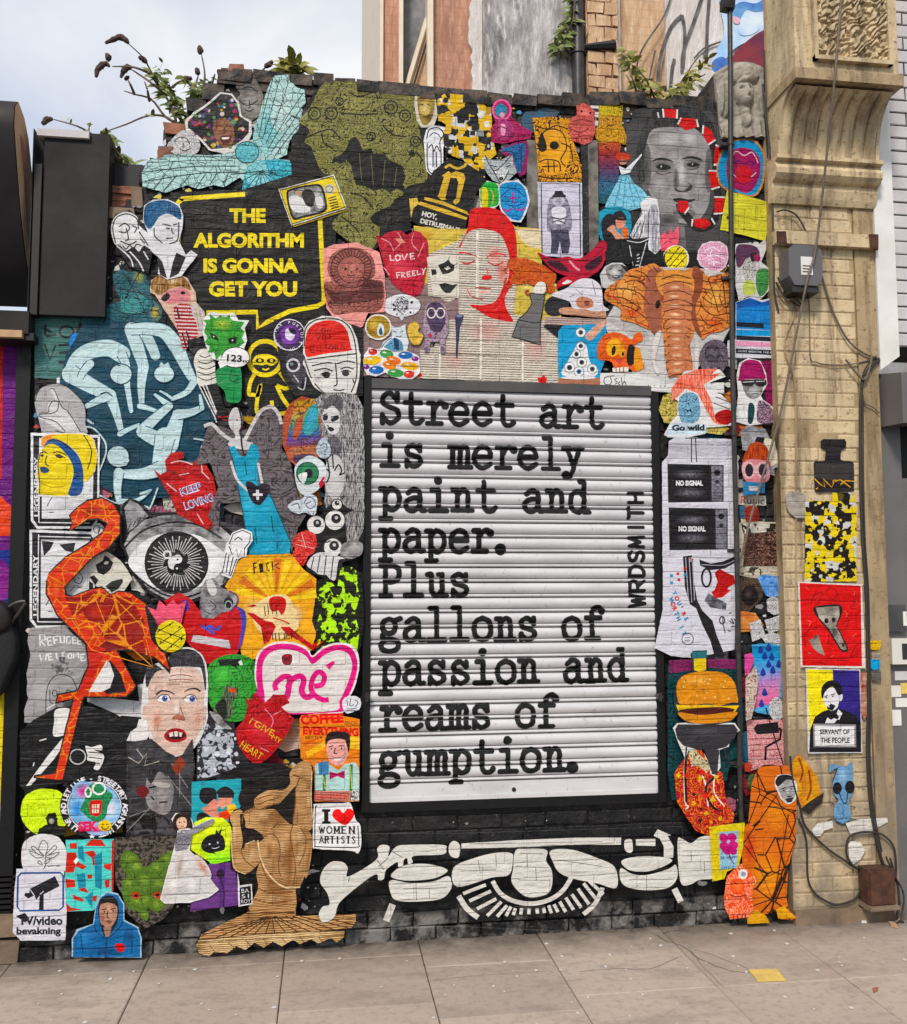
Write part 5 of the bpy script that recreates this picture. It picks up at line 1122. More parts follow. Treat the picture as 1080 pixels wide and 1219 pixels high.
a.p('ddd852','306,818 400,845 498,872 486,960 470,1036 380,1010 276,985',0).rnd(['4a4a1c'],4,(280,860,330,960),6,10,5,(5,7)).l('a8a22e',3,['380,900 378,1000','300,920 480,950','430,880 428,950'],0).end()

# ---- ballerina, couple, white drape, crown and ball
fr(500,0,T3)
a = A('paper_doll','dancer cut-out in a wide pale blue skirt with red hat raising one arm','sticker')
a.p('8fd0e6','790,890 808,850 845,780 858,752 895,750 915,785 955,815 980,850 962,885 900,905 840,895',0,'v','4a8aa8',9).l('5aa2c0',4,['865,760 830,890','880,760 870,900','892,760 920,895','900,765 950,870'])
a.p('e9eef2','850,712 880,725 930,680 948,660 950,668 915,712 898,742 862,750').p('c8452a','838,665 870,655 900,668 890,690 850,692',1).b('c89a82','b8806a',868,696,18,12).p('5a2a20','845,690 895,688 892,696 846,698').end()
a = A('sticker','teal disc sticker of a couple in dark and orange clothes kissing near the white drape','sticker')
a.p('2b9cb8','758,925 800,892 860,888 900,920 904,990 880,1040 830,1062 790,1050 765,1000',1).p('1f1d24','775,960 800,920 832,925 842,960 830,990 860,1030 820,1052 790,1040',1).p('e2a286','800,985 828,965 840,990 862,1010 880,1040 850,1040 820,1000',1).p('1f1d24','830,915 862,905 882,930 878,950 840,945',1).p('e0947a','842,938 876,938 875,970 850,985 838,965',1).p('241f20','838,935 882,938 876,948 842,945').p('e2702a','862,990 885,975 892,1010 880,1030',1).end()
a = A('backing_paper','black pasted paper under the white drape and yellow ball','poster')
fr(640,240)
a.p('171718','300,195 480,180 640,250 800,250 800,330 620,340 480,340 420,320 330,320').end()
a = A('drape_cutout','flowing white dress cut-out with a black pleated glass below it','sticker')
a.p('e9e9ec','450,170 480,110 515,55 505,10 545,-25 590,-10 600,60 602,150 608,235 580,262 548,240 540,190').p('f6f6f8','455,170 490,110 515,60 545,50 548,180 500,195',1,'k','9a9aa0',10).p('d5d5da','548,50 585,20 598,100 600,240 560,235',1,'k','8a8a92',10)
a.l('222',4,['450,175 485,105 515,60','548,55 545,200','470,185 505,110','500,192 525,100']).p('17181a','438,190 550,180 520,300 505,345 460,340',0).l('e8e8ea',4,['440,196 500,205 548,186','452,220 470,320','535,205 500,330'],1).l('dadadc',5,['488,270 500,262','490,285 504,280','488,300 500,296','482,318 498,315'],0).end()
a = A('crown_sticker','pink paper crown leaning above the yellow ball at the top right','sticker')
a.p('ee6a7c','602,180 625,150 640,168 655,138 668,160 692,118 698,175 690,225 610,248 605,215').p('d8485e','604,235 690,215 690,228 610,250').l('8a2038',4,['620,215 640,200 660,205','650,190 680,185']).end()
a = A('ball_sticker','small yellow ball with black scored diamonds and dots above the elephant','sticker')
a.e('f1f0ea',680,285,64,66).e('161616',676,292,60,64).e('f0dc22',682,284,56,62).l('1c1a0a',4,['632,258 732,262','630,310 700,228','668,342 735,270','645,330 720,240'],0).d('1c1a0a',4,'650,245 690,238 718,262 655,285 690,290 715,300 672,320 640,295').end()
a = A('rose_sticker','pink and white drawn rose sticker left of the pipe','sticker')
a.p('f1dbe4','790,245 812,212 850,198 900,200 935,225 942,280 925,330 890,355 840,345 800,320 786,285').p('e08ab4','798,248 818,218 852,206 898,208 928,232 934,280 916,322 884,345 842,335 806,312 795,282',1,'s','f4e6ee',13).l('f4e6ee',6,['820,250 860,230 900,250','830,280 870,265 915,285','840,310 880,300 905,312','860,240 850,270 870,290']).end()

# ---- collage strip right of the pipe
fr(820,240)
a = A('collage_sticker','torn collage of a woman in green and white right of the pipe','sticker')
a.p('dcdadb','228,212 300,205 340,218 378,188 380,240 355,300 402,340 395,440 360,480 325,495 300,470 268,480 262,520 248,500 228,420').p('3a3550','234,225 300,215 340,235 345,270 300,275 240,330',1,'s','8a3a58',16).p('d8d5d2','270,300 300,280 330,310 325,370 290,400 265,360',1,'s','555',15)
a.p('4f9a54','335,345 385,335 392,380 385,440 350,470 330,420',1,'s','1e4a28',14).p('c2cf6a','270,400 310,395 330,450 300,465 265,455',1).p('231f24','300,265 325,255 335,285 310,300',1).p('a02c58','318,270 345,262 350,290 330,300',1).end()
a = A('layered_poster','bright blue layered poster with strips of raised tape lettering','poster')
a.p('dfdfe6','190,690 228,680 228,500 300,475 360,490 430,475 438,560 432,690 430,786 240,775 182,770')
a.p('2285cf','232,500 300,478 360,500 428,480 432,560 428,640 232,630',0,'p').p('1a5fae','232,500 300,478 360,500 428,480 428,512 360,520 232,530').p('2fa0dc','232,635 425,640 422,668 232,665').p('151a28','232,597 365,605 370,630 232,620').p('151a28','232,665 420,672 420,694 232,686').p('e6a0c0','230,690 420,700 420,722 230,716').p('20202c','230,728 425,738 426,762 230,752').end()
fr(820,240)
a = A('tape_lettering','pale embossed letters on the dark tape strips of the blue poster','sticker')
a.p('151a28','235,730 424,740 424,760 235,750').t('e6e6ee','DONT BREATHE THE AIR',240,745,11,180,3,.0).end()
a = A('suit_cutout','black and white man in suit and glasses with magenta hair on cracked magenta','poster')
a.p('17151a','235,775 440,775 440,1085 400,1110 235,1100')
a.p('8c1f58','350,790 435,790 435,1040 380,1000 370,900',0,'v','1a0c14',16)
a.p('e8e6e6','232,860 245,800 290,775 350,790 378,850 384,905 352,960 362,980 410,1015 425,1090 300,1110 225,1090 240,960').p('b31f6b','245,865 255,810 290,784 345,795 368,845 368,882 250,890',1,'s','7a1048',12)
a.p('a7a6a6','262,885 366,882 362,930 345,965 310,978 280,960 265,920',1,'f','666',14).b('c8c7c7','a7a6a6',320,940,30,26).p('1c1b1b','255,885 378,882 382,905 362,918 330,912 322,900 310,915 275,915 258,905').l('e8e6e6',3,['262,895 318,892','328,892 372,890'],0).l('333',4,'305,955 325,950 342,955').p('efefef','245,990 285,970 320,985 345,975 330,1010 300,1090 250,1080',0).p('1d4a50','292,1005 312,1000 322,1030 310,1095 288,1090',1,'s','0c2024',14)
a.p('4a2a42','350,985 400,1015 422,1085 340,1095 335,1020',1,'s','d8b8cc',13).end()

# ---- yellow wall paper, newsprint, red portrait
fr(420,260)
a = A('backing_paper','yellow brown patched papers around the red newsprint portrait','poster')
a.p('d9c05c','300,45 420,60 560,60 700,-40 800,50 925,60 930,300 1000,330 1030,520 1080,560 1080,850 1005,830 900,700 300,460 300,300',0).b('e6d890','d9c05c',860,300,60,120).b('cf9f2a','d9c05c',360,90,60,40).p('e3d6b4','800,60 925,62 928,160 870,150 830,120').end()
a = A('backing_paper','mauve brown paper under the small stickers left of the newsprint','poster')
a.p('8d7574','150,300 370,330 520,400 520,520 420,560 330,800 48,785 50,560 90,470 150,420',0).end()
a = A('newsprint_portrait','face of a woman with closed eyes sprayed red on pinkish newspaper sheets','poster')
a.p('e4dacb','365,190 520,120 565,60 800,60 812,240 790,480 1010,530 1010,832 330,795 330,660 400,640 425,520 520,500 520,400 370,395',0,'n','6f675f',78)
a.b('efb9b0','e4dacb',470,300,70,120,0,'n','6f675f',78).b('efb7ae','e4dacb',660,560,120,80,0,'n','6f675f',78).b('eebab0','e4dacb',900,640,80,110,0,'n','6f675f',78).b('eac2b6','e4dacb',500,700,90,90,0,'n','6f675f',78)
a.l('efe8dc',9,['630,500 628,800','430,640 425,790','835,560 835,810'],0).l('b5aba0',3,['430,678 830,690','640,655 1000,665'],0).l('efe8dc',12,'612,70 612,400',0)
RD = 'd41f1c'
a.p(RD,'520,150 550,95 566,50 575,-20 600,-40 660,-45 720,-30 765,10 795,60 806,150 802,230 775,340 748,400 756,455 788,516 735,512 670,495 615,462 575,435 640,436 690,424 720,390 752,300 770,210 752,140 720,85 650,62 590,66 552,98 530,150',1)
a.b('ee8f84','e4cfc2',700,190,46,46,0,'n','9a6a60',78).b('e77a70','e8c8bc',735,270,34,70,0,'n','9a6a60',78)
a.l(RD,(9,3),'520,180 545,178 590,190 618,205').l(RD,(4,7),'655,208 680,188 720,184 752,192').l(RD,(3,6),'530,222 560,232 600,218').l(RD,(6,3),'665,225 700,240 742,222').l('b01818',4,'535,226 560,236 596,222').l('b01818',4,'672,228 704,243 738,226')
a.p(RD,'632,298 650,290 678,292 684,305 660,312 640,312',1).l('e05a50',6,'658,255 664,285').l('c83a34',6,'602,352 640,352 678,356').b('e8978c','e4cfc2',640,372,36,10).l('d9605a',5,'560,350 580,390 640,412')
a.p('d92a26','905,790 925,795 938,778 955,800 948,822 915,820').p('d92a26','312,775 330,765 342,782 328,795').end()
a = A('heart_print','ragged crimson heart print with white letters LOVE FREELY','poster')
a.p('c62f42','110,90 140,100 165,82 205,70 240,72 265,95 300,70 330,78 368,120 372,200 355,300 345,350 330,388 290,396 240,370 190,330 160,270 140,190',0,'s','8a1626',8)
a.b('d9485a','c62f42',240,250,80,70).p('e99a86','205,110 235,105 260,130 230,135').l('e9aab0',4,['140,110 180,130 200,170','300,80 290,130 320,170','150,250 180,290','350,130 320,200','220,80 240,120 210,160'])
a.l('ecdcdc',7,['182,190 186,218 204,216','215,190 208,205 216,220 232,212 232,195 215,190','240,188 252,215 268,184','300,180 282,184 284,212 304,208','284,197 300,195'],0)
a.l('ecdcdc',6,['218,305 214,278 234,276','216,290 230,290','240,302 240,275 256,280 244,290 258,302','282,272 266,275 268,298 286,294','267,286 280,284','306,268 292,270 294,292 310,290','293,281 304,280','316,266 318,288 334,284','340,258 348,270 358,254','348,270 344,288'],0).end()
a = A('eyes_stencil','cream square with torn black eyes and mouth left of the red portrait','sticker')
a.p('e3ddd0','363,205 405,195 520,198 524,300 522,402 395,396 380,300').p('201e1e','418,240 450,228 470,212 482,232 500,240 496,268 470,282 440,285 428,262',0).p('e3ddd0','448,255 468,246 480,256 462,266').p('201e1e','384,262 408,262 412,285 388,292').p('2a2827','422,335 452,328 490,338 515,332 498,356 478,378 455,378 436,360').l('201e1e',3,['470,212 475,200','500,240 515,230']).end()
a = A('mask_cutout','winged crimson eye mask with open lips below it','sticker')
fr(640,240)
a.p('b7193e','-6,262 30,275 80,292 140,280 175,290 215,285 260,250 305,205 332,215 330,280 300,345 250,380 200,398 150,378 90,360 40,320',1).p('3a0f22','40,305 90,300 130,330 150,358 110,350 70,335',1).p('3a0f22','225,330 260,300 310,275 300,320 250,350',1).l('e8a0ac',10,'150,300 175,330 200,350').l('7a0d2a',5,['0,270 60,300 140,300','200,300 260,290 320,240','60,330 120,360','230,370 290,330'])
a.p('c8203a','85,440 100,400 140,378 185,390 182,412 150,418 118,425',1).p('f3ece8','112,412 140,395 165,402 150,412 125,418').end()
a = A('portrait_sticker','black and white smiling woman under a sweeping black hat','sticker')
a.p('161617','325,255 370,245 420,240 470,300 440,320 400,310 360,310 330,330').p('cfcecd','300,370 325,330 360,312 410,312 440,340 430,385 390,402 370,420 360,446 310,432',0).p('a5a3a2','330,340 370,318 415,325 432,355 412,388 372,402 340,388',1,'f','5c5a59',12).b('dedcda','a5a3a2',372,356,28,26).l('1e1d1d',5,['345,345 362,340','388,350 408,352','360,378 378,388 398,380']).p('1e1d1d','398,318 440,335 438,370 420,345').end()
a = A('figure_cutout','white hooded figure stretching out arms in black mitts','sticker')
a.p('2a2a2e','28,525 50,485 90,472 135,482 148,520 130,555 80,572 40,560',1).p('c9977c','105,535 180,530 250,540 340,548 350,580 280,580 180,570 110,562',1).p('26262a','330,555 345,522 385,518 405,545 385,590 345,592',1)
a.p('e2dfe6','60,470 130,440 170,410 210,390 262,392 300,420 312,460 318,520 345,545 270,550 230,540 170,535 145,500',1).p('c98468','182,500 205,480 245,484 268,505 258,532 200,534',1).p('8a4c3c','225,500 248,500 250,520 228,520',1).l('8a8890',4,['180,440 215,470','262,400 280,470','150,480 175,470']).end()
a = A('small_print_strip','strip of tiny print on lilac paper under the black mitts','poster')
a.p('cdb3ab','30,575 320,590 320,620 30,615',0,'n','6a5850',85).end()
a = A('girl_cutout','woman with swirling red hair in a grey dress on the newsprint','sticker')
fr(420,260)
a.p('d9682a','760,240 778,215 830,205 900,225 960,265 1000,290 985,340 960,375 900,350 860,330 800,335 770,310 790,280',1,'s','7a2c10',12)
a.l('b84d1c',9,['760,250 770,215 800,215 790,240 775,235','755,300 745,330 760,350 780,340 775,320','755,280 745,262 760,255','960,375 985,370 990,345','900,380 860,385 850,370 865,362','820,225 860,250 910,265 960,310','800,310 850,300 900,320','990,300 970,270 930,240'])
a.p('eceae8','885,370 910,325 945,330 945,370 920,385',1).p('f0e9e0','905,345 940,345 940,372 912,376',1).p('6f6d6e','868,380 945,385 935,440 922,520 920,632 850,610 782,592 812,510 855,470 880,430',0).l('1e1d1e',5,['868,380 880,430 855,470 812,510 782,592 850,610 920,632 922,520 935,440 945,385 868,380','812,510 890,525 920,522'],0).l('1e1d1e',4,['948,330 955,370 930,400']).end()

# ---- stickers on the mauve paper
a = A('round_sticker','white round sticker with dotted dark animal face','sticker')
a.e('e4e4e8',240,440,92,56).rnd(['2b2a2e'],40,(195,400,290,485),5,10,8,(4,6)).p('45454c','205,420 240,395 275,420 262,470 215,470',1,'b','d8d8dc',60).p('d8d8dc','225,490 245,480 250,505 238,515').end()
a = A('round_sticker','round gold sticker with small white cat figure','sticker')
a.e('efe9dc',124,546,66,64).e('b8922c',124,545,58,56,0,'s','6a5010',10).b('dcc05c','b8922c',105,530,34,30).p('e8eef0','118,570 130,530 150,540 152,580 130,590',1).p('2f5a7a','128,560 140,548 146,580 132,584',1).end()
a = A('cat_sticker','pale blue and white cat sticker sitting over the sweets','sticker')
a.p('dfe8ee','130,660 150,620 190,590 185,535 205,550 235,545 258,530 262,580 275,620 262,672 210,690 150,680').p('6fa8cc','150,655 175,620 205,600 240,620 245,665 200,680',1,'s','1c3c5a',14).p('1c3c5c','200,600 222,610 225,655 205,650',1).l('26384a',4,['195,565 215,572','230,572 248,565','212,590 226,594 240,588','135,660 155,625 190,598']).end()
a = A('sweets_sticker','heap of shiny coloured sweets above the left shutter corner','sticker')
a.p('ecebee','48,740 55,685 80,645 120,655 150,645 200,665 260,660 325,690 330,770 290,805 230,800 190,790 160,770 110,790 70,780')
for (x,y,rx,ry,c,rot) in ((98,668,22,16,'c8322c',0),(165,678,34,20,'3f9a4c',10),(95,710,46,22,'efc62c',-5),(258,685,36,18,'2f6fb8',0),(305,702,18,12,'8a2c8c',0),(200,710,36,20,'e87a2c',15),(65,742,16,12,'7a2c8a',0),(115,757,36,20,'2f6fc4',0),(180,735,34,20,'ee8a2c',20),(280,738,44,20,'f0b62c',8),(210,772,40,20,'3f9a4a',5),(275,778,26,18,'d8402c',0)):
    a.e(c,x,y,rx,ry,rot).e('f6f2ea',x-rx*.3,y-ry*.35,rx*.28,ry*.18,rot)
a.end()
a = A('owl_sticker','faded purple owl faced lady sticker on the newsprint edge','sticker')
a.p('b9a4b4','355,450 370,425 395,440 425,420 450,440 466,480 470,560 455,600 452,672 430,676 425,620 380,620 372,668 350,668 355,600 340,560',0,'s','5a4468',12).p('5a4668','365,445 400,425 440,440 455,500 440,550 380,545 362,500',1,'s','241c30',14).ring('e8dcd8',6,385,478,20,24).ring('e8dcd8',6,430,478,20,24).d('2a2030',7,'385,478 430,478').p('4a3a50','380,540 440,540 430,570 390,568',1).e('b8284c',378,588,10,9).d('6a5a78',12,'362,655 440,655').end()
a = A('spoon_sticker','slim dark blue tapering brush drawing on the newsprint','sticker')
a.p('3a3a5a','503,490 520,480 543,488 540,510 525,560 514,688 508,686 506,560',1).e('8a8ab4',522,490,18,7).end()
a = A('yellow_scrap','small yellow chick scrap left of the owl sticker','sticker')
a.p('e6c25a','270,545 300,520 325,540 320,570 345,590 325,630 295,632 275,600',1).end()

# ---- elephant sheet and its neighbours
fr(640,240)
a = A('backing_paper','pale grey sheet with a handwritten signature under the orange elephant','poster')
a.p('cfcdcb','330,590 440,400 500,330 800,340 950,370 945,620 905,700 780,830 780,900 910,900 910,955 640,950 500,940 300,930 300,855 460,850 330,640',0).p('e6e6e4','302,858 470,850 640,905 910,902 908,952 640,948 302,928').p('b9b6b3','330,590 420,600 520,640 540,700 470,680',1)
a.l('3a3a3c',4,['345,870 322,880 322,905 345,912 358,895 350,872 372,868','385,880 372,888 385,900 374,910','398,895 390,908 402,910','405,875 410,912 420,895 430,915']).d('444',3,'538,915 568,918 598,919 618,920').end()
a = A('eyes_poster','turquoise torn poster of a hand holding a pyramid of white eyeballs','poster')
a.p('1b9fd0','95,645 118,622 200,618 330,612 330,660 322,800 300,860 290,925 100,905 92,800',0).p('1a1a1e','18,620 60,618 118,622 95,648 92,680').p('a8715a','96,880 200,870 300,880 300,922 200,930 98,915',0).p('d9a890','232,665 290,610 330,590 325,620 262,690 235,690',1).p('efeff0','110,850 140,800 170,745 200,700 232,720 250,800 290,840 270,872 200,880 130,870',1)
for (x,y,r,c) in ((205,655,24,'5a5a5a'),(205,722,22,'44505a'),(184,762,22,'3c3c3c'),(150,828,26,'3a3a3a'),(210,802,24,'444'),(262,835,24,'555'),(196,848,24,'3a7ab0')): a.e('f3f3f3',x,y,r).ring('777',3,x,y,r).e(c,x,y,r*.5).e('111',x,y,r*.25)
a.e('eeeeef',195,878,86,8).end()
a = A('skull_cutout','bright orange cartoon monkey skull with bulging eyes flexing an arm','sticker')
a.p('e4662a','285,760 290,715 320,668 370,655 420,668 455,690 470,665 500,655 510,690 480,712 470,720 500,780 515,830 470,848 440,835 380,848 355,800 300,790',1).b('f3a440','e4662a',380,720,60,50).e('f2b23a',365,730,34,46,15).e('1c1208',366,745,10,24,10).e('f0a83a',410,755,18,22).e('1c1208',412,762,6,10).p('181210','440,720 470,730 468,800 445,820 430,790',1).p('c84a4a','375,795 395,785 410,800 395,812',1)
a.p('efe6da','360,830 440,825 438,848 362,850').l('6a2a14',4,['378,828 378,850','396,828 396,850','414,827 414,850','300,770 325,745','320,690 350,680']).p('e89a3a','470,740 495,740 510,830 470,835',1).end()
a = A('elephant_mural','large orange and copper elephant head drawn in overlapping plates','poster')
EO = 'dc8a4c'
a.p(EO,'320,470 340,430 400,400 440,350 500,335 560,318 600,340 640,355 700,358 760,335 800,350 830,380 880,370 950,372 952,470 948,600 900,650 840,660 800,690 785,640 770,600 760,660 740,720 752,800 752,850 720,872 670,872 630,850 620,780 612,700 600,640 540,640 470,610 400,590 400,540 330,500',1,'v','7a3418',6)
a.p('a0604a','540,350 600,345 612,420 600,520 600,640 560,660 520,560 520,430',1).p('8c4a32','755,345 800,360 800,450 770,520 775,600 800,680 765,640 745,560',1)
a.b('efb86a',EO,430,450,80,60,0,'v','7a3418',7).b('f0b860',EO,870,480,70,90,0,'v','7a3418',7).b('dc5a30',EO,460,560,60,34,0,'v','7a3418',8).b('dc5a30',EO,860,610,60,34,0,'v','7a3418',8)
a.p('e39a50','575,380 620,350 720,355 760,400 755,470 720,490 650,490 600,470 580,430',1)
for (x0,y0,x1,y1) in ((610,430,750,440),(605,475,745,480),(612,520,745,522),(618,565,742,566),(625,605,742,606),(630,645,740,647),(632,685,738,688),(630,725,740,728),(630,765,745,768),(630,805,748,806),(635,840,748,840)):
    a.p('c9805a',[(x0,y0),((x0+x1)/2,y0-24),(x1,y1),(x1-4,y1+36),((x0+x1)/2,y1+22),(x0+4,y0+36)],1).b('f6cfa8','c9805a',(x0+x1)/2-12,y0+4,34,11).l('5a2818',5,[[(x0,y0+34),((x0+x1)/2,y0+20),(x1,y1+34)]])
a.l('5a2a18',5,['600,395 670,375 745,392','590,430 670,405 752,420','350,450 420,440 500,470 540,520','340,480 420,490 500,540','400,520 460,540 530,590','420,410 480,400 530,440','470,350 520,370 545,410','800,400 850,410 940,400','800,440 860,450 945,450','800,480 860,520 940,510','790,520 850,570 935,560','790,570 830,620 900,610','500,390 440,380','560,330 580,360','830,390 860,480 880,560','900,380 910,470 920,560'])
a.p('b04426','600,470 612,480 606,510 596,500').e('1a0e0a',583,518,12,22,10).p('e3dcd6','575,660 600,650 585,720 570,800 590,860 570,850 552,780 558,710',1).p('ded6d0','765,690 780,690 785,740 780,830 770,870 765,800',1).l('c33c22',6,['330,470 400,500','470,600 540,630','800,670 880,640','850,400 900,395']).end()
a = A('skull_oval','greyish purple engraved oval skull sticker under the elephant ear','sticker')
a.e('4f4450',857,780,72,90,10,'s','8d808e',14).b('7b6f7c','4f4450',850,760,40,44,0,'s','241c28',18).l('191419',7,['820,780 840,768 858,782','870,780 890,770 905,785','840,830 865,838 890,828']).end()

# ---- pink carved stone poster, badge, red cap face
fr(220,280)
a = A('stone_idol_poster','salmon pink poster of a carved round-headed stone idol','poster')
a.p('f0a39c','684,80 735,58 850,48 960,95 985,200 992,300 985,390 905,395 880,460 830,482 745,430 700,370 690,240',0)
a.p('a8665c','705,180 725,110 790,75 870,78 930,125 940,200 925,228 975,240 985,320 955,385 850,390 740,400 700,330 688,250 725,235',1,'s','5a2a26',10).b('e08a80','a8665c',825,180,90,80,0,'s','6a302c',16).ring('4a211e',5,822,175,100,96).ring('4a211e',4,822,180,68,66)
a.l('4a211e',4,[f'{822+int(70*math.cos(t))},{178+int(68*math.sin(t))} {822+int(98*math.cos(t))},{176+int(94*math.sin(t))}' for t in [2.4+.18*i for i in range(26)]],0)
a.d('4a211e',8,'795,178 850,178').l('4a211e',5,['800,205 822,212 845,205','822,185 822,198']).p('6a3430','690,270 740,290 860,285 890,225 975,245 980,320 900,340 740,350',0,'s','2c1210',12).l('3a1a18',5,['720,300 780,300 780,350 720,345','900,300 950,300 950,350','860,240 900,225 905,260'],0).end()
a = A('back_paper','black pasted paper between the speech bubble and the shutter','poster')
a.p('1b1a1b','440,430 690,400 880,470 880,800 640,830 560,830 480,700',0).end()
a = A('badge_sticker','round purple sticker with white rim lettering and broken cup','sticker')
a.e('e9e6ee',520,502,78,78).e('3c2152',520,502,73,73)
for i,ch in enumerate('THE PURSUIT OF ART'):
    t = -2.9+i*.33;a.t('e9e6ee',ch,520+60*math.cos(t)-6,502+60*math.sin(t)+6,14,None,math.degrees(t)+90,.02) if ch != ' ' else None
a.e('7a3fa0',520,502,47,47).p('e6dff0','500,480 520,470 545,490 540,520 520,530 500,515',1).p('24132e','515,470 548,478 545,500 525,492',1).end()
a = A('gas_mask_cutout','grey gas mask face with one round lens beside the red capped head','sticker')
a.p('4a4852','500,620 530,590 590,600 600,660 600,700 570,760 540,740 510,690',1,'s','1a1a1e',14).e('d9d6dc',538,652,34).e('2a2830',538,652,24).e('8a98a8',530,645,8).l('c8c6cc',6,['560,760 590,770 600,710','540,700 565,735']).end()
a = A('face_poster','tall cream face drawn in black line wearing a red cap with black writing','poster')
a.p('edeae4','590,470 615,435 680,410 760,415 820,455 850,520 868,620 862,720 845,790 790,808 700,800 640,760 605,690 585,600').p('e3e1dc','600,620 850,590 852,640 848,720 825,785 760,795 690,790 640,740 612,690',1)
a.l('1c1b1b',6,'592,560 596,480 630,440 690,422 760,428 810,462 838,530 850,640 846,720 822,785').l('1c1b1b',6,'588,600 620,700 650,750 700,795 760,800')
a.p('dd3526','595,560 605,490 640,450 700,432 760,440 800,480 820,560 818,580 700,595 615,612 598,600',1).l('6a0f0c',5,['655,475 645,485 655,497 668,492','682,470 676,490 692,492 695,474 682,470','705,492 707,468 722,490 724,466','650,505 660,530 672,505','685,505 680,525 698,524 698,504 685,505','725,500 712,505 722,515 712,526'],0)
a.l('6a0f0c',5,['622,562 624,590','622,562 640,560','624,575 640,573','624,590 642,588','655,585 655,560 672,585 672,558','690,556 706,552','698,554 700,580','718,556 712,572 724,580 735,566 728,553 718,556','745,578 743,550 758,556 748,564 762,572','770,575 778,546 788,572'],0)
a.l('222',6,['605,625 700,612 850,595','630,655 700,640 730,642','750,645 800,632 840,640','640,680 690,668 730,680','770,672 800,662 835,672','745,640 750,700 752,745 735,755','735,772 765,776 790,770','640,700 660,712','830,720 836,740']).e('2a2a2a',698,702,20,15).e('2a2a2a',795,692,18,14).l('222',5,['672,696 700,686 722,696','772,684 798,676 822,686']).b('b9b6b0','e3e1dc',660,722,34,22).end()
# ============================================================= artwork, left half below the speech bubble
fr(0,280)
a = A('relief_sheet','teal patterned sheet with dark letters L O V E at the upper left corner','poster')
a.p('4f7f7c','172,375 300,378 430,392 410,470 300,715 172,705',0,'n','2c5452',120).b('5f9490','4f7f7c',260,640,70,60,0,'n','2c5452',120).l('1c2c2c',12,['225,440 228,495 280,490','220,465 255,478'],1).ring('1c2c2c',11,330,478,34,28).l('1c2c2c',12,['222,540 248,615 275,545','290,545 345,540','292,582 340,580','290,628 345,632'],0).end()
a = A('back_paper','black pasted paper under the low poly and figure artworks','poster')
a.p('171718','410,390 560,330 560,180 700,170 880,190 1000,380 1000,1080 440,1080 410,720 300,735 180,735 180,720 300,712').end()
a = A('low_poly_cutout','dark teal faceted low poly creature fading to yellow green','poster')
a.p('24606c','560,200 600,168 640,190 700,172 722,215 740,240 745,300 800,370 770,430 740,440 640,430 560,520 520,570 480,520 400,430 440,380 520,350 600,330 570,260',0,'v','0c1c22',7).p('3d8a8c','600,300 680,280 740,330 700,400 600,380',0,'v','0c1c22',9).b('a9a84a','24606c',690,210,36,44,0,'v','0c1c22',9).b('c2b040','24606c',770,385,36,46,0,'v','0c1c22',9).b('173c48','24606c',480,470,60,60,0,'v','0c1c22',9)
a.l('0c1c22',4,['520,350 640,400 800,370','600,168 680,300 740,430','640,190 560,260 740,300','640,400 560,520','700,172 620,320','440,380 600,440'],0).end()
a = A('ice_lolly_sticker','bright blue ice lolly shape leaning beside the teal letter sheet','sticker')
a.p('2f86d8','350,510 375,488 410,490 422,520 418,560 390,620 350,680 310,735 298,725 325,660 345,580',1).b('4aa2ea','2f86d8',385,520,24,22).p('a06ad0','365,540 400,538 396,550 368,552').p('e8e8e8','285,708 300,706 298,745 284,742').end()
fr(0,280)
a = A('figure_mural','deep teal face silhouette filled with entwined pale human figures','poster')
TB = '0f4054';F1 = 'c6e0e4'
a.p('0f4054','300,730 330,600 410,450 560,430 640,430 800,440 900,520 950,620 990,745 1075,905 1040,950 1012,960 1030,1010 1010,1060 1000,1180 900,1290 780,1300 740,1345 620,1300 430,1210 520,1080 515,1040 440,950 420,940 440,850',0)
a.p(TB,'312,728 345,620 420,470 560,445 640,440 800,450 880,525 940,640 980,745 1060,905 1030,945 960,930 962,915 955,930 965,945 1018,960 1010,1005 970,1000 1010,1020 995,1060 985,1170 900,1270 780,1290 740,1325 620,1285 450,1200 535,1080 525,1035 470,965 425,940 450,860',0,'p')
a.b('15546a',TB,700,620,200,150).b('0a2c3c',TB,600,1100,160,110).l('0a2e3e',3,['430,760 700,780 980,760','350,640 500,655 640,650','640,1000 820,980 990,1000','560,1150 700,1160 900,1140','640,560 760,575 900,570'])
def limb(w,pts): q = [tuple(map(float,k.split(','))) for k in pts.split()];a.l('1b5468',(w[0]+9,w[1]+7),pts).l(F1,w,pts).e(F1,*q[0],w[0]/2,n=14).e(F1,*q[-1],w[1]/2,n=14)
limb((70,86),'352,700 385,620 450,575 540,562 605,592');limb((90,58),'355,690 450,745 548,795');limb((60,24),'548,795 575,870 605,978');limb((16,26),'692,940 640,962 596,985');limb((44,22),'540,800 480,825 430,850');limb((46,20),'605,592 628,650 632,740 652,872');limb((40,26),'450,640 415,680 400,712')
a.e('0a2e3e',602,690,58,53).e(F1,602,690,52,47).l('123',3,'590,740 605,745').l(TB,6,['500,790 530,780 560,800','560,640 600,650'])
limb((72,50),'655,470 690,580 715,655');limb((54,22),'712,655 702,750 705,845');limb((28,14),'695,848 740,860 792,878');limb((54,46),'715,480 752,550 772,600');limb((52,74),'650,470 740,466 820,485 880,560');limb((70,34),'880,560 920,650 962,728');limb((36,20),'962,728 925,780 855,812');limb((14,8),'855,812 825,790 795,775')
a.e('0a2e3e',815,690,54,46).e(F1,815,690,48,40).p(F1,'790,650 800,630 815,645 835,632 845,655')
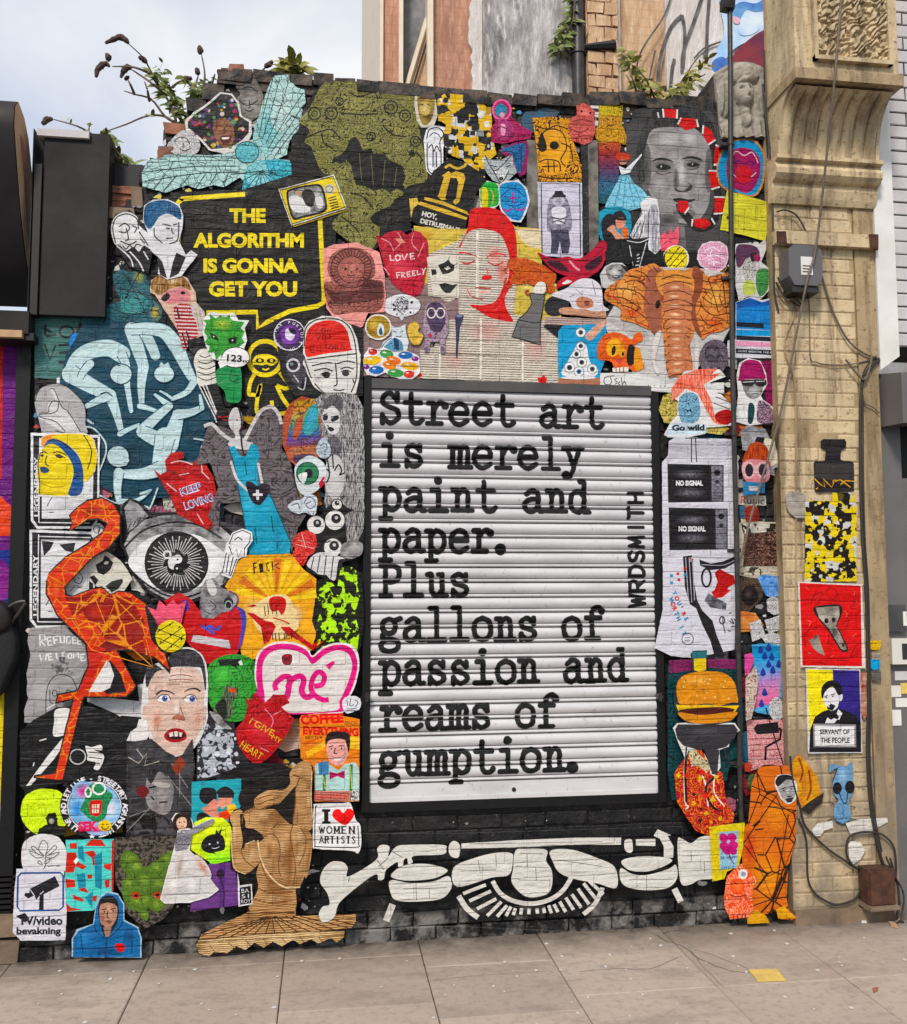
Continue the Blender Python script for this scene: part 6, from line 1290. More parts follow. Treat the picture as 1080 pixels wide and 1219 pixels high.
limb((12,34),'770,792 842,848');limb((34,58),'842,848 775,905 712,965');limb((60,90),'708,975 780,1010 840,1020');limb((90,52),'840,1040 868,950 885,890');limb((50,24),'880,890 945,880 1003,856');limb((22,12),'1003,860 992,795')
limb((14,8),'412,900 440,920 465,935')
fr(0,480)
limb((96,74),'820,170 806,240 792,325');limb((74,38),'800,325 710,352 606,352');limb((48,26),'592,345 585,420 592,482');limb((24,12),'592,484 680,482 742,440');limb((14,10),'700,450 750,432')
a.e('0a2e3e',588,266,58,56).e(F1,588,266,52,50).p(F1,'620,250 645,285 630,310 600,315').l('123',3,['612,268 635,270','615,295 640,298']).l('c8dde0',8,['428,120 470,130 522,190 530,240 512,300 482,360 436,410 520,470 590,497 720,510 745,520 785,420','860,295 900,290 985,300 1000,220 1020,190 960,178']).end()
# ---- round hand, yellow cap woman, framed sheets
a = A('round_sticker','grey round sheet with a line drawn pointing hand','sticker')
fr(0,280)
a.p('b9b7b9','178,830 200,770 250,742 320,745 380,790 425,850 430,940 425,990 240,1000 205,940',1).p('dddcdd','255,765 275,770 310,850 345,880 400,970 400,1000 350,995 300,965 205,910 205,885 240,880 245,835 280,820 265,790',1,'p').l('26252a',4,['255,765 275,770 310,850 345,880 400,970 410,990','280,970 350,990','205,890 260,885 290,870 295,830 270,825 250,850 245,880 205,885 210,905 280,925 330,975']).l('2a2a2e',4,'178,830 200,770 250,742 320,745 380,790 425,850 430,940').end()
fr(0,480)
def framed(lab,y0,y1):
    a = A('framed_poster',lab,'poster');x0,x1 = (160,500) if y0 < 400 else (155,480)
    a.p('ededf0',[(x0,y0),(x1,y0+12),(x1-5,y1-50),(x1-30,y1),(x0+30,y1),(x0,y1-40)],0).p('1c1c22',[(x0+12,y0+14),(x1-10,y0+24),(x1-14,y1-52),(x1-40,y1-12),(x0+36,y1-12),(x0+12,y1-46)],0)
    a.l('ededf0',5,[[(x0+44,y0+24),(x0+40,y1-30)],[(x0+44,y0+34),(x1-24,y0+40)],[(x0+40,y1-30),(x1-50,y1-28)]],0).p('e6e6ea',[(x0+56,y0+50),(x1-30,y0+52),(x1-36,y1-50),(x0+54,y1-50)],0,'p')
    a.t('ededf0','LEGENDARY',x0+40,y1-60,24,(y1-y0)*.62,-90,.03)
    a.p('1c1c22',[(x0+60,y0+56),(x0+120,y0+62),(x0+100,y0+100),(x0+70,y0+130)],0).l('33333a',4,[[(x0+80,y1-110),(x0+120,y1-170),(x0+180,y1-150),(x0+170,y1-90),(x0+90,y1-80)],[(x0+150,y1-130),(x0+180,y1-100),(x0+230,y1-120)]]).b('c9c9ce','e6e6ea',x0+160,y1-110,70,40)
    return a
framed('white framed LEGENDARY sheet behind the yellow woman',150,622).end()
framed('white framed LEGENDARY sheet behind the red flamingo',626,1110).p('1c1c22','300,700 380,690 370,740 330,730').p('1c1c22','232,880 252,870 250,900').end()
a = A('portrait_cutout','bright yellow woman looking left in a yellow and blue cap','poster')
a.p('e8e8e4','190,300 205,230 205,180 240,152 330,152 420,148 470,180 490,260 475,340 420,395 420,460 350,470 195,462 195,420 180,370')
YW = 'ecd414'
a.p(YW,'196,310 214,240 240,200 300,190 360,230 395,290 385,350 360,380 350,455 202,450 204,400 190,360 200,340',1).p('f09a4a','212,205 218,175 250,160 285,160 245,195 220,215',1).p(YW,'285,160 340,155 430,160 468,190 486,270 470,345 425,392 405,330 395,260 340,210 260,185',1)
a.p('1d4f8e','225,215 260,180 320,195 380,245 410,300 420,370 412,440 380,462 345,452 360,400 372,340 352,280 300,220 260,205',1).l('14120a',5,['205,252 225,244 242,252','270,248 300,244 335,262','278,262 300,258 328,274','240,262 232,300 248,312','205,255 196,312 205,400 203,450','370,345 395,350 385,372 368,372','240,190 300,190 360,235','420,160 460,240 440,330']).p('2c4a6e','206,322 228,318 250,330 244,346 215,346',1).e('14120a',300,268,16,7,12).e('14120a',216,262,9,6).l('b59c10',4,'215,400 280,420 340,405').end()
fr(0,480)
a = A('small_sketch','little white sketch of a face in the curve of the flamingo neck','sticker')
a.e('dfdfe2',492,640,34,46).ring('2a2a30',4,485,625,15,18).ring('2a2a30',4,508,640,15,22).l('2a2a30',4,'470,665 495,672 515,662').end()
a = A('small_sketch','pale drawing of a head under the flamingo neck','sticker')
a.p('e2e2e4','345,935 355,860 395,810 430,820 438,880 430,935 380,945',1).l('2c2c30',4,['370,860 395,840 415,860 405,890 380,885 370,860','385,900 400,910 415,905','355,930 380,900','390,862 400,870']).end()
a = A('eyes_stencil','cream square with torn black eyes and mouth beside the flamingo','sticker')
a.p('dcd8cc','440,800 470,745 540,735 600,775 640,830 660,870 620,930 560,945 500,915 450,880',0).p('1b191b','480,800 515,780 525,752 548,768 566,790 552,825 520,850 490,838',0).p('1b191b','450,860 472,850 494,875 478,900',0).p('232123','528,905 560,880 612,868 615,885 590,920 560,935').e('dcd8cc',532,790,12,7,-20).end()
# ---- the eye
a = A('back_paper','grey black paper beside the big eye drawing','poster')
a.p('37343a','600,500 760,540 900,540 1240,620 1250,760 1100,800 640,760 600,700',0,'f','55525a',6).end()
a = A('eye_drawing','huge black and white engraved eye with cat ears and a yin yang pupil','poster')
a.p('17161a','610,560 612,500 650,470 700,490 760,550 850,540 960,545 1080,590 1190,660 1230,760 1180,860 1080,940 960,985 830,985 720,930 650,830 610,700',0)
a.p('d3d2d4','620,700 650,640 720,580 800,560 900,552 1000,570 1090,610 1170,680 1215,760 1150,860 1060,930 940,975 830,970 740,920 670,830',0,'h','3c3a3e',12)
a.p('f0f0f2','640,790 700,700 780,655 880,640 980,655 1060,700 1130,770 1080,850 1000,905 900,940 800,925 720,880',1).e('1d1b1e',878,790,158,155)
a.l('d8d6d8',4,[f'{878+int(r0*math.cos(t))},{790+int(r0*math.sin(t))} {878+int(r1*math.cos(t+.05))},{790+int(r1*math.sin(t+.05))}' for i in range(46) for t,r0,r1 in [(i*.1366,52+(i*37 % 20),112+(i*53 % 36))]],0)
a.e('17161a',878,788,46).ring('e6e5e6',9,832,750,17).b('e9e9ea','e0e0e2',862,790,26,34).e('e9e9ea',884,772,22,22).e('17161a',886,815,22,22).e('17161a',884,774,5).e('e9e9ea',880,818,5)
a.l('17161a',8,['620,720 700,640 800,600 900,590 1000,610 1100,670','650,830 740,900 830,950 940,955 1060,905'],1).p('26242a','622,520 650,482 690,500 740,560 690,600 640,640',0,'h','c8c6ca',12)
a.l('1a181c',4,[f'{640+k*24},{640-min(k,9-k)*0-int(14*min(k+1,19-k))} {655+k*24},{610-int(14*min(k+1,19-k))}' for k in range(19)],0).end()
# ---- KEEP LOVING, angel, green creature, arm
a = A('heart_print','ragged red heart print with blue letters KEEP LOVING','poster')
fr(220,480)
fr(0,480)
a.p('c41f28','765,330 800,360 830,340 820,290 850,250 910,245 915,275 870,290 960,300 1000,260 1020,300 1060,370 1080,480 1072,590 1035,630 960,590 880,550 850,470 820,420',0,'s','7a0c14',9)
a.b('dc3a40','c41f28',950,420,70,60).l('ecc8c8',5,['850,300 900,290 960,310','830,400 880,440','980,550 1010,600','1040,380 1000,340','890,360 940,350','1000,300 1005,340'])
a.t('e6dff0','KEEP',902,462,38,110,-18,.05).t('e6dff0','LOVING',922,530,38,150,-18,.05).t('2a3f8c','KEEP',905,458,34,106,-18,.0).t('2a3f8c','LOVING',925,526,34,145,-18,.0).end()
fr(220,480)
a = A('angel_painting','tall grey winged figure in a light blue dress holding a black heart','poster')
a.p('6e666a','60,310 100,180 120,110 180,120 260,150 330,130 370,40 420,10 470,50 490,110 480,230 520,280 560,460 600,560 560,620 530,740 520,700 440,480 380,480 180,500 170,640 120,560 170,420 130,300',0,'s','3c3639',5)
a.l('d3cfd0',17,['100,120 140,110 180,150 230,185 260,190','300,190 340,110 380,45 430,25 465,60 480,110'],1).p('d3d1d2','222,75 240,35 265,30 285,60 290,110 270,150 300,190 340,205 310,235 230,220 220,200 255,170 225,120',1).l('23202a',9,'270,30 285,90 282,160 290,240 310,270')
a.p('2fa0c0','222,225 250,215 275,265 305,270 330,205 362,215 375,270 360,300 365,400 425,460 470,560 525,690 520,750 320,750 300,600 270,430 250,320',0,'p').b('49b4d2','2fa0c0',330,480,46,130).b('1f7fa2','2fa0c0',460,680,36,60).l('1c4a5c',5,['222,225 250,320 270,430 300,600 320,750','365,400 425,460 525,690','300,290 310,360','350,620 360,700','430,560 440,640']).l('d6d6d6',13,['232,290 262,380 320,440','365,300 385,400'],1)
a.p('1e1224','305,400 330,392 360,412 390,402 422,410 420,445 395,485 368,508 330,480',1).p('e8e6e8','355,432 370,432 370,450 388,450 388,462 370,462 370,482 358,482 356,462 340,462 340,450 355,450').e('8a6a5c',262,90,5).end()
fr(220,280)
a = A('creature_cutout','spiky bright green furry monster head on a flat green body','sticker')
a.p('1f8a4c','160,680 200,655 270,650 285,740 275,830 215,830 200,780 165,740',1).l('0c4a26',5,['240,670 225,720 270,740','245,700 270,705','270,720 240,735']).p('e6ece6','92,490 100,420 130,390 200,400 250,395 268,430 322,432 300,470 312,530 290,590 240,610 200,640 140,620 110,560',0).p('3fa83c','100,490 112,450 96,430 130,428 128,400 160,425 180,405 200,428 225,402 232,432 300,440 280,470 300,490 286,520 300,540 275,560 270,590 230,580 215,620 180,605 160,628 150,590 120,590 128,560 104,540 118,515',0,'s','155a1c',16)
a.b('b9d84a','3fa83c',190,450,60,36,0,'s','2a6a1c',18).p('101a10','125,490 160,505 175,535 140,520').p('101a10','215,520 262,515 258,545 225,548').d('d8e8c8',4,'148,512 240,530').end()
a = A('bubble_sticker','white oval speech sticker reading 123..','sticker')
a.e('f1f1f2',256,614,68,50).ring('222',4,256,614,68,50).p('f1f1f2','170,640 200,600 215,650 180,668').t('1a1a1c','123..',212,632,34,100,4,.03).end()
fr(0,280)
a = A('photo_cutout','fair haired girl looking down over a column of pink red letters','poster')
a.p('d8b9a6','745,290 752,230 800,200 870,192 930,220 970,290 975,340 1010,380 1020,440 1010,500 960,520 900,500 860,440 820,380 770,300',0).p('b58a4e','750,260 770,215 830,195 890,200 930,235 950,280 900,262 850,270 800,300 770,290',1,'k','6a4420',10).b('e8d0a8','b58a4e',850,235,50,22,0,'k','8a6430',10).p('d98a90','800,310 840,280 900,265 940,290 945,330 900,340 830,345',1).p('1b1014','800,320 830,292 845,310 822,335',1).e('1b1014',908,292,12,8).p('cfc4bc','930,350 975,345 1015,385 1020,450 1000,500 950,500',0).l('a89a90',4,['945,370 960,480','970,370 990,480','990,380 1005,450'])
a.p('a62630','860,365 900,340 945,350 955,400 975,440 985,500 950,540 925,570 905,570 890,500 870,430',0,'n','f0d8d8',55).l('1d0c0e',8,['905,490 925,560','925,480 945,540','880,370 890,420'],0).end()
fr(220,280)
a = A('arm_cutout','white wrapped hand cut-out in a black striped sleeve pointing down','sticker')
a.p('151417','15,530 50,512 95,520 110,560 100,600 60,610 20,560').p('e6e3da','55,600 80,570 130,572 150,600 155,700 165,730 120,750 70,745 60,680 48,640',1).l('1f1c1c',5,['75,600 105,610 145,590','70,630 110,640 152,622','68,655 110,668 155,650','66,680 110,695 156,680','66,705 110,722 160,706','18,560 60,575 95,555'])
a.p('141316','95,750 165,735 190,830 215,890 240,960 270,1000 240,1010 170,950 150,900').l('e8e6e4',6,['75,750 150,900 160,930','92,748 158,890','108,745 160,880'],0).l('c8283a',5,['165,900 185,905 215,900','190,915 210,920']).end()
# ---- right of it: rainbow, hair girl, eyes, neon
fr(220,280)
a = A('rainbow_cutout','rainbow shaded melting ice lump with an orange pebble base','sticker')
a.p('b8553a','490,900 520,840 580,805 640,820 670,880 680,960 672,1060 650,1140 560,1155 520,1120 485,1040',0).g(['c8a83a','cf7a30','b8a440','3fa070','2b86c0','5a4aa0','8a3a6a'],'545,830 650,815 682,1050 500,1050','s','5a3a2a',4).b('4fb0d8','3fa0a0',625,920,34,80,15).b('c8604a','b85a3a',560,960,20,60,15).p('c27a55','520,1062 600,1046 660,1050 650,1090 580,1100 535,1096',1,'s','5a3a2a',9).p('4a3550','540,1098 640,1090 625,1130 560,1140',1).end()
a = A('hair_drawing','ink drawing of a girl with very long straight black and white hair','poster')
a.p('c9c6c8','640,820 690,790 780,785 850,800 880,860 888,1080 885,1400 800,1480 770,1540 690,1330 700,1120 680,1050 672,900',0,'k','26242a',22).p('dedcde','690,870 720,840 760,870 765,960 745,990 715,985 695,950 680,920',1,'p').p('1a181c','680,850 720,800 780,815 770,880 730,850 700,870',1,'k','77747a',20)
a.l('19171b',6,['684,900 705,890','722,908 760,900','705,945 712,955']).p('19171b','684,905 706,898 706,918 688,925',1).p('19171b','724,915 758,902 758,918 730,930',1).p('19171b','706,962 722,955 740,968 722,978',1).e('2a282c',730,1070,42,70,10,'k','77747a',20).b('dddbdd','c9c6c8',740,1200,50,110).l('1a181c',7,['705,1110 715,1190 700,1230','730,1090 735,1160','740,1170 760,1140 775,1170 765,1190 790,1180','700,1160 720,1180'],1).end()
a = A('eyeball_sticker','round white eyeball with a green iris and red veins','sticker')
fr(220,480)
a.p('dbe2e6','545,330 570,290 620,265 670,285 700,330 690,390 650,440 600,460 560,430',1).e('2f7a55',608,352,54).ring('1a3a2c',5,608,352,54).b('3f9a68','2f7a55',600,340,36).e('12161a',612,352,22).p('f4f6f6','562,362 604,348 600,385 585,402',1).l('c22a3a',12,['690,370 665,410','668,420 690,395']).end()
a = A('cloud_drawing','pale blue white cloudlike line drawing under the green eyeball','sticker')
a.p('cfd8e0','512,510 545,485 580,480 600,455 650,465 655,510 640,560 600,545 560,550 525,535',1).l('2a3038',4,['590,500 610,470 640,480 645,510 620,525 600,505 625,490','610,540 630,560 640,540','530,510 560,500 570,530']).end()
a = A('cloud_drawing','small pale blue flower like drawing above the green eyeball','sticker')
a.p('cdd9e4','650,230 680,180 715,210 720,260 690,280 660,265',1,'s','7a8a98',14).l('3a4a5a',3,['670,220 690,205 705,225 690,250','665,250 700,262']).end()
a = A('eye_creature_drawing','black and white doodle of many round eyes above a row of long teeth','poster')
a.p('19171a','640,600 700,520 760,480 800,520 870,540 885,640 880,740 840,770 780,790 760,880 700,870 600,830 600,790 650,720',0).p('bdbabb','790,560 870,530 882,620 840,700 800,690 800,620',1,'k','2a282c',16)
for (x,y,r,q) in ((650,605,46,20),(742,582,50,24),(752,505,26,12),(732,715,46,24)): a.e('e8e6e4',x,y,r).ring('19171a',5,x,y,r).e('252327',x+(6 if r > 40 else 0),y-8,q).e('c8c6c8',x+q*.3,y-12,q*.35)
a.p('bdbabb','780,700 840,680 878,700 870,750 820,770 770,755',1,'h','2a282c',14).p('dcdadb','605,800 640,750 700,740 790,770 760,780 745,870 720,870 700,850 690,850 660,845 640,830',1).l('19171a',5,['640,760 625,820','670,752 655,838','700,752 690,848','735,760 722,865','665,655 695,690 720,680']).end()
a = A('heart_print','small scarlet anatomical heart print beside the black and white eyes','sticker')
a.p('c01f22','530,690 560,645 600,630 648,650 655,700 640,740 610,760 590,805 550,800 530,760 545,720',0,'s','ee6a60',9).l('f0b0a8',4,['560,680 620,690','580,650 600,720','550,700 640,720']).end()
a = A('neon_print','neon green and black tangled face print left of the shutter','poster')
a.p('14150f','640,960 650,880 700,860 752,900 760,810 820,805 870,840 880,950 885,1060 870,1200 800,1310 720,1310 650,1240 640,1120 620,1060',0).p('b8f016','655,940 690,880 730,890 752,920 770,815 830,812 862,850 850,900 865,950 840,1040 862,1130 850,1230 800,1300 735,1302 690,1280 655,1230 650,1100 670,1030',0,'b','181c08',13).p('14150f','720,910 770,905 775,930 735,940',1).p('14150f','800,880 845,900 840,960 810,930',1).p('14150f','730,990 780,985 770,1010 740,1012').end()
a = A('sunburst_poster','orange sunburst poster with a red shouting figure and stencilled black words','poster')
fr(250,640,5.684)
a.p('e8a92c','110,330 150,260 200,160 260,120 400,118 550,110 640,220 720,280 715,400 690,560 720,640 690,760 340,790 300,820 220,790 200,640 190,440',0)
for k in range(11):
    t = 2.95-k*.27;a.p(['f0cc30','d8791e'][k % 2] if k not in (3,7) else 'f3c23a',[(450+70*math.cos(t),430-60*math.sin(t)),(450+70*math.cos(t-.15),430-60*math.sin(t-.15)),(450+min(300,300)*math.cos(t-.17)*.92,430-290*math.sin(t-.17)),(450+300*math.cos(t+.02)*.92,430-290*math.sin(t+.02))])
a.b('f2d08a','e8a92c',300,480,80,90).b('f0dcb0','e8a92c',560,520,90,90).p('ecd4a0','280,480 340,430 420,390 520,390 570,470 600,600 480,680 350,640 300,560',1)
RQ = 'c3201c'
a.p(RQ,'405,420 430,400 480,398 515,420 515,480 490,520 465,490 440,500 410,480',1).p(RQ,'255,505 300,510 380,560 430,570 450,600 430,640 410,690 370,720 350,600',0).p(RQ,'255,465 300,450 325,458 300,468').p(RQ,'480,600 540,600 600,650 690,720 740,690 700,760 600,690 520,650').l(RQ,9,['720,740 770,690','430,540 500,560 540,580'],0)
IK = '1e1208'
a.l(IK,9,['300,175 306,245','298,178 322,172','302,205 318,203','408,225 392,222 388,180 405,172','425,165 430,222','470,170 440,195 475,212'],0).p(IK,'335,180 362,176 368,236 342,240')
a.l(IK,6,['372,460 380,528','395,452 402,520','420,450 428,515','450,460 455,515','450,462 475,455','365,640 372,700','400,628 375,665 405,700','425,640 430,690','445,640 450,692','470,640 475,690 500,685','505,640 510,690','535,632 515,636 520,682 545,678','520,658 535,655','555,682 552,630 575,640 558,655 585,675','600,625 580,632 590,655 605,665 585,685'],0).end()
# ---- lolly ghost, red blue heart, rabbit mask
fr(220,480)
a = A('ice_lolly_sticker','white ice lolly ghost leaning right over the corner of the big eye','sticker')
a.p('eeeef0','210,700 240,645 290,622 335,640 340,680 315,720 310,760 270,770 235,870 188,850 195,780',0).l('1e1d24',5,['225,700 245,650 290,632 330,650 325,690 300,720 300,760 285,730 270,765 262,725 240,750 225,710','212,740 192,840 232,855 262,770','225,750 210,840','245,760 225,850','205,858 195,890','250,680 270,665 290,680'],0).end()
a = A('painted_heart','red and blue painted heart carrying a small strip of print','sticker')
fr(220,700)
a.p('c21f2c','-90,60 -20,20 40,55 90,120 200,110 260,88 300,110 308,170 290,270 260,330 200,340 120,372 60,310 -40,200',0).p('4a4ab0','262,92 300,112 308,170 290,260 270,300 285,200 280,130',1).p('5a3fa0','-10,70 20,60 30,100 0,120',1).b('e0303a','c21f2c',150,250,90,50).l('2f62c8',12,['90,180 110,200 130,185 160,205 185,185','120,200 150,225'],1).p('e8e6e8','50,228 225,256 232,296 40,262',0,'n','6a686a',170).end()
a = A('rabbit_drawing','grey engraved rabbit skull creature with a purple edge','sticker')
a.p('b8b4b8','90,0 110,-40 150,-50 180,-10 225,15 255,30 270,60 240,110 190,120 150,150 90,145 80,90',0,'h','1e1b22',18).l('6a2f80',6,'225,15 262,35 266,70 236,110').e('1a181c',222,72,24,26).ring('9ab0a8',6,222,84,16,20).p('d8d6d8','115,-30 140,-40 165,10 150,40 125,20',1).l('222',4,['130,60 160,90 140,110','100,110 140,130']).end()
fr(220,700)
a = A('round_print','bright green round print of a singing striped cat','sticker')
a.p('3ba23a','118,400 150,355 220,325 300,330 350,360 362,420 350,560 300,640 220,650 150,600 120,520',1,'s','1c5a20',6).b('55c24a','3ba23a',190,430,50,50).p('16201a','170,350 280,345 290,372 260,380 275,400 230,375 180,380').p('7c8a6c','200,500 215,470 240,485 262,480 270,520 240,560 245,610 200,650 150,600 180,560',1,'k','1a1e16',16).p('e0561e','225,490 258,492 255,512 228,508').p('1a1e16','160,570 200,540 215,580 205,640 165,600',1).p('dfe8e0','270,360 285,350 292,375 278,378').end()
a = A('painted_heart','large white heart outlined in hot pink with the word né','sticker')
a.p('eee9e6','350,400 360,330 400,285 470,262 550,268 610,295 632,330 680,290 740,268 810,272 850,310 862,380 840,480 800,560 770,615 620,615 560,600 400,560 356,470',1)
a.p('df2f86','358,400 370,335 405,292 470,272 548,278 605,305 632,338 685,298 742,278 802,282 840,318 852,385 830,478 790,560 762,605 400,605 362,470',1)
a.p('e5e0dc','388,400 398,350 425,318 475,300 545,306 600,332 633,372 690,328 745,306 792,312 818,340 825,392 802,470 765,550 735,600 440,600 396,500',1)
a.l('dd2a84',(26,30),'455,500 450,470 480,440 500,432 520,440 515,500 505,540').l('dd2a84',(28,30),'510,490 530,450 570,430 590,450 580,500 595,530 620,530 640,510').l('dd2a84',26,'640,480 680,470 690,430 665,410 640,430 625,480 640,520 680,545 712,545').l('dd2a84',(30,14),'705,388 738,360')
a.e('f0f0f2',510,350,34,32).p('b02838','485,330 530,325 528,370 490,372',1,'b','222222',60).end()
a = A('flower_sticker','small white sticker with a blue line flower beside the pink heart','sticker')
a.p('e8eaf0','782,545 810,528 850,530 868,550 862,590 830,605 800,612 780,585',1).l('33405a',4,['800,545 805,575','820,540 815,575 835,570','840,545 855,560 840,580','800,590 830,590 850,585','795,600 850,600']).end()
a = A('heart_print','ragged red heart print with yellow words I GIVE MY HEART','poster')
a.p('c42430','248,700 300,640 320,560 350,510 400,560 440,520 500,520 520,560 480,580 545,640 520,690 480,760 420,830 370,860 350,900 335,850 280,800',0,'s','7a0c14',8).b('d8404a','c42430',380,690,80,70).p('c42430','305,530 330,560 320,590').l('e89aa0',4,['400,590 440,640 430,680','340,640 380,660','480,600 440,620','380,780 420,800'])
a.t('e6c22c','I GIVE',322,660,34,130,30,.0).t('e6c22c','MY',430,735,26,50,30,.0).t('e6c22c','HEART',275,775,38,120,33,.0).e('e8c040',352,885,11,16).end()
a = A('man_poster','orange poster COFFEE MAKES EVERYTHING BETTER with a smiling man in bow tie and braces','poster')
a.p('eb8a2c','568,640 580,620 700,612 800,628 862,640 862,860 860,1042 645,1042 640,900 575,830',0)
for k,pts in enumerate(('600,800 700,740 720,760 610,830','820,700 862,720 862,790 810,780','575,760 690,720 600,770')): a.p(['f0b83a','f3c04a','d8661e'][k],pts)
a.t('e0301c','COFFEE',575,665,44,210,-3,.06).t('5a1a0c','MAKES',790,665,18,60,5,.0).t('e0301c','EVERYTHING',585,712,38,272,2,.06).t('2a120a','BETTER',598,737,14,84,0,.0)
a.p('b9dcd8','645,860 690,850 730,870 760,890 790,860 840,850 860,880 860,990 645,990',0).p('4a86b8','660,850 712,845 712,910 665,912').p('1c1514','695,740 715,705 770,700 810,712 816,760 808,800 795,760 790,740 720,745 702,785',1).p('eeb0a8','700,770 718,742 780,738 800,770 805,810 790,850 755,868 720,850 704,810',1).l('241818',5,['712,775 735,768','760,770 785,770','745,780 738,805 752,808']).p('f2ece8','730,826 760,832 782,820 770,842 742,842').l('8a3030',3,'726,822 756,830 786,816').d('241818',4,'725,785 775,782')
a.p('b02458','715,895 752,905 790,890 790,932 752,918 716,935',0).l('2e7a3c',14,['690,910 690,990','822,860 820,990'],0).l('d8d84a',4,['686,920 694,980','818,870 824,980'],0).p('8e1c1c','640,992 812,990 812,1040 640,1040',0,'n','e8b0a0',130).t('e04a30','COFFEE MAKES EVERYTHING',645,1028,22,160,0,.0).p('d8d8d8','815,992 860,990 860,1038 815,1040',0,'b','555555',60).end()
# ---- stones heap, man's face, refugees sheet, black robe
a = A('rubble_print','triangular heap of pale blue white crystals on black','sticker')
a.p('232226','65,940 68,760 90,700 130,600 180,640 250,660 270,770 340,870 290,900 120,935',0,'b','232226',8).p('b9bfca','72,930 72,760 100,690 150,660 220,670 250,760 240,850 270,880 120,925',0,'b','2c2c34',18).rnd(['dfe2ea','c2c6d2'],120,(75,660,280,925),8,17,11,(5,7),True).p('c9c9cc','130,600 185,625 200,650 240,690 190,680 150,640',1,'h','333',16).end()
fr(0,700)
a = A('back_paper','black and white torn paper between flamingo and the man\'s face','poster')
a.p('1b1a1c','440,420 560,340 720,370 740,460 760,700 780,740 780,950 660,1040 640,1000 640,700 440,560',0).p('e6e5e7','430,560 470,500 500,450 520,420 530,480 520,540 690,560 680,480 720,470 740,520 720,600 740,700 690,740 660,760 650,700 600,640 570,620',0).p('1b1a1c','600,630 700,640 700,680 620,690 580,660').end()
a = A('photo_cutout','startled man\'s face with blue eyes open red mouth and grey slicked hair','poster')
a.p('e4e2e2','712,560 735,400 780,370 830,350 880,300 950,290 1010,330 1036,420 1035,590 1030,660 985,760 940,800 870,825 800,800 755,740 715,660',1)
a.p('4c4a50','735,480 735,400 780,372 850,440 845,340 880,305 950,298 1005,335 1026,420 1024,500 1005,400 980,385 870,385 790,410 752,470',1,'k','1c1b20',20)
a.p('d9bcae','720,580 745,560 748,470 790,412 870,390 960,388 1000,410 1015,480 1018,570 1030,580 1024,650 1000,690 970,750 920,800 870,815 810,792 770,730 745,680 722,650',1)
a.b('e9d6cc','d9bcae',880,430,110,40).b('c68a70','d9bcae',790,650,34,70).b('cf9a84','d9bcae',985,640,28,70).b('ecdcd2','d9bcae',885,590,26,60).b('e6cfc2','d9bcae',870,780,44,24).b('b9907e','d9bcae',815,545,50,30).b('b9907e','d9bcae',950,540,44,28)
a.l('3a2a26',(10,5),'785,520 810,502 850,506 875,520').l('3a2a26',(5,10),'922,506 950,492 980,492 1000,505')
for x,y in ((822,540),(950,542)): a.p('f0ecec',[(x-34,y),(x-10,y-18),(x+20,y-14),(x+32,y+4),(x+5,y+16),(x-20,y+14)],1).e('3a5a98',x+(4 if x < 900 else 10),y-1,14,15).e('10121a',x+(4 if x < 900 else 10),y-1,6).l('4a2a24',4,[[(x-36,y+2),(x-10,y-20),(x+20,y-17),(x+34,y+6)]]).d('ffffff',3,[(x+8,y-6)])
a.p('b06a58','862,640 875,620 905,618 925,632 920,648 890,642',1).l('8a5040',4,['862,640 872,628','900,580 918,625','850,430 900,422 960,432','845,450 905,445 965,450','840,470 900,468']).p('a8242e','822,720 850,690 890,684 925,700 930,735 890,752 845,748',1).p('2a0a0c','838,718 870,700 920,708 915,732 870,738 845,732',1).p('efe6d8','846,708 866,702 868,722 850,726').p('efe6d8','872,700 890,700 890,724 874,724').p('efe6d8','894,702 912,706 908,726 896,724').l('b8948a',3,['770,600 790,640 790,700','1000,600 990,660']).end()
fr(0,700)
a = A('text_drawing','grey torn sheet with white words REFUGEES WELCOME above a hooded figure','poster')
a.p('a3a1a3','150,215 165,195 330,188 440,290 455,330 450,440 400,540 300,640 230,665 130,660 128,600 150,540 140,420 160,330 145,260',0).b('b6b4b5','a3a1a3',220,500,80,90).l('eceaec',8,['208,285 205,230 230,232 232,255 210,258 232,285','262,240 240,245 248,282 268,278','244,262 262,260','278,275 272,240 296,236','275,256 292,254','305,235 308,268 326,268 326,235','355,240 338,240 338,270 356,270 356,256','384,240 366,242 368,272 386,270','368,256 382,256','408,245 390,246 392,276 412,276','392,260 408,260','434,252 422,256 432,270 424,284'],0)
a.l('eceaec',8,['205,328 214,360 224,335 232,358 240,322','264,322 246,325 252,355 272,350','248,340 264,338','286,318 290,348 306,345','330,312 316,318 320,342 338,340','344,326 346,346 362,344 362,322 344,326','372,346 372,318 382,336 394,316 396,346','425,325 405,328 410,358 432,355','408,342 424,340'],0)
a.p('5a585c','265,375 300,360 300,340 345,345 345,400 375,420 290,425 268,400',1,'b','a3a1a3',30).l('2c2b30',4,['235,615 240,500 270,440 310,425 360,440 385,490 388,530','255,500 255,560','275,500 290,510 285,530 268,525 272,500','340,500 360,510 355,535 335,525 340,500','310,520 312,550','295,560 325,562','255,560 290,580']).end()
a = A('robe_print','black robed figure print with white hand ring and staff','poster')
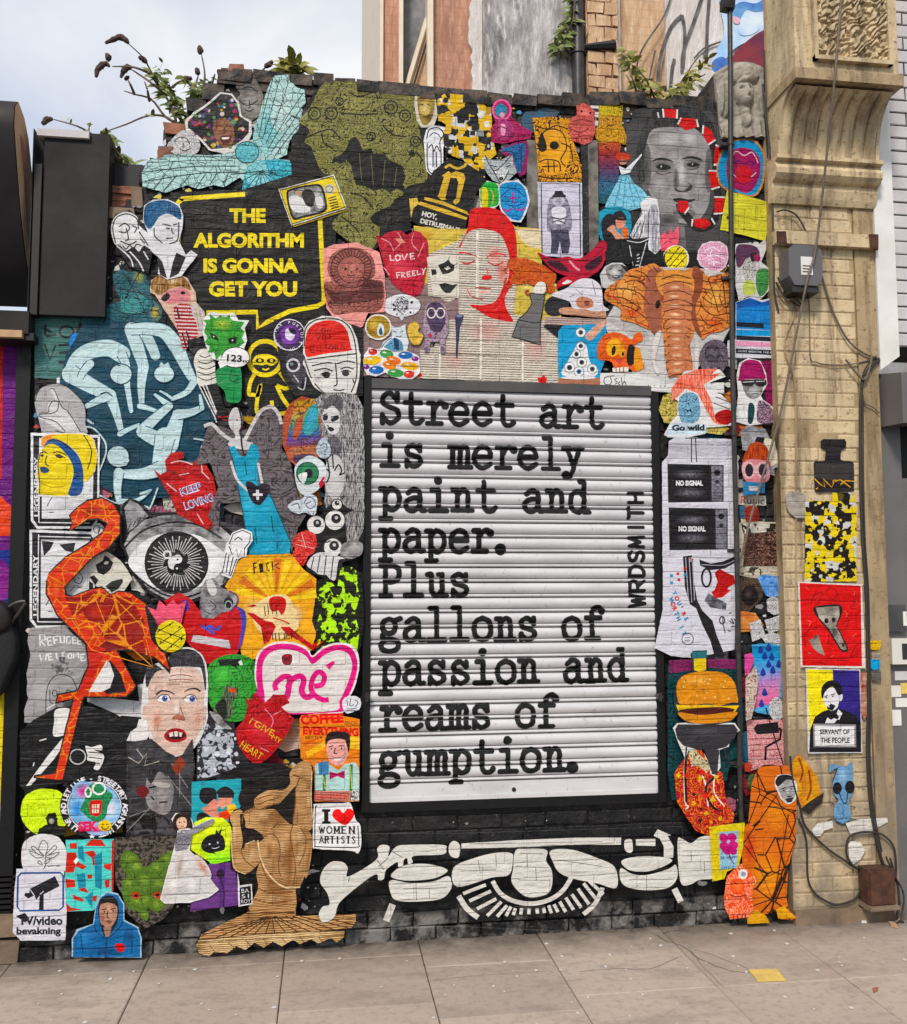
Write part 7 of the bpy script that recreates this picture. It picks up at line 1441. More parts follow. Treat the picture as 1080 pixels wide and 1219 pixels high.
a.p('141416','120,700 190,640 300,580 430,572 560,600 600,640 700,660 740,720 680,760 655,780 640,1010 560,950 330,950 280,960 150,1000 120,960',0).p('e9e8e6','290,600 325,585 370,600 358,700 285,722 288,650',1).p('e6e5e4','150,965 255,820 330,730 350,725 345,745 290,830 175,960').l('e4e3e2',6,['185,870 190,850','215,745 250,735','250,590 300,560']).ring('c9c8c8',6,402,822,38,36).p('e9e8e6','440,770 470,775 515,765 520,790 480,788 525,810 528,840 505,885 480,880 490,850 450,840 450,815',1).l('141416',5,['455,800 520,805','455,825 522,832','470,850 510,855'])
a.p('e6e5e4','640,745 660,700 690,680 700,640 660,640 740,640 750,720 730,750',0).end()
fr(0,480)
# ---- flamingo
a = A('low_poly_flamingo','tall red low poly flamingo with orange edges standing on one leg','poster')
def FLp(s): return s
a.p('1c1416','358,640 372,600 358,560 400,515 450,482 520,470 580,500 612,560 612,650 560,720 470,775 400,850 345,905 350,945 380,950 470,915 520,905 560,945 600,925 660,930 740,985 740,1030 820,1180 855,1300 850,1330 775,1255 640,1215 600,1222 690,1385 675,1420 640,1450 440,1450 420,1500 335,1850 320,1855 185,1840 190,1825 290,1810 375,1460 290,1480 305,1430 400,1410 450,1290 440,1190 300,1050 245,940 248,880 260,840 340,760 440,700 520,640 540,600 500,580 450,585 400,620',0)
a.p('d8451c','365,632 378,600 366,560 405,520 450,490 520,478 576,506 606,562 606,648 555,712 465,768 395,845 338,905 340,950 375,958 470,922 520,912 560,952 600,932 655,938 732,990 735,1035 812,1185 848,1310 775,1248 640,1208 590,1216 682,1388 670,1412 635,1442 430,1442 412,1500 328,1846 315,1848 192,1835 295,1818 385,1450 298,1470 310,1436 405,1418 458,1290 448,1186 306,1046 252,938 256,850 345,765 445,706 528,642 548,598 505,572 445,578 398,612',0,'v','e8902a',6)
a.p('9a2620','440,1020 540,1170 760,1250 720,1180 730,1080 660,960 590,950 480,925 400,960 340,955 380,1060',0,'v','e8902a',4).b('c23a2a','9a2620',500,1030,70,50).p('7c1c1c','540,1170 770,1250 640,1205 480,1240 460,1240',0).b('8c2a1c','d8451c',470,540,60,34).b('e8702a','d8451c',300,900,30,60)
a.p('c8321e','448,1186 540,1210 460,1400 405,1420 458,1290',0).l('f09a3a',4,['370,1060 480,945 590,970 540,1095 370,1060','480,945 540,1095 770,1300','540,1095 470,1215 370,1060','590,970 720,1105 770,1300 470,1215','400,520 470,560 606,562','470,490 470,560 398,612','520,478 548,598','606,648 520,640','340,765 470,770','256,850 340,900','470,706 395,845'],0)
a.p('17151a','515,1335 560,1265 610,1330 640,1420 545,1430 510,1400').p('e8e6e4','545,1265 560,1280 580,1340 560,1400 520,1420 455,1420',0).end()
# ---- pineapple crown, green cat circle, ne heart, red heart 2
fr(0,700)
a = A('pineapple_sticker','round yellow pineapple with a pink paper crown over the man\'s hair','sticker')
a.p('161416','730,90 760,70 800,130 790,260 860,320 810,310 760,250',0).p('e9607a','742,92 785,108 800,58 835,90 868,55 890,85 932,60 905,180 800,185',0).p('c8405e','782,165 905,155 900,182 800,195').e('e8d61e',856,234,74,78).l('1c1a0a',4,['790,200 925,250','785,240 900,290','800,275 915,190','830,305 925,225','790,215 870,165'],0).d('1c1a0a',5,'852,178 802,203 898,190 855,228 806,262 908,250 858,285').end()
# two drawn heads left of the speech bubble
fr(0,0,3.6)
a = A('head_drawing','white line drawing of an old bearded head left of the speech bubble','sticker')
a.p('1a191c','470,980 500,925 560,905 640,990 660,1080 640,1180 560,1150 500,1060').p('e4e3e6','480,985 500,935 545,915 590,935 602,975 650,1020 655,1075 620,1060 600,1085 575,1065 545,1082 520,1060 495,1050',1).l('222',5,['500,1050 488,985 505,940 550,925 590,945 598,990','515,980 540,965 560,985 540,1005 515,1000','570,975 590,985 580,1005','545,985 555,1030 540,1040','520,1040 560,1055 590,1040','530,1060 545,1075 560,1058 575,1072 590,1055 610,1060','600,1000 640,1060','605,1030 625,1050'])
a.l('e4e3e6',6,['505,1060 560,1110 575,1150','560,1085 600,1130 620,1170','620,1085 640,1120'],1).end()
a = A('head_drawing','line drawn young man with bright blue hair in a dark suit','sticker')
a.p('e6e6ea','618,950 622,890 660,865 720,862 770,885 790,930 785,990 770,1040 800,1100 822,1080 850,1100 780,1190 720,1205 680,1180 690,1120 650,1080 640,1010').p('dcdce0','655,970 680,930 760,930 775,960 765,1030 735,1050 740,1085 680,1085 660,1020',1).p('1f6fa0','622,960 626,895 662,872 715,868 765,890 780,925 775,950 730,925 690,935 665,970 645,990',1,'k','0c3a66',18)
a.l('1c1c22',5,['700,968 735,975','745,972 765,968','715,985 732,988','740,985 742,1005 752,1008','715,1030 745,1028','665,985 668,1020 700,1050','770,960 765,1035 730,1052']).p('1a191c','675,1100 700,1130 720,1200 690,1185',0).p('1a191c','760,1090 800,1110 770,1180 730,1200 745,1130',0).end()
# ============================================================= artwork, lower left
fr(0,920)
a = A('collage_poster','black collage of tattooed faces and torn photographs under the startled man','poster')
a.p('1c1b1e','640,-160 760,-180 830,-120 900,-80 960,-180 975,-40 960,30 1000,160 880,290 640,295',0,'f','4a484c',7).p('6a6668','745,-10 800,-60 850,-40 870,60 860,150 830,190 770,170 735,120',1,'f','a39e9e',9).p('151416','740,-20 800,-70 870,-40 880,60 850,20 800,-20 760,40',1,'k','3a383c',12).l('121114',8,['750,60 790,50','800,130 840,128','760,100 775,120']).p('b9b4b2','770,30 850,40 840,60 780,50',1).p('7c2026','690,60 730,50 750,80 720,110 695,90',1,'s','2a1012',14).p('4d4a4e','650,210 740,170 840,210 830,270 660,285',1,'b','19181a',12)
a.p('111','650,200 720,170 740,205 690,235').p('111','700,215 780,200 790,240 720,262').l('8e8a8e',4,['655,200 735,170','645,270 760,150','860,-60 940,60','900,-100 900,100','840,0 960,150'],1).l('b0a8a0',5,['650,-90 700,-60 740,-110 730,-50 800,-70','690,-130 720,-90'],0).p('8a3a26','860,-40 900,-100 930,-60 890,0').end()
a = A('neon_disc','neon yellow disc with a black hatted man silhouette','sticker')
a.p('d4f41a','125,165 140,110 190,72 250,65 310,75 335,110 322,160 335,210 340,245 245,240 205,285 160,255 130,210',1).p('141514','205,290 215,258 255,240 248,205 260,185 295,180 302,208 305,240 345,262 345,290').e('141514',275,210,32,8,5).b('c9c6c0','8a8884',275,222,14,14).end()
a = A('badge_sticker','big round black badge of a green creature ringed by street art lettering','sticker')
a.e('151416',485,150,168,155)
for i,ch in enumerate('LIVE AND LET LIVE - STREETART AGAINST HATE'):
    t = math.radians(128+i*7.6)
    if ch != ' ': a.t('eceaf0',ch,485+138*math.cos(t)-9*math.cos(t+1.57),150+126*math.sin(t)-9*math.sin(t+1.57),26,None,math.degrees(t)+90,.04)
a.ring('e9e8ee',5,485,150,130,120).e('8cc4ec',485,150,124,114).b('e0359a','8cc4ec',430,75,56,50,-20).b('e55ab0','8cc4ec',500,260,60,30).b('e8eaf6','8cc4ec',565,160,50,70).b('2f8ce0','8cc4ec',400,165,40,60).p('2f9a5c','415,165 440,110 445,60 500,35 545,70 575,95 550,150 540,200 500,225 455,205 430,180',1,'s','14502e',13).ring('f2f2f0',9,507,62,30,28).ring('f2f2f0',9,455,80,14,22).p('d8301c','462,130 490,118 520,122 522,135 512,190 480,195 465,180',1).p('f4ecd8','474,140 510,138 506,180 474,182').l('b8281c',4,['484,138 484,180','496,138 496,180','474,160 508,160'],0)
a.t('e02060','SEK',405,268,44,98,-2,.06).e('f2cf1e',536,243,32,28).d('1a1206',4,'526,236 546,236').l('1a1206',4,'518,246 536,262 556,246').p('f2f2f0','472,284 478,292 488,292 480,298 484,306 474,300 464,306 466,298 460,292 468,292').end()
a = A('round_drawing','white round sticker with a line drawn lotus flower','sticker')
a.p('e3e2e6','130,380 145,320 195,290 250,284 310,300 345,350 352,420 340,465 290,480 200,482 140,450',1).l('55545c',4,['240,390 215,360 235,312 260,340 245,390','240,388 195,345 180,350 215,385','245,388 290,340 300,355 262,385','236,390 170,365 200,398 240,394','246,392 315,370 285,398 246,396','245,395 250,430 230,460 195,465','232,425 215,412 212,425 235,432','240,420 270,402 262,420 240,428','260,440 290,436','300,440 318,438','262,460 300,458']).end()
a = A('geometric_poster','turquoise and red geometric block print poster','poster')
a.p('5fd0c8','345,312 470,308 582,306 578,480 572,570 480,655 340,660 335,590 350,400',0)
for c,pts in (('c8352a','440,340 470,308 520,310 542,342'),('c8352a','352,372 395,372 410,420 450,440 430,455 395,440 385,470 345,470'),('c8352a','435,370 480,362 500,390 500,440 478,435 475,400'),('1f8ca8','405,345 430,340 440,420 410,400'),('1f8ca8','400,480 440,470 445,540 410,560'),('1f8ca8','485,390 522,370 522,550 490,540'),('c8352a','345,500 390,505 395,540 350,545'),('c8352a','365,328 400,326 400,355 365,352'),('c8352a','452,480 475,478 475,498 452,500'),('c8352a','410,548 440,542 460,570 420,560'),('c8352a','380,575 435,600 430,612 385,600'),('c8352a','530,430 570,425 565,460 535,450'),('c8352a','335,600 370,640 430,650 340,660'),('1f8ca8','440,590 480,560 475,640'),('c8352a','570,320 582,306 578,560 568,560'),('eaf4f0','385,415 400,395 410,410 395,430'),('c8352a','535,510 560,500 560,540 540,545'),('c8352a','478,585 500,580 495,610 478,608')): a.p(c,pts)
a.end()
a = A('camera_sign','white notice with blue frame black CCTV camera and words TV/video bevakning','sign')
a.p('dcdbe4','108,450 220,452 338,462 352,660 345,798 130,800 90,760 95,600',0).l('27508c',9,'130,472 115,490 112,635 125,655 315,652 335,635 335,485 320,470 130,472',0).p('17171c','172,548 295,486 318,535 240,575 240,650 217,650 220,580 205,602 195,580 165,595 145,580 150,568 170,568',0).l('dcdbe4',4,['172,548 195,582','222,575 240,560'],0)
a.t('1e1e28','TV/video',118,722,42,214,0,.04).t('1e1e28','bevakning',108,768,34,216,0,.04).p('1e1e28','105,680 150,665 172,695 150,712').end()
a = A('boy_sticker','boy in a blue hooded top with a small red patch at the wall foot','sticker')
a.p('a8c4d8','376,880 378,790 400,745 480,718 490,640 510,585 550,560 600,570 632,620 632,700 700,735 716,790 715,882')
a.p('1c6aa4','382,880 384,790 410,752 484,722 495,640 515,592 550,568 598,578 626,625 628,705 695,740 710,790 708,880',0).b('2c86c4','1c6aa4',440,790,40,40).b('124a7c','1c6aa4',540,850,110,30).b('124a7c','1c6aa4',655,780,30,60).p('12232f','505,640 520,595 560,580 595,600 605,650 600,700 585,740 540,785 515,720',1).p('b98a74','512,640 525,610 560,600 590,612 598,650 592,695 570,730 545,738 522,712 512,680',1).b('d4a890','b98a74',560,660,22,40).b('8a5a48','b98a74',528,690,16,34).p('1c1616','508,632 520,600 560,590 596,610 600,640 585,622 550,615 520,622')
a.l('2a1814',5,['522,650 545,646','565,648 590,642','553,655 548,685 560,690','540,708 555,704 572,708']).d('1c1010',4,'535,660 578,656').p('8a5040','540,706 572,706 558,718').p('9a7464','530,735 570,735 560,780 540,782').l('0e3c66',5,['484,722 500,760 540,790','628,705 590,760 545,790','545,790 540,880','420,770 430,860','670,770 668,860']).p('d02a2a','585,825 605,812 632,822 632,848 605,855',1).t('0e3450','WE HAVE RIGHTS',500,868,12,120,0,.0).end()
a = A('foliage_face_print','dark scrub photo print with a face made of green moss and trees','poster')
a.p('25231f','585,300 640,295 880,290 880,360 820,520 820,620 880,615 830,690 740,740 700,715 640,660 630,590 590,520 585,440',0,'b','625950',28).p('5c7f2c','620,380 650,360 700,390 715,440 760,430 830,380 870,360 872,400 830,500 812,560 830,620 790,665 745,640 745,700 715,690 700,660 650,640 620,560 640,480 612,430',1,'s','2c4416',18)
for x,y,r in ((660,400,34),(690,440,30),(840,400,30),(790,440,32),(730,500,34),(650,520,30),(800,520,28),(690,600,34),(790,620,34),(735,600,30),(730,670,22)): a.b('8fae42','5c7f2c',x,y,r,r*.9,0,'s','34501a',20)
a.p('b8441e','665,575 690,562 712,578 690,600',1).p('b8441e','770,575 795,562 815,578 795,598',1).e('2a1408',690,580,9,8).e('2a1408',793,578,9,8).end()
fr(200,920)
a = A('back_paper','black pasted paper behind the bronze dancing woman','poster')
a.p('161516','270,-10 400,-60 560,-60 640,-20 720,0 720,300 700,460 640,640 640,700 400,700 400,640 350,630 355,470 310,330 330,150',0).end()
a = A('couple_sticker','turquoise poster of two dark haired masked people kissing','sticker')
a.p('3aa6b4','128,30 368,15 370,140 330,220 200,240 125,232',0).p('1b191e','165,90 180,60 235,62 250,90 240,130 200,140 170,120',1).p('1b191e','250,75 290,52 330,75 330,110 300,130 260,95',1).p('e0907c','195,150 235,115 250,125 262,150 252,175 262,200 245,205 200,185 178,160',1).p('e39a84','262,105 322,105 318,135 290,150 272,165 255,150',1).p('1b191e','255,88 325,86 322,108 258,108').p('e8bc2c','300,145 335,135 350,165 330,215 300,180').p('dc4a22','260,180 300,165 330,215 262,212').p('1b191e','150,215 165,180 200,185 225,215 190,235',1).e('3a9aa8',262,162,10,14).end()
a = A('neon_head_sticker','neon yellow round top sheet with a crowned black head over a purple base','sticker')
a.p('d9ee1c','120,300 135,230 200,200 280,205 320,240 322,410 240,430 180,400 125,360',0).g(['d9ee1c','b4ee24','7fe02c'],'150,330 322,330 322,412 220,430').p('151216','175,330 195,300 230,285 275,290 290,325 285,360 240,372 250,385 232,378 210,376 180,360',1).p('151216','240,290 248,260 258,278 275,250 268,290').l('151216',4,['255,270 290,262']).d('cfe8f0',5,'215,332 255,325').l('cfe8f0',3,'225,350 240,354 262,346').p('6a3f84','200,430 262,428 322,420 345,480 358,630 120,660 130,560 220,560',0,'p').p('57327a','262,428 290,424 285,640 262,640').e('251530',268,478,20,22).l('251530',5,'268,500 285,560 282,640').end()
a = A('doll_cutout','doll with dark hair raising one arm in a wide white stained skirt','sticker')
a.p('e6e3e0','40,360 60,270 30,210 50,180 100,178 130,210 140,245 200,215 235,205 225,235 130,280 120,360 160,400 235,520 262,552 210,590 120,615 0,620 -25,600 0,500',0).p('d9d6d4','50,360 95,352 130,370 200,470 258,550 200,585 100,608 0,612 -20,600 10,480',0,'p').b('c98c74','d9d6d4',180,440,26,70,-35).b('b4a090','d9d6d4',70,440,22,80,12).b('f2f0ee','d9d6d4',40,530,30,70).b('f2f0ee','d9d6d4',130,540,26,60).p('6e6c74','48,360 62,275 125,262 128,300 112,350 90,358',1,'s','b0aeb4',14).p('8c8a90','118,262 200,220 235,208 225,232 130,285',1).p('2a1c1a','38,215 60,182 105,180 128,215 132,255 105,250 60,265 40,250',1).p('e6bfa4','55,220 75,200 100,205 105,235 90,262 65,258',1).d('2a1c1a',4,'70,225 93,222').l('b02c34',4,'75,244 92,242').end()
a = A('bronze_figure_poster','life like bronze engraved dancing woman seen from behind in a frilled skirt','poster')
fr(230,880,4.69)
BZ = 'd2a877';BD = '80542f';HL = 'f0d3a6'
a.p('15110f','265,300 300,240 380,215 460,225 540,190 600,115 640,105 672,140 668,300 672,560 640,700 590,850 575,930 600,955 905,945 905,985 880,1020 845,1040 840,1080 700,1100 580,1085 470,1120 330,1110 270,1150 130,1172 40,1165 30,1100 50,1060 200,990 300,940 325,905 365,800 350,730 300,725 220,700 215,600 225,480 205,420 240,370 285,360',0)
a.p('191312','262,300 300,240 380,222 450,232 500,260 400,262 350,350 280,355',1)
a.p(BZ,'560,440 575,330 575,260 600,190 625,120 650,115 665,160 660,300 668,420 660,480 600,480',1,'h',BD,9).p(BZ,'350,350 352,310 400,275 450,262 510,262 545,225 545,165 600,110 650,112 655,150 620,200 575,240 530,290 480,340 430,345 370,372',1,'h',BD,9)
a.p(BZ,'285,400 330,365 400,365 460,370 490,400 545,450 600,460 650,490 668,560 640,690 600,790 575,800 560,930 330,925 345,860 370,800 360,720 380,650 372,560 400,520 350,480 300,465',1,'h',BD,8)
a.p(BZ,'215,415 240,380 275,372 285,400 270,440 285,540 275,600 300,560 350,540 372,560 385,640 350,690 300,722 240,700 225,640 222,540 230,470',1,'h',BD,8)
a.b(HL,BZ,600,520,26,60,0,'h',BD,8).b(HL,BZ,500,620,22,130,0,'h',BD,8).b(HL,BZ,595,640,24,110,8,'h',BD,8).b('8a5e38','b88c5c',545,640,16,140,2,'h',BD,8).b('9a6c42',BZ,430,590,26,60,-6,'h',BD,8).b('9a6c42',BZ,645,640,14,110,8,'h',BD,8).b(HL,BZ,400,400,44,20,0,'h',BD,8).b(HL,BZ,240,500,12,90,0,'h',BD,8).b(HL,BZ,330,620,26,50,30,'h',BD,8).b(HL,BZ,645,300,12,130,0,'h',BD,8).b(HL,BZ,450,860,60,30,0,'h',BD,8).b('8a5e38',BZ,400,440,50,14,0,'h',BD,8).b(HL,BZ,600,150,26,20,-40,'h',BD,8)
a.p('1a1211','285,480 340,475 385,510 400,530 370,545 310,535 290,590 285,520',1).p('1a1211','270,400 285,395 300,440 290,470 275,440',1)
a.l(BD,6,['350,350 330,380 300,390','352,322 400,300 450,290','365,345 420,322 470,312','385,372 430,350 480,338','400,520 440,505 475,530 490,600 480,680 495,740','560,450 545,520 560,600 575,700 560,790','600,470 630,520 625,600 590,680','490,400 470,450 440,480','330,365 290,400 280,450','275,600 300,650 350,690','600,190 575,260 575,330 560,440','380,650 430,760 540,800','365,800 450,830 560,820','345,860 450,885 555,870','620,200 560,180'],1)
a.l('e6cfa6',8,'368,540 380,620 410,700 470,770 530,800 600,795').l('e6cfa6',4,['222,480 228,640 250,700 300,725','665,160 660,300 668,420','300,560 350,540'])
a.p(BZ,'300,940 330,920 575,918 575,955 905,945 905,985 880,1020 700,1040 500,1045 300,1060 45,1085 60,1055 200,985',0,'h',BD,6).p('ecd0a4','45,1085 300,1060 500,1045 700,1040 845,1035 840,1070 800,1100 770,1075 700,1105 660,1082 600,1108 560,1085 500,1120 450,1095 400,1128 350,1100 300,1140 250,1120 200,1158 130,1150 100,1175 45,1160 30,1110',0,'h','94703f',7)
a.l('3a2110',5,['420,960 60,1060','420,960 140,1072','425,960 220,1066','430,960 290,1058','435,960 350,1052','440,960 410,1050','445,960 460,1046','450,960 520,1044','455,958 590,1042','460,956 650,1038','520,956 720,1036','560,956 790,1030','600,956 860,1018','700,955 890,1000','305,940 570,935','298,965 575,962'],1).l('3a2110',4,'45,1085 300,1060 500,1045 700,1040 845,1035').l('7a5632',4,['100,1110 140,1160','200,1095 240,1130','300,1085 330,1120','400,1080 420,1110','500,1075 520,1100','600,1070 620,1095','700,1070 720,1090']).end()
fr(200,920)
a = A('name_tag','small black tag with white frame and letters BA 51 ROY','sticker')
a.p('e4e4e4','352,470 362,530 422,522 426,622 356,632').p('18171a','362,540 416,532 420,616 364,624').t('e6e6e6','BA',372,566,20,36,-4,.0).t('e6e6e6','51',372,592,20,36,-4,.0).t('e6e6e6','ROY',370,616,18,46,-4,.0).end()
a = A('slogan_sticker','white sticker I love WOMEN ARTISTS with a red heart','sticker')
a.p('ececee','735,135 860,132 900,132 925,210 948,240 952,330 935,375 900,362 740,352 718,330 722,160',1).l('1c1c20',5,'738,148 730,160 728,325 745,342 925,345 940,325 936,240',1).p('16161a','762,160 802,160 802,172 793,174 793,218 803,220 803,231 762,231 762,220 772,218 772,174 762,172')
a.p('e2261f','812,190 822,165 845,160 866,178 885,158 908,162 918,185 905,212 875,238 835,218',1)
SG = {'W': ['0,10 3,0','3,0 5,8','5,8 7,0','7,0 10,10'],'O': None,'M': ['1,0 1,10','1,10 5,2','5,2 9,10','9,10 9,0'],'E': ['1,0 1,10','1,10 9,10','1,5 7,5','1,0 9,0'],'N': ['1,0 1,10','1,10 9,0','9,0 9,10'],'A': ['0,0 5,10','5,10 10,0','2,3.5 8,3.5'],'R': ['1,0 1,10','1,10 8,9.6','8,9.6 8,5.4','8,5.4 1,5','5,5 9.5,0'],'T': ['0,10 10,10','5,10 5,0'],'I': ['5,0 5,10'],'S': ['9,8.6 5,10','5,10 1,8','1,8 9,2.4','9,2.4 5,0','5,0 1,1.6']}
def serif(a,txt,x,y,h,w,col,th):
    adv = w/len(txt)
    for k,ch in enumerate(txt):
        ox = x+k*adv;sx = adv*.74/10;sy = h/10
        if ch == 'O': a.ring(col,th*1.2,ox+5*sx,y-5*sy,4.6*sx,4.8*sy);continue
        for st in SG[ch]:
            p = [(ox+float(q.split(',')[0])*sx,y-float(q.split(',')[1])*sy) for q in st.split()];v = abs(p[0][0]-p[1][0]) < .5
            a.l(col,th*1.7 if v else th*1.1,[p],0)
            if v:
                for e in p: a.l(col,th*.7,[[(e[0]-2.6*sx,e[1]),(e[0]+2.6*sx,e[1])]],0)
serif(a,'WOMEN',748,278,34,182,'16161a',5);serif(a,'ARTISTS',750,326,34,182,'16161a',4.6);a.end()
# ---- white painted figures on the lower wall (paint on the bricks themselves)
WP = 'dcdad4';GP = '7c7a76'
fr(400,940,1080/280)
a = A('wall_painting','white painted machine-like eye and arms across the low black brickwork','mural',thick=.0008)
a.out = pt('-80,180 560,180 1560,150 1600,650 560,600 -80,600')
def wp_(pts,sm=1):
    a.p('2c2b2a',pts,sm);cx = sum(float(q.split(',')[0]) for q in pts.split())/len(pts.split());cy = sum(float(q.split(',')[1]) for q in pts.split())/len(pts.split())
    a.p(WP,[(cx+(float(q.split(',')[0])-cx)*.97,cy+(float(q.split(',')[1])-cy)*.95) for q in pts.split()],sm)
a.p(WP,'-72,400 -60,345 -20,308 30,310 52,335 55,375 180,300 185,250 205,232 240,240 235,285 270,240 330,232 480,232 496,250 480,275 350,282 345,310 325,318 320,292 305,300 300,325 280,330 275,310 225,345 215,385 190,390 185,365 150,380 60,450 10,500 -10,560 -60,580 -78,545 -60,510 -30,500 -40,450',1)
a.l(GP,4,['185,300 215,345','190,330 235,290','250,260 300,290','60,375 55,400'])
wp_('245,365 300,325 400,315 490,335 502,355 440,385 330,395 260,385');wp_('240,390 330,402 440,395 510,370 525,420 480,475 370,490 270,485 242,450')
wp_('508,235 530,212 558,232 555,285 532,292 510,275');a.p(WP,'565,226 800,212 1080,200 1285,200 1285,232 1080,232 800,245 565,250',0)
wp_('525,335 620,290 720,265 795,268 800,310 780,370 700,382 540,425');wp_('805,255 850,245 950,250 948,300 975,350 975,420 950,460 880,475 830,455 788,400 795,340');wp_('962,255 1060,250 1180,290 1262,335 1268,430 1180,410 1060,385 1000,355 975,310')
a.l(WP,20,'705,395 740,450 800,485 880,497 960,480 1020,440 1060,380 1085,330').l(WP,24,'552,462 590,520 640,560')
for k,(x0,y0,x1,y1) in enumerate(((572,452,675,412),(600,485,698,440),(635,520,722,475),(680,552,745,488),(725,555,770,505),(765,552,788,510),(798,548,808,518),(832,546,836,518),(868,545,870,520),(908,542,905,518),(940,540,935,516),(970,540,958,505),(1000,535,982,500),(1035,535,1008,488),(1070,525,1035,470),(1105,515,1062,455),(1140,500,1090,430),(1175,480,1115,405),(1205,455,1140,395))): a.l(WP,15,[[(x0,y0),(x1,y1)]],0)
a.l(WP,20,'1115,545 1165,500 1195,440 1200,425').l(WP,30,[[(225,575),(255,500)]],0)
wp_('1300,215 1320,205 1335,212 1338,260 1320,270 1302,255');a.p(WP,'1352,208 1440,206 1440,238 1352,236',0).p(WP,'1432,192 1450,162 1512,190 1495,192 1522,240 1520,290 1478,292 1478,240 1460,205',0)
wp_('1282,310 1320,290 1400,282 1480,288 1520,302 1480,330 1400,355 1320,348');wp_('1280,335 1330,362 1400,368 1500,340 1535,320 1542,380 1500,428 1400,440 1310,425 1278,390')
a.p(WP,'1540,212 1560,205 1600,225 1640,198 1690,195 1712,240 1722,300 1712,378 1640,390 1600,410 1560,412 1545,350',1).l(WP,28,[[(1525,430),(1555,490)]],0)
a.l(GP,3,['640,300 650,360','720,275 722,330','560,350 720,345','830,270 930,272','810,330 960,335','820,390 965,392','860,270 862,330','900,335 902,390','1000,300 1200,330','300,430 500,425','360,400 362,480','420,430 420,470','1320,390 1520,388','1400,370 1400,435','1560,260 1710,258','1560,310 1715,308','1600,260 1602,308','1660,310 1662,360','600,228 1200,218'],0)
a.end()
# ============================================================= artwork, right strip
fr(740,460)
a = A('yellow_scrap','crumpled yellow paper scrap at the shutter\'s top right corner','sticker')
a.p('d2c06a','172,120 195,50 230,40 300,60 420,160 520,215 480,245 400,235 300,200 200,185',0,'s','6a5c20',8).end()
a = A('cutout_portrait','tangled blue head with flaming orange hair above the words Go wild','sticker')
a.p('e8e6e6','195,245 225,190 260,150 265,80 235,60 232,10 300,-70 470,-75 500,-40 420,-10 540,110 530,200 400,210 400,240 300,262 215,258',0).p('e2492c','236,80 232,20 270,-40 350,-75 460,-80 430,-50 480,-60 440,-30 390,0 430,80 445,150 480,200 440,185 400,120 360,40 300,20 262,60',0,'k','f4a08a',9).p('8cbfdc','265,110 275,60 310,38 355,50 372,100 372,150 350,185 290,190 270,150',1,'s','1c2c40',14).p('cfe2ee','205,245 240,190 300,185 400,195 405,235 300,250',0).t('16242c','Go wild',235,225,28,160,-1,.05)
a.p('c82a2a','445,150 480,125 520,125 535,165 510,195 465,188',1,'s','4a0c0c',14).l('2a2a2e',4,['450,60 530,90','440,90 520,120','460,40 540,60']).end()
a = A('television_poster','white poster of two stacked old televisions reading NO SIGNAL above a rifle and red heart','poster')
a.p('d9d8e2','215,350 220,275 260,255 545,268 560,400 558,900 545,1100 540,1300 330,1340 230,1330 150,1290 190,1100 185,380',0).p('c2c0cc','218,282 545,275 548,350 220,355')
a.l('26252c',5,['330,265 330,380','350,262 355,380','300,262 420,262'])
for (x0,y0,x1,y1,sx) in ((212,388,488,578,428),(218,602,508,812,448)):
    a.p('232228',[(x0,y0),(x1,y0+6),(x1,y1-4),(x0+4,y1)]).p('9a98a4',[(sx,y0+10),(x1-5,y0+12),(x1-6,y1-8),(sx+2,y1-8)],0,'f','4a4850',22).p('17161a',spl([(x0+12,y0+16),((x0+sx)/2,y0+8),(sx-10,y0+14),(sx-8,(y0+y1)/2),(sx-12,y1-14),((x0+sx)/2,y1-8),(x0+14,y1-12),(x0+8,(y0+y1)/2)],3)).b('8f8d98','17161a',(x0+sx)/2,(y0+y1)/2-44,82,24,0,'f','2a282e',40).b('8f8d98','17161a',(x0+sx)/2,(y0+y1)/2+46,82,26,0,'f','2a282e',40)
    a.p('0f0e12',[((x0+sx)/2-74,(y0+y1)/2-18),((x0+sx)/2+74,(y0+y1)/2-16),((x0+sx)/2+74,(y0+y1)/2+18),((x0+sx)/2-74,(y0+y1)/2+18)]).t('f0f0f4','NO SIGNAL',(x0+sx)/2-66,(y0+y1)/2+11,24,132,0,.05).e('1b1a1e',(sx+x1)/2-2,y0+44,15).e('2c2b30',(sx+x1)/2-2,y0+88,10)
a.l('3a383e',4,['436,530 484,530','436,545 484,545','436,558 484,558','455,700 505,702','455,730 505,730'],0)
fr(760,700)
a.p('1c1b20','205,-155 250,-160 260,-30 275,60 300,110 350,160 370,230 410,330 400,340 360,335 340,260 300,180 270,100 240,80 215,0',0).l('b9b7c2',4,['218,-150 232,60','235,-150 248,70','252,-140 262,60'],0).p('1c1b20','285,-140 340,-120 400,-130 470,-160 472,-130 410,-95 340,-88 290,-110').l('b9b7c2',3,['295,-115 400,-112 470,-142'],1).p('2c2b30','310,60 330,25 370,50 420,75 415,108 340,95',0,'f','8a8894',16).ring('1c1b20',10,320,-50,22,44)
a.p('c8262a','360,-75 385,-95 420,-75 455,-60 460,-20 430,-5 400,40 380,45 360,10 375,-30',0,'s','6a0c10',14).p('c8262a','345,20 380,-5 440,10 400,45 360,50')
for i,(ch,c) in enumerate(zip("YOU'RE",('3a8cb8','cf3a34','3a8cb8','222228','cf3a34','3a8cb8'))): a.t(c,ch,150+i*12,20+i*26,20,None,60,.06)
for i,(ch,c) in enumerate(zip('WORTH IT',('3a8cb8','cf3a34','cf3a34','3a8cb8','3a8cb8','222228','3a8cb8','3a8cb8'))):
    if ch != ' ': a.t(c,ch,135+i*9,50+i*24,20,None,65,.06)
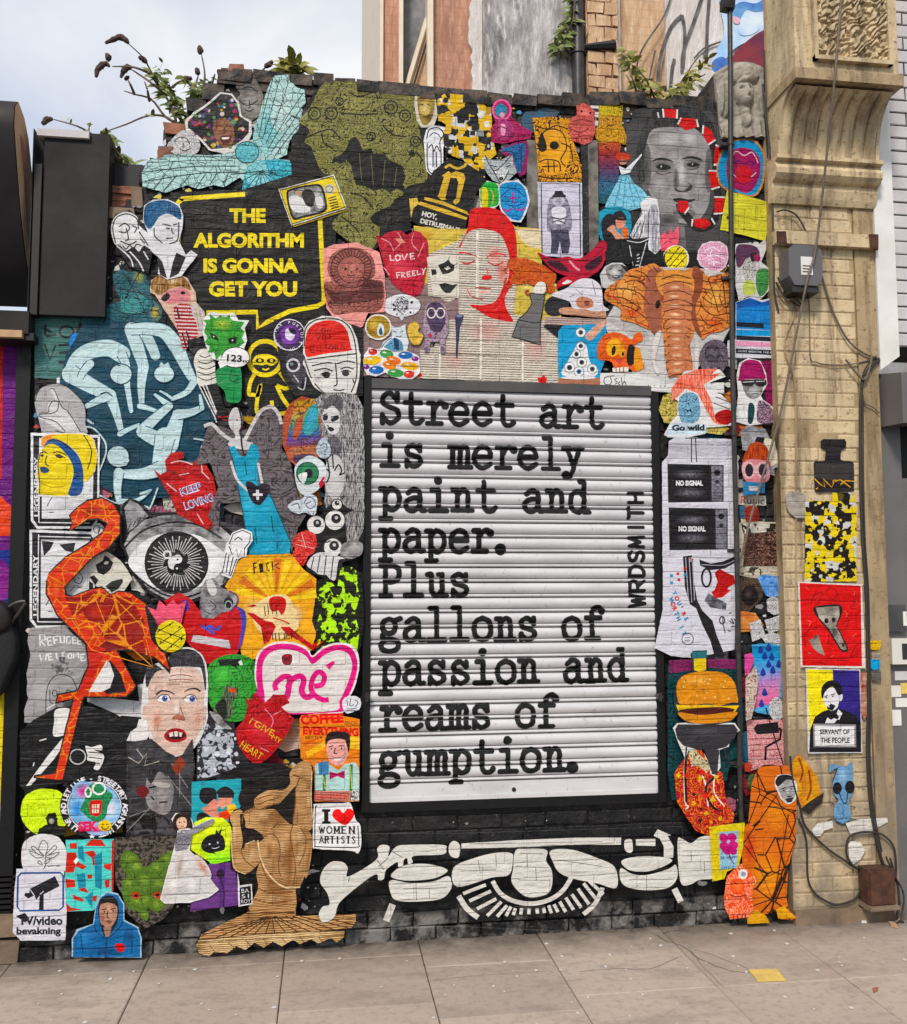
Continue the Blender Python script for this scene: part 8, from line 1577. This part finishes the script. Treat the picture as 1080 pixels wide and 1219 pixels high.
a.ring('33323a',4,228,250,28,28).l('33323a',3,['215,245 240,240','215,258 240,255']).l('2a2930',5,['400,140 402,175 412,220','430,125 445,120','430,160 455,175 440,150','440,190 475,185','425,210 440,212','455,150 465,165']).ring('2a2930',6,397,158,12,18).e('8a3a30',245,-140,12,12,0,'b','d9d8e2',60).d('cf3a34',8,'180,-70 215,-95 185,-40').d('3a8cb8',8,'150,-60 215,-65 150,-25').end()
# burger on a grey bowl over fire
a = A('back_paper','teal and magenta patterned paper strip behind the burger','poster')
a.p('17494e','130,420 135,355 320,345 490,350 500,640 500,860 430,880 420,940 150,1040 130,900',0,'s','0c2224',9).p('8e3468','135,355 320,345 490,350 490,400 330,390 140,420',0,'s','3a1030',16).end()
a = A('fire_print','ragged crimson flame print with black wiry legs at the wall foot','sticker')
a.p('b0202c','145,900 200,820 260,760 320,850 380,900 400,1040 440,1100 420,1190 360,1215 250,1180 160,1040',0,'s','e8863a',7).p('e4d6ac','215,800 235,760 260,800 300,840 290,800 330,870 300,900 260,860 230,870',0,'s','333',16).l('e9e4de',7,['205,770 195,900 200,1040 215,1060 200,1075','270,880 300,960 310,1060','345,900 340,990 390,1060'],1).l('161416',12,['215,780 200,870 205,1040','330,800 350,900 300,970 330,1060 380,1080','390,770 400,830'],1).rnd(['e8b83a','161416','d8342c'],36,(160,880,420,1190),8,20,21,(3,5),True).end()
a = A('bowl_cutout','dark grey barbecue bowl on thin legs beneath the burger','sticker')
a.p('e2e2e0','140,680 160,655 440,655 465,690 420,730 410,770 365,785 370,870 340,915 320,900 330,800 290,780 215,790 200,830 160,740',0).p('35343a','150,685 165,662 436,662 456,690 440,725 400,770 350,785 260,785 190,765 160,730',0).b('4a494e','35343a',300,700,110,30).p('35343a','290,780 365,785 355,905 330,905').l('35343a',8,['205,770 200,840','390,780 400,830'],0).end()
a = A('burger_cutout','fat cartoon burger with a small top hat pasted at the right of the shutter','sticker')
a.p('24303a','150,470 175,425 235,405 225,320 238,305 305,302 302,400 400,410 445,460 460,540 465,600 420,650 330,665 210,655 155,610 145,560',0).p('d98f34','156,480 180,432 230,412 300,404 385,412 435,455 450,510 455,555 430,555 360,570 300,560 230,572 170,560',1).b('eeb35a','d98f34',260,450,80,28).p('e8c22e','152,565 230,572 300,566 380,572 462,570 440,600 380,590 300,602 230,588 165,596',0).p('4e1c14','170,592 260,582 380,578 440,592 380,610 280,614 200,608',1).p('d98f34','165,604 280,616 440,600 440,625 400,648 300,658 210,648',1).p('e3c62e','240,340 300,338 300,398 270,408 242,398').p('2e6f78','230,312 304,306 302,340 234,344').rnd(['f2d08a'],20,(180,425,420,540),3,6,31,(5,6)).end()
# right of the pipe
fr(740,460)
a = A('photo_sticker','small torn grey photographs above the pink head with sunglasses','sticker')
a.p('b4b2b6','570,230 600,200 690,215 720,270 760,340 765,400 735,410 740,445 700,440 690,300 620,330 580,320',0,'f','55545a',9).p('d8d2bc','680,260 735,270 760,380 720,400',0).p('141316','650,255 690,260 680,290 640,280').end()
a = A('head_sticker','pink head with orange hair and round dark sunglasses','sticker')
a.p('cf5a2c','595,330 620,290 660,282 700,310 712,370 700,420 590,420 578,380',1,'k','8a2c14',10).p('d98a92','575,400 600,370 650,365 700,380 712,420 705,470 640,490 590,465',1).p('e4b8bc','580,395 610,375 642,395 670,378 705,392 708,440 675,462 645,440 612,462 582,440',1).e('2c1f2c',612,420,20,32).e('2c1f2c',678,418,20,30).p('3b7fae','582,475 690,480 688,530 582,545',0).p('c9c4c6','610,498 665,500 665,520 610,520').end()
a = A('word_sticker','cream strip of paper with the printed word Runic','sticker')
a.p('ded6cc','578,535 712,540 714,590 578,585',0,'p').t('2a201c','Runic',588,580,40,118,2,.0).t('c8541e','R',588,580,40,30,2,.0).end()
a = A('bottle_sticker','small red and blue torn figure scrap under the printed word','sticker')
a.p('3a6a8c','582,592 612,590 610,655 584,650').p('9a3428','610,600 640,590 672,600 680,650 660,680 625,675 608,640',1).end()
a = A('grunge_poster','dark brown scratched poster with white edge between the two black cables','poster')
a.p('c2bba8','580,675 680,668 780,672 782,940 690,960 582,935',0).p('3a1f1a','605,720 765,712 770,890 600,890',0,'s','8a6a58',8).p('d6d2c4','590,680 770,678 770,715 600,730',0,'b','2a2420',14).p('cfc8b4','585,890 690,895 690,935 585,930',0,'b','3a342c',16).end()
a = A('lens_print','brown black engraved round lens print beside the pipe','sticker')
a.p('5a4638','582,960 640,945 700,965 690,1050 640,1100 620,1150 585,1140',1,'s','1c1410',12).e('1a1214',632,1035,42,50).b('4a3a3c','1a1214',625,1025,26,30).p('c8743c','585,1110 660,1120 700,1180 680,1210 585,1215',0,'f','e0a060',8).end()
a = A('blue_scrap','small bright blue crumpled scrap near the brown grunge poster','sticker')
a.p('2f74cc','670,945 700,932 780,940 790,1030 740,1048 710,1030',0,'f','8ab8ec',12).end()
fr(760,700)
for k,(pts,lb) in enumerate((('630,60 660,40 705,55 705,120 670,135 635,115','round cornered white scribble sticker under the blue scrap'),('620,160 695,135 710,205 640,222','tilted white handwritten note under the round cornered sticker'),('545,175 600,155 625,240 560,265','white sketch sticker on the left of the handwritten notes'),('600,235 660,218 710,240 700,290 630,280','lowest white handwritten note over the blue drips'))):
    a = A('note_sticker',lb,'sticker');a.p('dedde0',pts,0,'s','4a494e',16+k*3).end()
a = A('drip_painting','blue to pink painted paper with dark blue drops','poster')
a.p('5aa8d8','555,280 640,268 712,290 712,540 650,560 640,625 580,615 545,590 560,500 590,420',0).g(['2a7fb4','2a9fd8','6aa4dc','b88ac8','e08ab4','e0609a'],'560,285 710,288 690,560 545,600')
for x,y in ((600,310),(640,300),(620,340),(655,345),(690,380),(640,380),(612,420),(660,410),(620,520),(605,575)): a.p('2a3f9c',[(x,y-26),(x+14,y+4),(x,y+14),(x-14,y+4)],1)
a.end()
a = A('pink_scrap','magenta and cream torn strip left of the blue drips','sticker')
a.p('d8589a','505,325 540,318 555,350 530,420 508,430',0).p('d9c8bc','510,440 560,380 575,440 560,560 540,640 512,650',0,'s','8a6a60',8).end()
a = A('round_drawing','white oval sticker of scribbled writing beside the pilaster','sticker')
a.e('e2e1e4',678,597,38,58,0,'s','3a3940',22).end()
a = A('text_poster','pink poster of red handwriting with a black megaphone shape','poster')
a.p('e3b3b4','530,650 715,650 718,880 640,875 540,905',0,'s','b8484c',15).p('161416','565,690 580,672 685,660 690,715 580,722 570,705',0).l('161416',12,['690,690 700,700 695,745 625,785 622,850'],0).l('161416',6,['625,590 650,680 720,900'],0).p('b9483a','520,860 560,870 550,905 520,905').l('8e2c30',4,['545,745 700,740','545,775 600,772','545,800 700,795','545,830 610,828','640,825 705,822'],0).end()
a = A('low_poly_figure','tall orange low poly creature painted down to the pavement beside the pipe','mural')
LO = 'd4701c'
a.p(LO,'520,960 545,890 580,855 700,862 712,905 735,960 740,1020 735,1220 700,1350 690,1500 700,1560 740,1600 715,1610 660,1608 640,1570 560,1590 590,1625 540,1628 500,1612 500,1580 530,1540 470,1430 480,1240 505,1150',0,'v','2c1608',3).b('e8962c',LO,600,1400,90,160,0,'v','2c1608',3).b('c83c1c',LO,510,1260,40,120).b('e08a20',LO,640,1100,80,110).p('d8a01c','500,1600 540,1560 590,1590 610,1625 500,1630').p('d8a01c','640,1560 680,1540 700,1570 740,1600 650,1605')
a.l('241206',5,['520,960 640,1010 700,905','545,890 560,1000 505,1150','640,1010 735,1220 620,1510 500,1200','560,1000 735,1100','700,1100 630,1500','620,1510 690,1500','480,1240 600,1400 700,1350','620,1510 530,1540','640,1010 480,1240','735,1080 600,1060'],0)
a.l('8a3a20',16,['690,905 800,915'],0) if False else None
a.end()
a = A('face_sticker','black and white photo of a bearded man\'s face stuck on the orange creature','sticker')
a.p('e0e0e0','632,935 650,908 705,905 735,940 742,990 730,1030 700,1048 668,1030 640,975',1).p('8d8c8d','645,950 690,915 728,945 735,990 722,1025 698,1040 672,1022 652,980',1,'f','b5b4b5',10).p('1c1b1d','635,940 655,910 705,908 730,935 690,930 650,962',1).b('c9c8c9','8d8c8d',695,985,16,24).l('1a191b',5,['665,975 685,968','705,965 725,962','692,1012 712,1012']).d('1a191b',4,'676,982 715,974').p('2c2b2d','682,1022 725,1015 715,1038 695,1042').end()
fr(820,940)
a = A('clover_poster','yellow cloth like square with a magenta clover on pale blue','poster')
a.p('d9c63c','65,162 150,150 238,138 228,260 210,350 150,380 138,415 80,424',0).p('9ac8e0','112,188 206,180 200,360 118,372',0)
for x,y in ((135,215),(175,212),(138,255),(182,250),(150,275),(178,275)): a.e('c21f7a',x,y,24,20,(x*7) % 60)
a.l('8a1c5a',5,'158,270 165,310 185,342').t('1f2c7a','BE  HAPPY',120,318,16,86,0,.0).t('1f2c7a','love it',126,364,16,60,0,.0).end()
a = A('creature_sticker','fluffy orange red monster with one eye at the foot of the wall','sticker')
a.p('ee5a2e','140,470 150,400 185,365 220,340 245,362 275,400 282,440 272,500 280,560 255,600 165,610 140,550 132,500',0,'s','f8b090',9).e('e6e4e2',228,390,22,24).e('8aa0b0',230,390,12).b('f2804a','ee5a2e',200,450,34,40).l('8a1c0c',5,['165,490 200,500 245,490','185,430 200,440','180,585 182,608','200,585 202,608','222,585 224,608','240,585 242,606']).l('f0c08a',5,'278,400 290,430 275,440').end()
# ============================================================= on the ochre pilaster
YP = PY-.012
fr(860,460,1080/220)
a = A('stencil_bottle','black stencilled square perfume bottle on the ochre pilaster','stencil',YP)
a.p('232021','575,320 590,308 715,308 725,325 722,362 695,370 690,425 705,436 760,438 770,455 770,610 550,618 540,600 535,450 545,438 600,436 605,370 578,362').p('3b3536','545,450 765,450 768,540 700,560 540,530').l('e2a42a',7,['540,540 570,570 600,590 590,540 640,590 660,540 640,560 690,545 750,590','690,575 720,550 770,555','548,600 560,590'],0).end()
a = A('letter_poster','tall black poster of yellow and white letter fragments on the pilaster','poster',YP)
a.p('17130f','478,668 640,668 642,622 770,620 772,665 785,700 785,1140 480,1140 485,900',0,'x','e9cf22',11).rnd(['ecd426','17130f','d8d4c8','ecd426','17130f'],240,(485,670,780,1135),7,19,41,(3,5),True).end()
a = A('paper_scrap','torn whitish paper remains left of the tall letter poster','sticker',YP)
a.p('b3aaa0','365,640 400,610 450,615 490,640 480,700 485,770 430,770 390,740 372,700',0,'f','8e867c',10).end()
fr(900,660,5.08)
a = A('red_poster','bright red poster with white bone-like club shapes and faint scribble','poster',YP)
a.p('e6dcd6','252,165 640,178 662,690 270,682',0).p('d9200f','262,172 632,190 640,676 280,672',0,'p').l('8c1208',6,['330,300 350,250 400,230 380,290 350,310','420,230 450,200 490,230 470,270 440,260','300,560 290,500 330,450 400,440 440,470 430,540','520,420 560,400 540,450','560,280 600,290 570,320 590,330','480,640 560,640','600,560 570,620 610,600','340,420 310,470'],1)
a.l('ef6a52',5,['300,200 320,215','310,400 330,410 320,430','600,220 590,250','530,340 550,360 540,380','310,590 330,600','580,500 600,480','450,620 470,610'],1)
a.p('241814','352,318 505,305 515,370 490,425 510,470 556,570 535,592 510,580 470,520 435,460 372,385',1).p('cfc8ba','360,322 500,312 505,368 482,430 505,475 548,572 530,580 512,570 475,510 440,450 380,382',0,'h','3a322c',12).e('241814',425,402,13,16).e('241814',468,395,12,15).e('241814',526,548,8,12).p('cfc8ba','315,515 345,510 350,490 375,485 390,540 415,612 370,590 340,560',0,'h','3a322c',12).end()
a = A('man_poster','yellow and blue poster of a dark haired man holding SERVANT OF THE PEOPLE','poster',YP)
a.p('d8d8dc','298,688 628,696 640,1198 312,1204',0).p('f2e21c','304,694 464,698 470,960 335,1040 322,1100',0).p('33287c','462,698 622,702 632,1040 520,960 470,950',0).p('131217','320,1195 325,1060 355,980 400,950 430,940 490,930 530,940 600,970 632,1020 634,1195',0).p('131217','392,840 400,795 435,765 480,765 515,800 522,850 515,880 490,850 470,800 430,815 400,870',1).p('e9e8ea','405,860 425,820 465,805 495,850 520,845 518,880 500,890 490,925 460,945 435,935 412,900',1)
a.l('17161a',6,['412,862 432,852','450,850 475,842','435,915 462,912']).p('17161a','448,900 480,915 460,945 430,935 425,915 440,925').e('17161a',424,866,5,4).e('17161a',462,857,6,4).p('e9e8ea','415,1020 430,985 450,1000 470,990 500,1000 520,960 495,935 485,960 500,985 470,1020',0).p('8f8d92','342,1022 602,1028 604,1166 346,1164').p('e9e9ea','352,1034 592,1040 592,1156 356,1156').t('17161a','SERVANT OF',384,1086,30,180,0,.03).t('17161a','THE PEOPLE',388,1138,32,176,0,.03).end()
a = A('red_patch','peeling dark red paper behind the yellow and blue poster','sticker',YP)
a.p('962a1c','628,710 668,712 662,830 680,960 650,1000 632,960',0,'f','c8a890',10).end()
for k,(pts,c,lb) in enumerate((('690,520 760,518 758,550 750,580 690,575','e0b41e','small yellow sticker high on the pilaster side strip'),('700,590 750,585 750,635 700,640','a39a8a','beige sticker between the yellow and the blue one'),('690,640 720,630 752,645 750,690 710,700 688,680','2a9ad0','bright blue sticker on the pilaster side strip'),('695,705 755,710 755,770 700,760','77706a','grey printed sticker under the blue one'))):
    a = A('sticker',lb,'sticker',PY-.02);a.p(c,pts,0,'p' if k < 3 else 'n','333',150).end()
fr(760,700)
a = A('yellow_scrap','ragged yellow and brown figure scrap at the pilaster\'s left edge','sticker',YP)
a.p('e0ae1c','755,860 790,820 830,860 880,930 900,1010 895,1060 840,1110 800,1080 770,1000',0,'f','c8781c',6).l('8a4a14',10,['790,840 810,900 795,960','840,900 850,990 830,1050'],1).p('2b2522','800,1090 850,1050 915,1010 905,1060 840,1120').end()
a = A('creature_sticker','pale blue long nosed creature with big black eyes','sticker',YP)
a.p('6f9cc0','960,960 985,890 945,910 955,870 1000,882 1030,880 1055,860 1062,895 1062,960 1060,1010 1040,1060 1050,1110 1045,1150 1010,1168 975,1150 968,1090 990,1050 970,1020',1).b('9abede','6f9cc0',1010,930,34,50).e('16141a',984,990,22,30).e('16141a',1046,985,24,32).l('22304a',5,['990,1000 1010,1055 1030,1058 1035,1000','975,1150 1010,1168 1045,1150','960,960 985,890','970,1070 940,1055','1050,1080 1075,1085','970,1140 935,1150']).l('22304a',5,'1050,1140 1090,1150').end()
fr(820,940)
a = A('torn_paper','white torn paper remains under the blue creature','sticker',YP)
a.p('dcd9d4','608,200 640,165 710,155 712,190 670,200 650,230 620,228',0).p('d6d2cc','775,165 850,145 980,138 985,160 930,190 920,215 800,225',0).l('8a847a',4,['720,170 740,180 725,200','800,180 880,175'],1).end()
a = A('torn_paper','white torn paper triangle inside the black cable ring','sticker',YP)
a.p('e0ddd6','790,270 800,255 850,262 876,300 850,345 815,370 795,340',0).end()
# ---- paint on the neighbour's door
fr(0,0,1)
a = A('door_painting','','',.046)
a.p('6a1f7c','-90,400 25,400 19,1034 -90,1034').p('c8341c','-90,405 4,405 2,570 -90,560').p('e8501c','-90,590 0,590 23,612 13,638 -90,640').p('12338e','20,530 27,532 24,730 18,780 8,740 3,700 10,672 0,664 -90,664 -90,655 24,655').p('8a2c8c','-90,680 6,675 11,690 8,712 -90,720',1).p('ecd41a','-90,830 4,815 12,800 18,780 25,785 24,858 17,858 16,850 10,848 6,898 -90,898').p('e8cf20','-90,898 5,898 3,960 -90,960').p('cfd4e4','-90,962 4,960 3,1000 -90,1004').p('1b2f86','-90,1004 20,1002 19,1034 -90,1034').p('e8e6ee','-90,1018 20,1016 20,1019 -90,1021').end(dv)
# ============================================================= the wall's own bricks, where they show between the posters
outs = [a[2] for a in ARTS if a[3] > -.05]
obb = [(min(p[0] for p in o),min(p[1] for p in o),max(p[0] for p in o),max(p[1] for p in o)) for o in outs]
def covered(px,py):
    for o,b in zip(outs,obb):
        if b[0] < px < b[2] and b[1] < py < b[3] and inpoly((px,py),o): return True
    return False
vis = [];hid = []
nrow = int(4.6/BR_H)
for r in range(0,nrow):
    z = r*BR_H-.008+.004;x = -1.8+((-1.8) % BR_L and 0);k0 = math.floor(-1.6/BR_L)
    for k in range(k0,k0+20):
        x = k*BR_L-(BR_L*.5 if r % 2 == 0 else 0)+.0045;w = BR_L-.009;h = BR_H-.009
        pts = [proj(x+w*f,0,z+h*g_) for f in (.06,.35,.65,.94) for g_ in (.2,.8)]
        ins = [inpoly(p,WALL_OUT) for p in pts]
        if not any(ins): continue
        if not all(ins):        # clip ragged ends by shortening
            fs = [f for f in (.06,.35,.65,.94) if inpoly(proj(x+w*f,0,z+h*.5),WALL_OUT)]
            if not fs or not inpoly(proj(x+w*.5*(min(fs)+max(fs)),0,z+h),WALL_OUT): continue
            a,b = max(0,min(fs)-.06),min(1,max(fs)+.06);x,w = x+w*a,w*(b-a)
            if w < .03: continue
        if x+w > SH[0]-.03 and x < SH[1]+.03 and z+h > SH[2]-.02 and z < SH[3]+.03:
            if x > SH[0]-.05 and x+w < SH[1]+.05: continue
            if x < SH[0] < x+w: w = SH[0]-.056-x
            elif x < SH[1] < x+w: w = x+w-SH[1]-.06;x = SH[1]+.06
            if w < .03: continue
        c = sum(1 for p in pts if not covered(*p));(vis if c else hid).append((c,x,w,z,h,r))
vis.sort(key=lambda a: -a[0]);show,rest = vis[:290],vis[290:]+hid
tb = {};WO = Vector((.6,.12,0))
for c,x,w,z,h,r in show:
    k = (round(w,2),R_.randint(0,2));yy = R_.uniform(-.004,.001)-(.016 if r < 2 else 0)
    if k not in tb: tb[k] = brick_mesh(k[0],h,.05,j=.003,ch=.006).build('brick',M_black,wall);o = tb[k]
    else: o = tb[k].copy();COL.objects.link(o)
    o.location = (x-WO.x,yy-WO.y,z-WO.z);o.scale = (w/k[0],1,1)
m = MB()
for c,x,w,z,h,r in rest:
    b = brick_mesh(w,h,.03,j=.002);yy = 0.-(.016 if r < 2 else 0);m.add([(a+x,q+yy,s_+z) for a,q,s_ in b.v],b.f)
o = m.build('brick',M_black,wall,'stuff');o.location = tuple(-WO)
print('bricks',len(show),len(rest),'arts',len(ARTS),'deepest',max([a[1] for a in ARTS] or [0]))
# scraps of older paper left on the bare black bricks
m = MB();rr = random.Random(77);cm = [solid('paper_remnant_%s' % k,c,.8) for k,c in (('white',(.55,.54,.51)),('grey',(.22,.21,.2)),('red',(.45,.05,.05)),('blue',(.06,.25,.42)),('yellow',(.6,.5,.08)))]
mb = [MB() for _ in cm]
for _ in range(5200):
    x,y = rr.uniform(25,935),rr.uniform(100,1085)
    if covered(x,y) or not inpoly((x,y),WALL_OUT) or (425 < x < 795 and 445 < y < 972) or (y > 960 and 420 < x < 840 and rr.random() < .8): continue
    q = W(x,y,-.006);r = rr.choice((.004,.006,.009,.014,.02));n = rr.randint(4,8);k = rr.choices(range(5),(6,5,1,1,1))[0];sx = rr.uniform(.6,2.2)
    pts = [(q.x+r*sx*rr.uniform(.4,1.2)*math.cos(6.283*i/n),q.z+r*rr.uniform(.4,1.2)*math.sin(6.283*i/n)) for i in range(n)]
    yy = -.0058-(.016 if q.z < .15 else 0)-rr.uniform(0,.001);mb[k].add([(a,yy,b) for a,b in pts],[tuple(range(n))[::-1]])
for b,M in zip(mb,cm):
    o = b.build('paper_remnant',M,wall,'stuff');o.location = tuple(-WO)
GR = {'heart_print': 'ragged red heart prints','ice_lolly_sticker': 'ice lolly stickers','framed_poster': 'white framed sheets','letter_poster': 'black posters with golden letters','cable': 'cables strung over the pilaster','conduit': 'conduits beside the posters','painted_heart': 'large painted hearts','eyes_stencil': 'torn eye and mouth stencils',
      'note_sticker': 'white note stickers','round_sticker': 'round stickers on the mauve paper','timber_batten': 'timber battens','buddleia': 'weeds along the wall head','torn_paper': 'torn white paper remains','small_sketch': 'small sketches by the flamingo','head_drawing': 'drawn heads by the speech bubble','dry_leaf': 'dry leaves on the pavement','wheat_paste_portrait': 'pasted portraits at the top left'}
for o in scene.objects:
    k = o.name.split('.')[0]
    if o.parent is None and k in GR and 'group' not in o: o['group'] = GR[k]
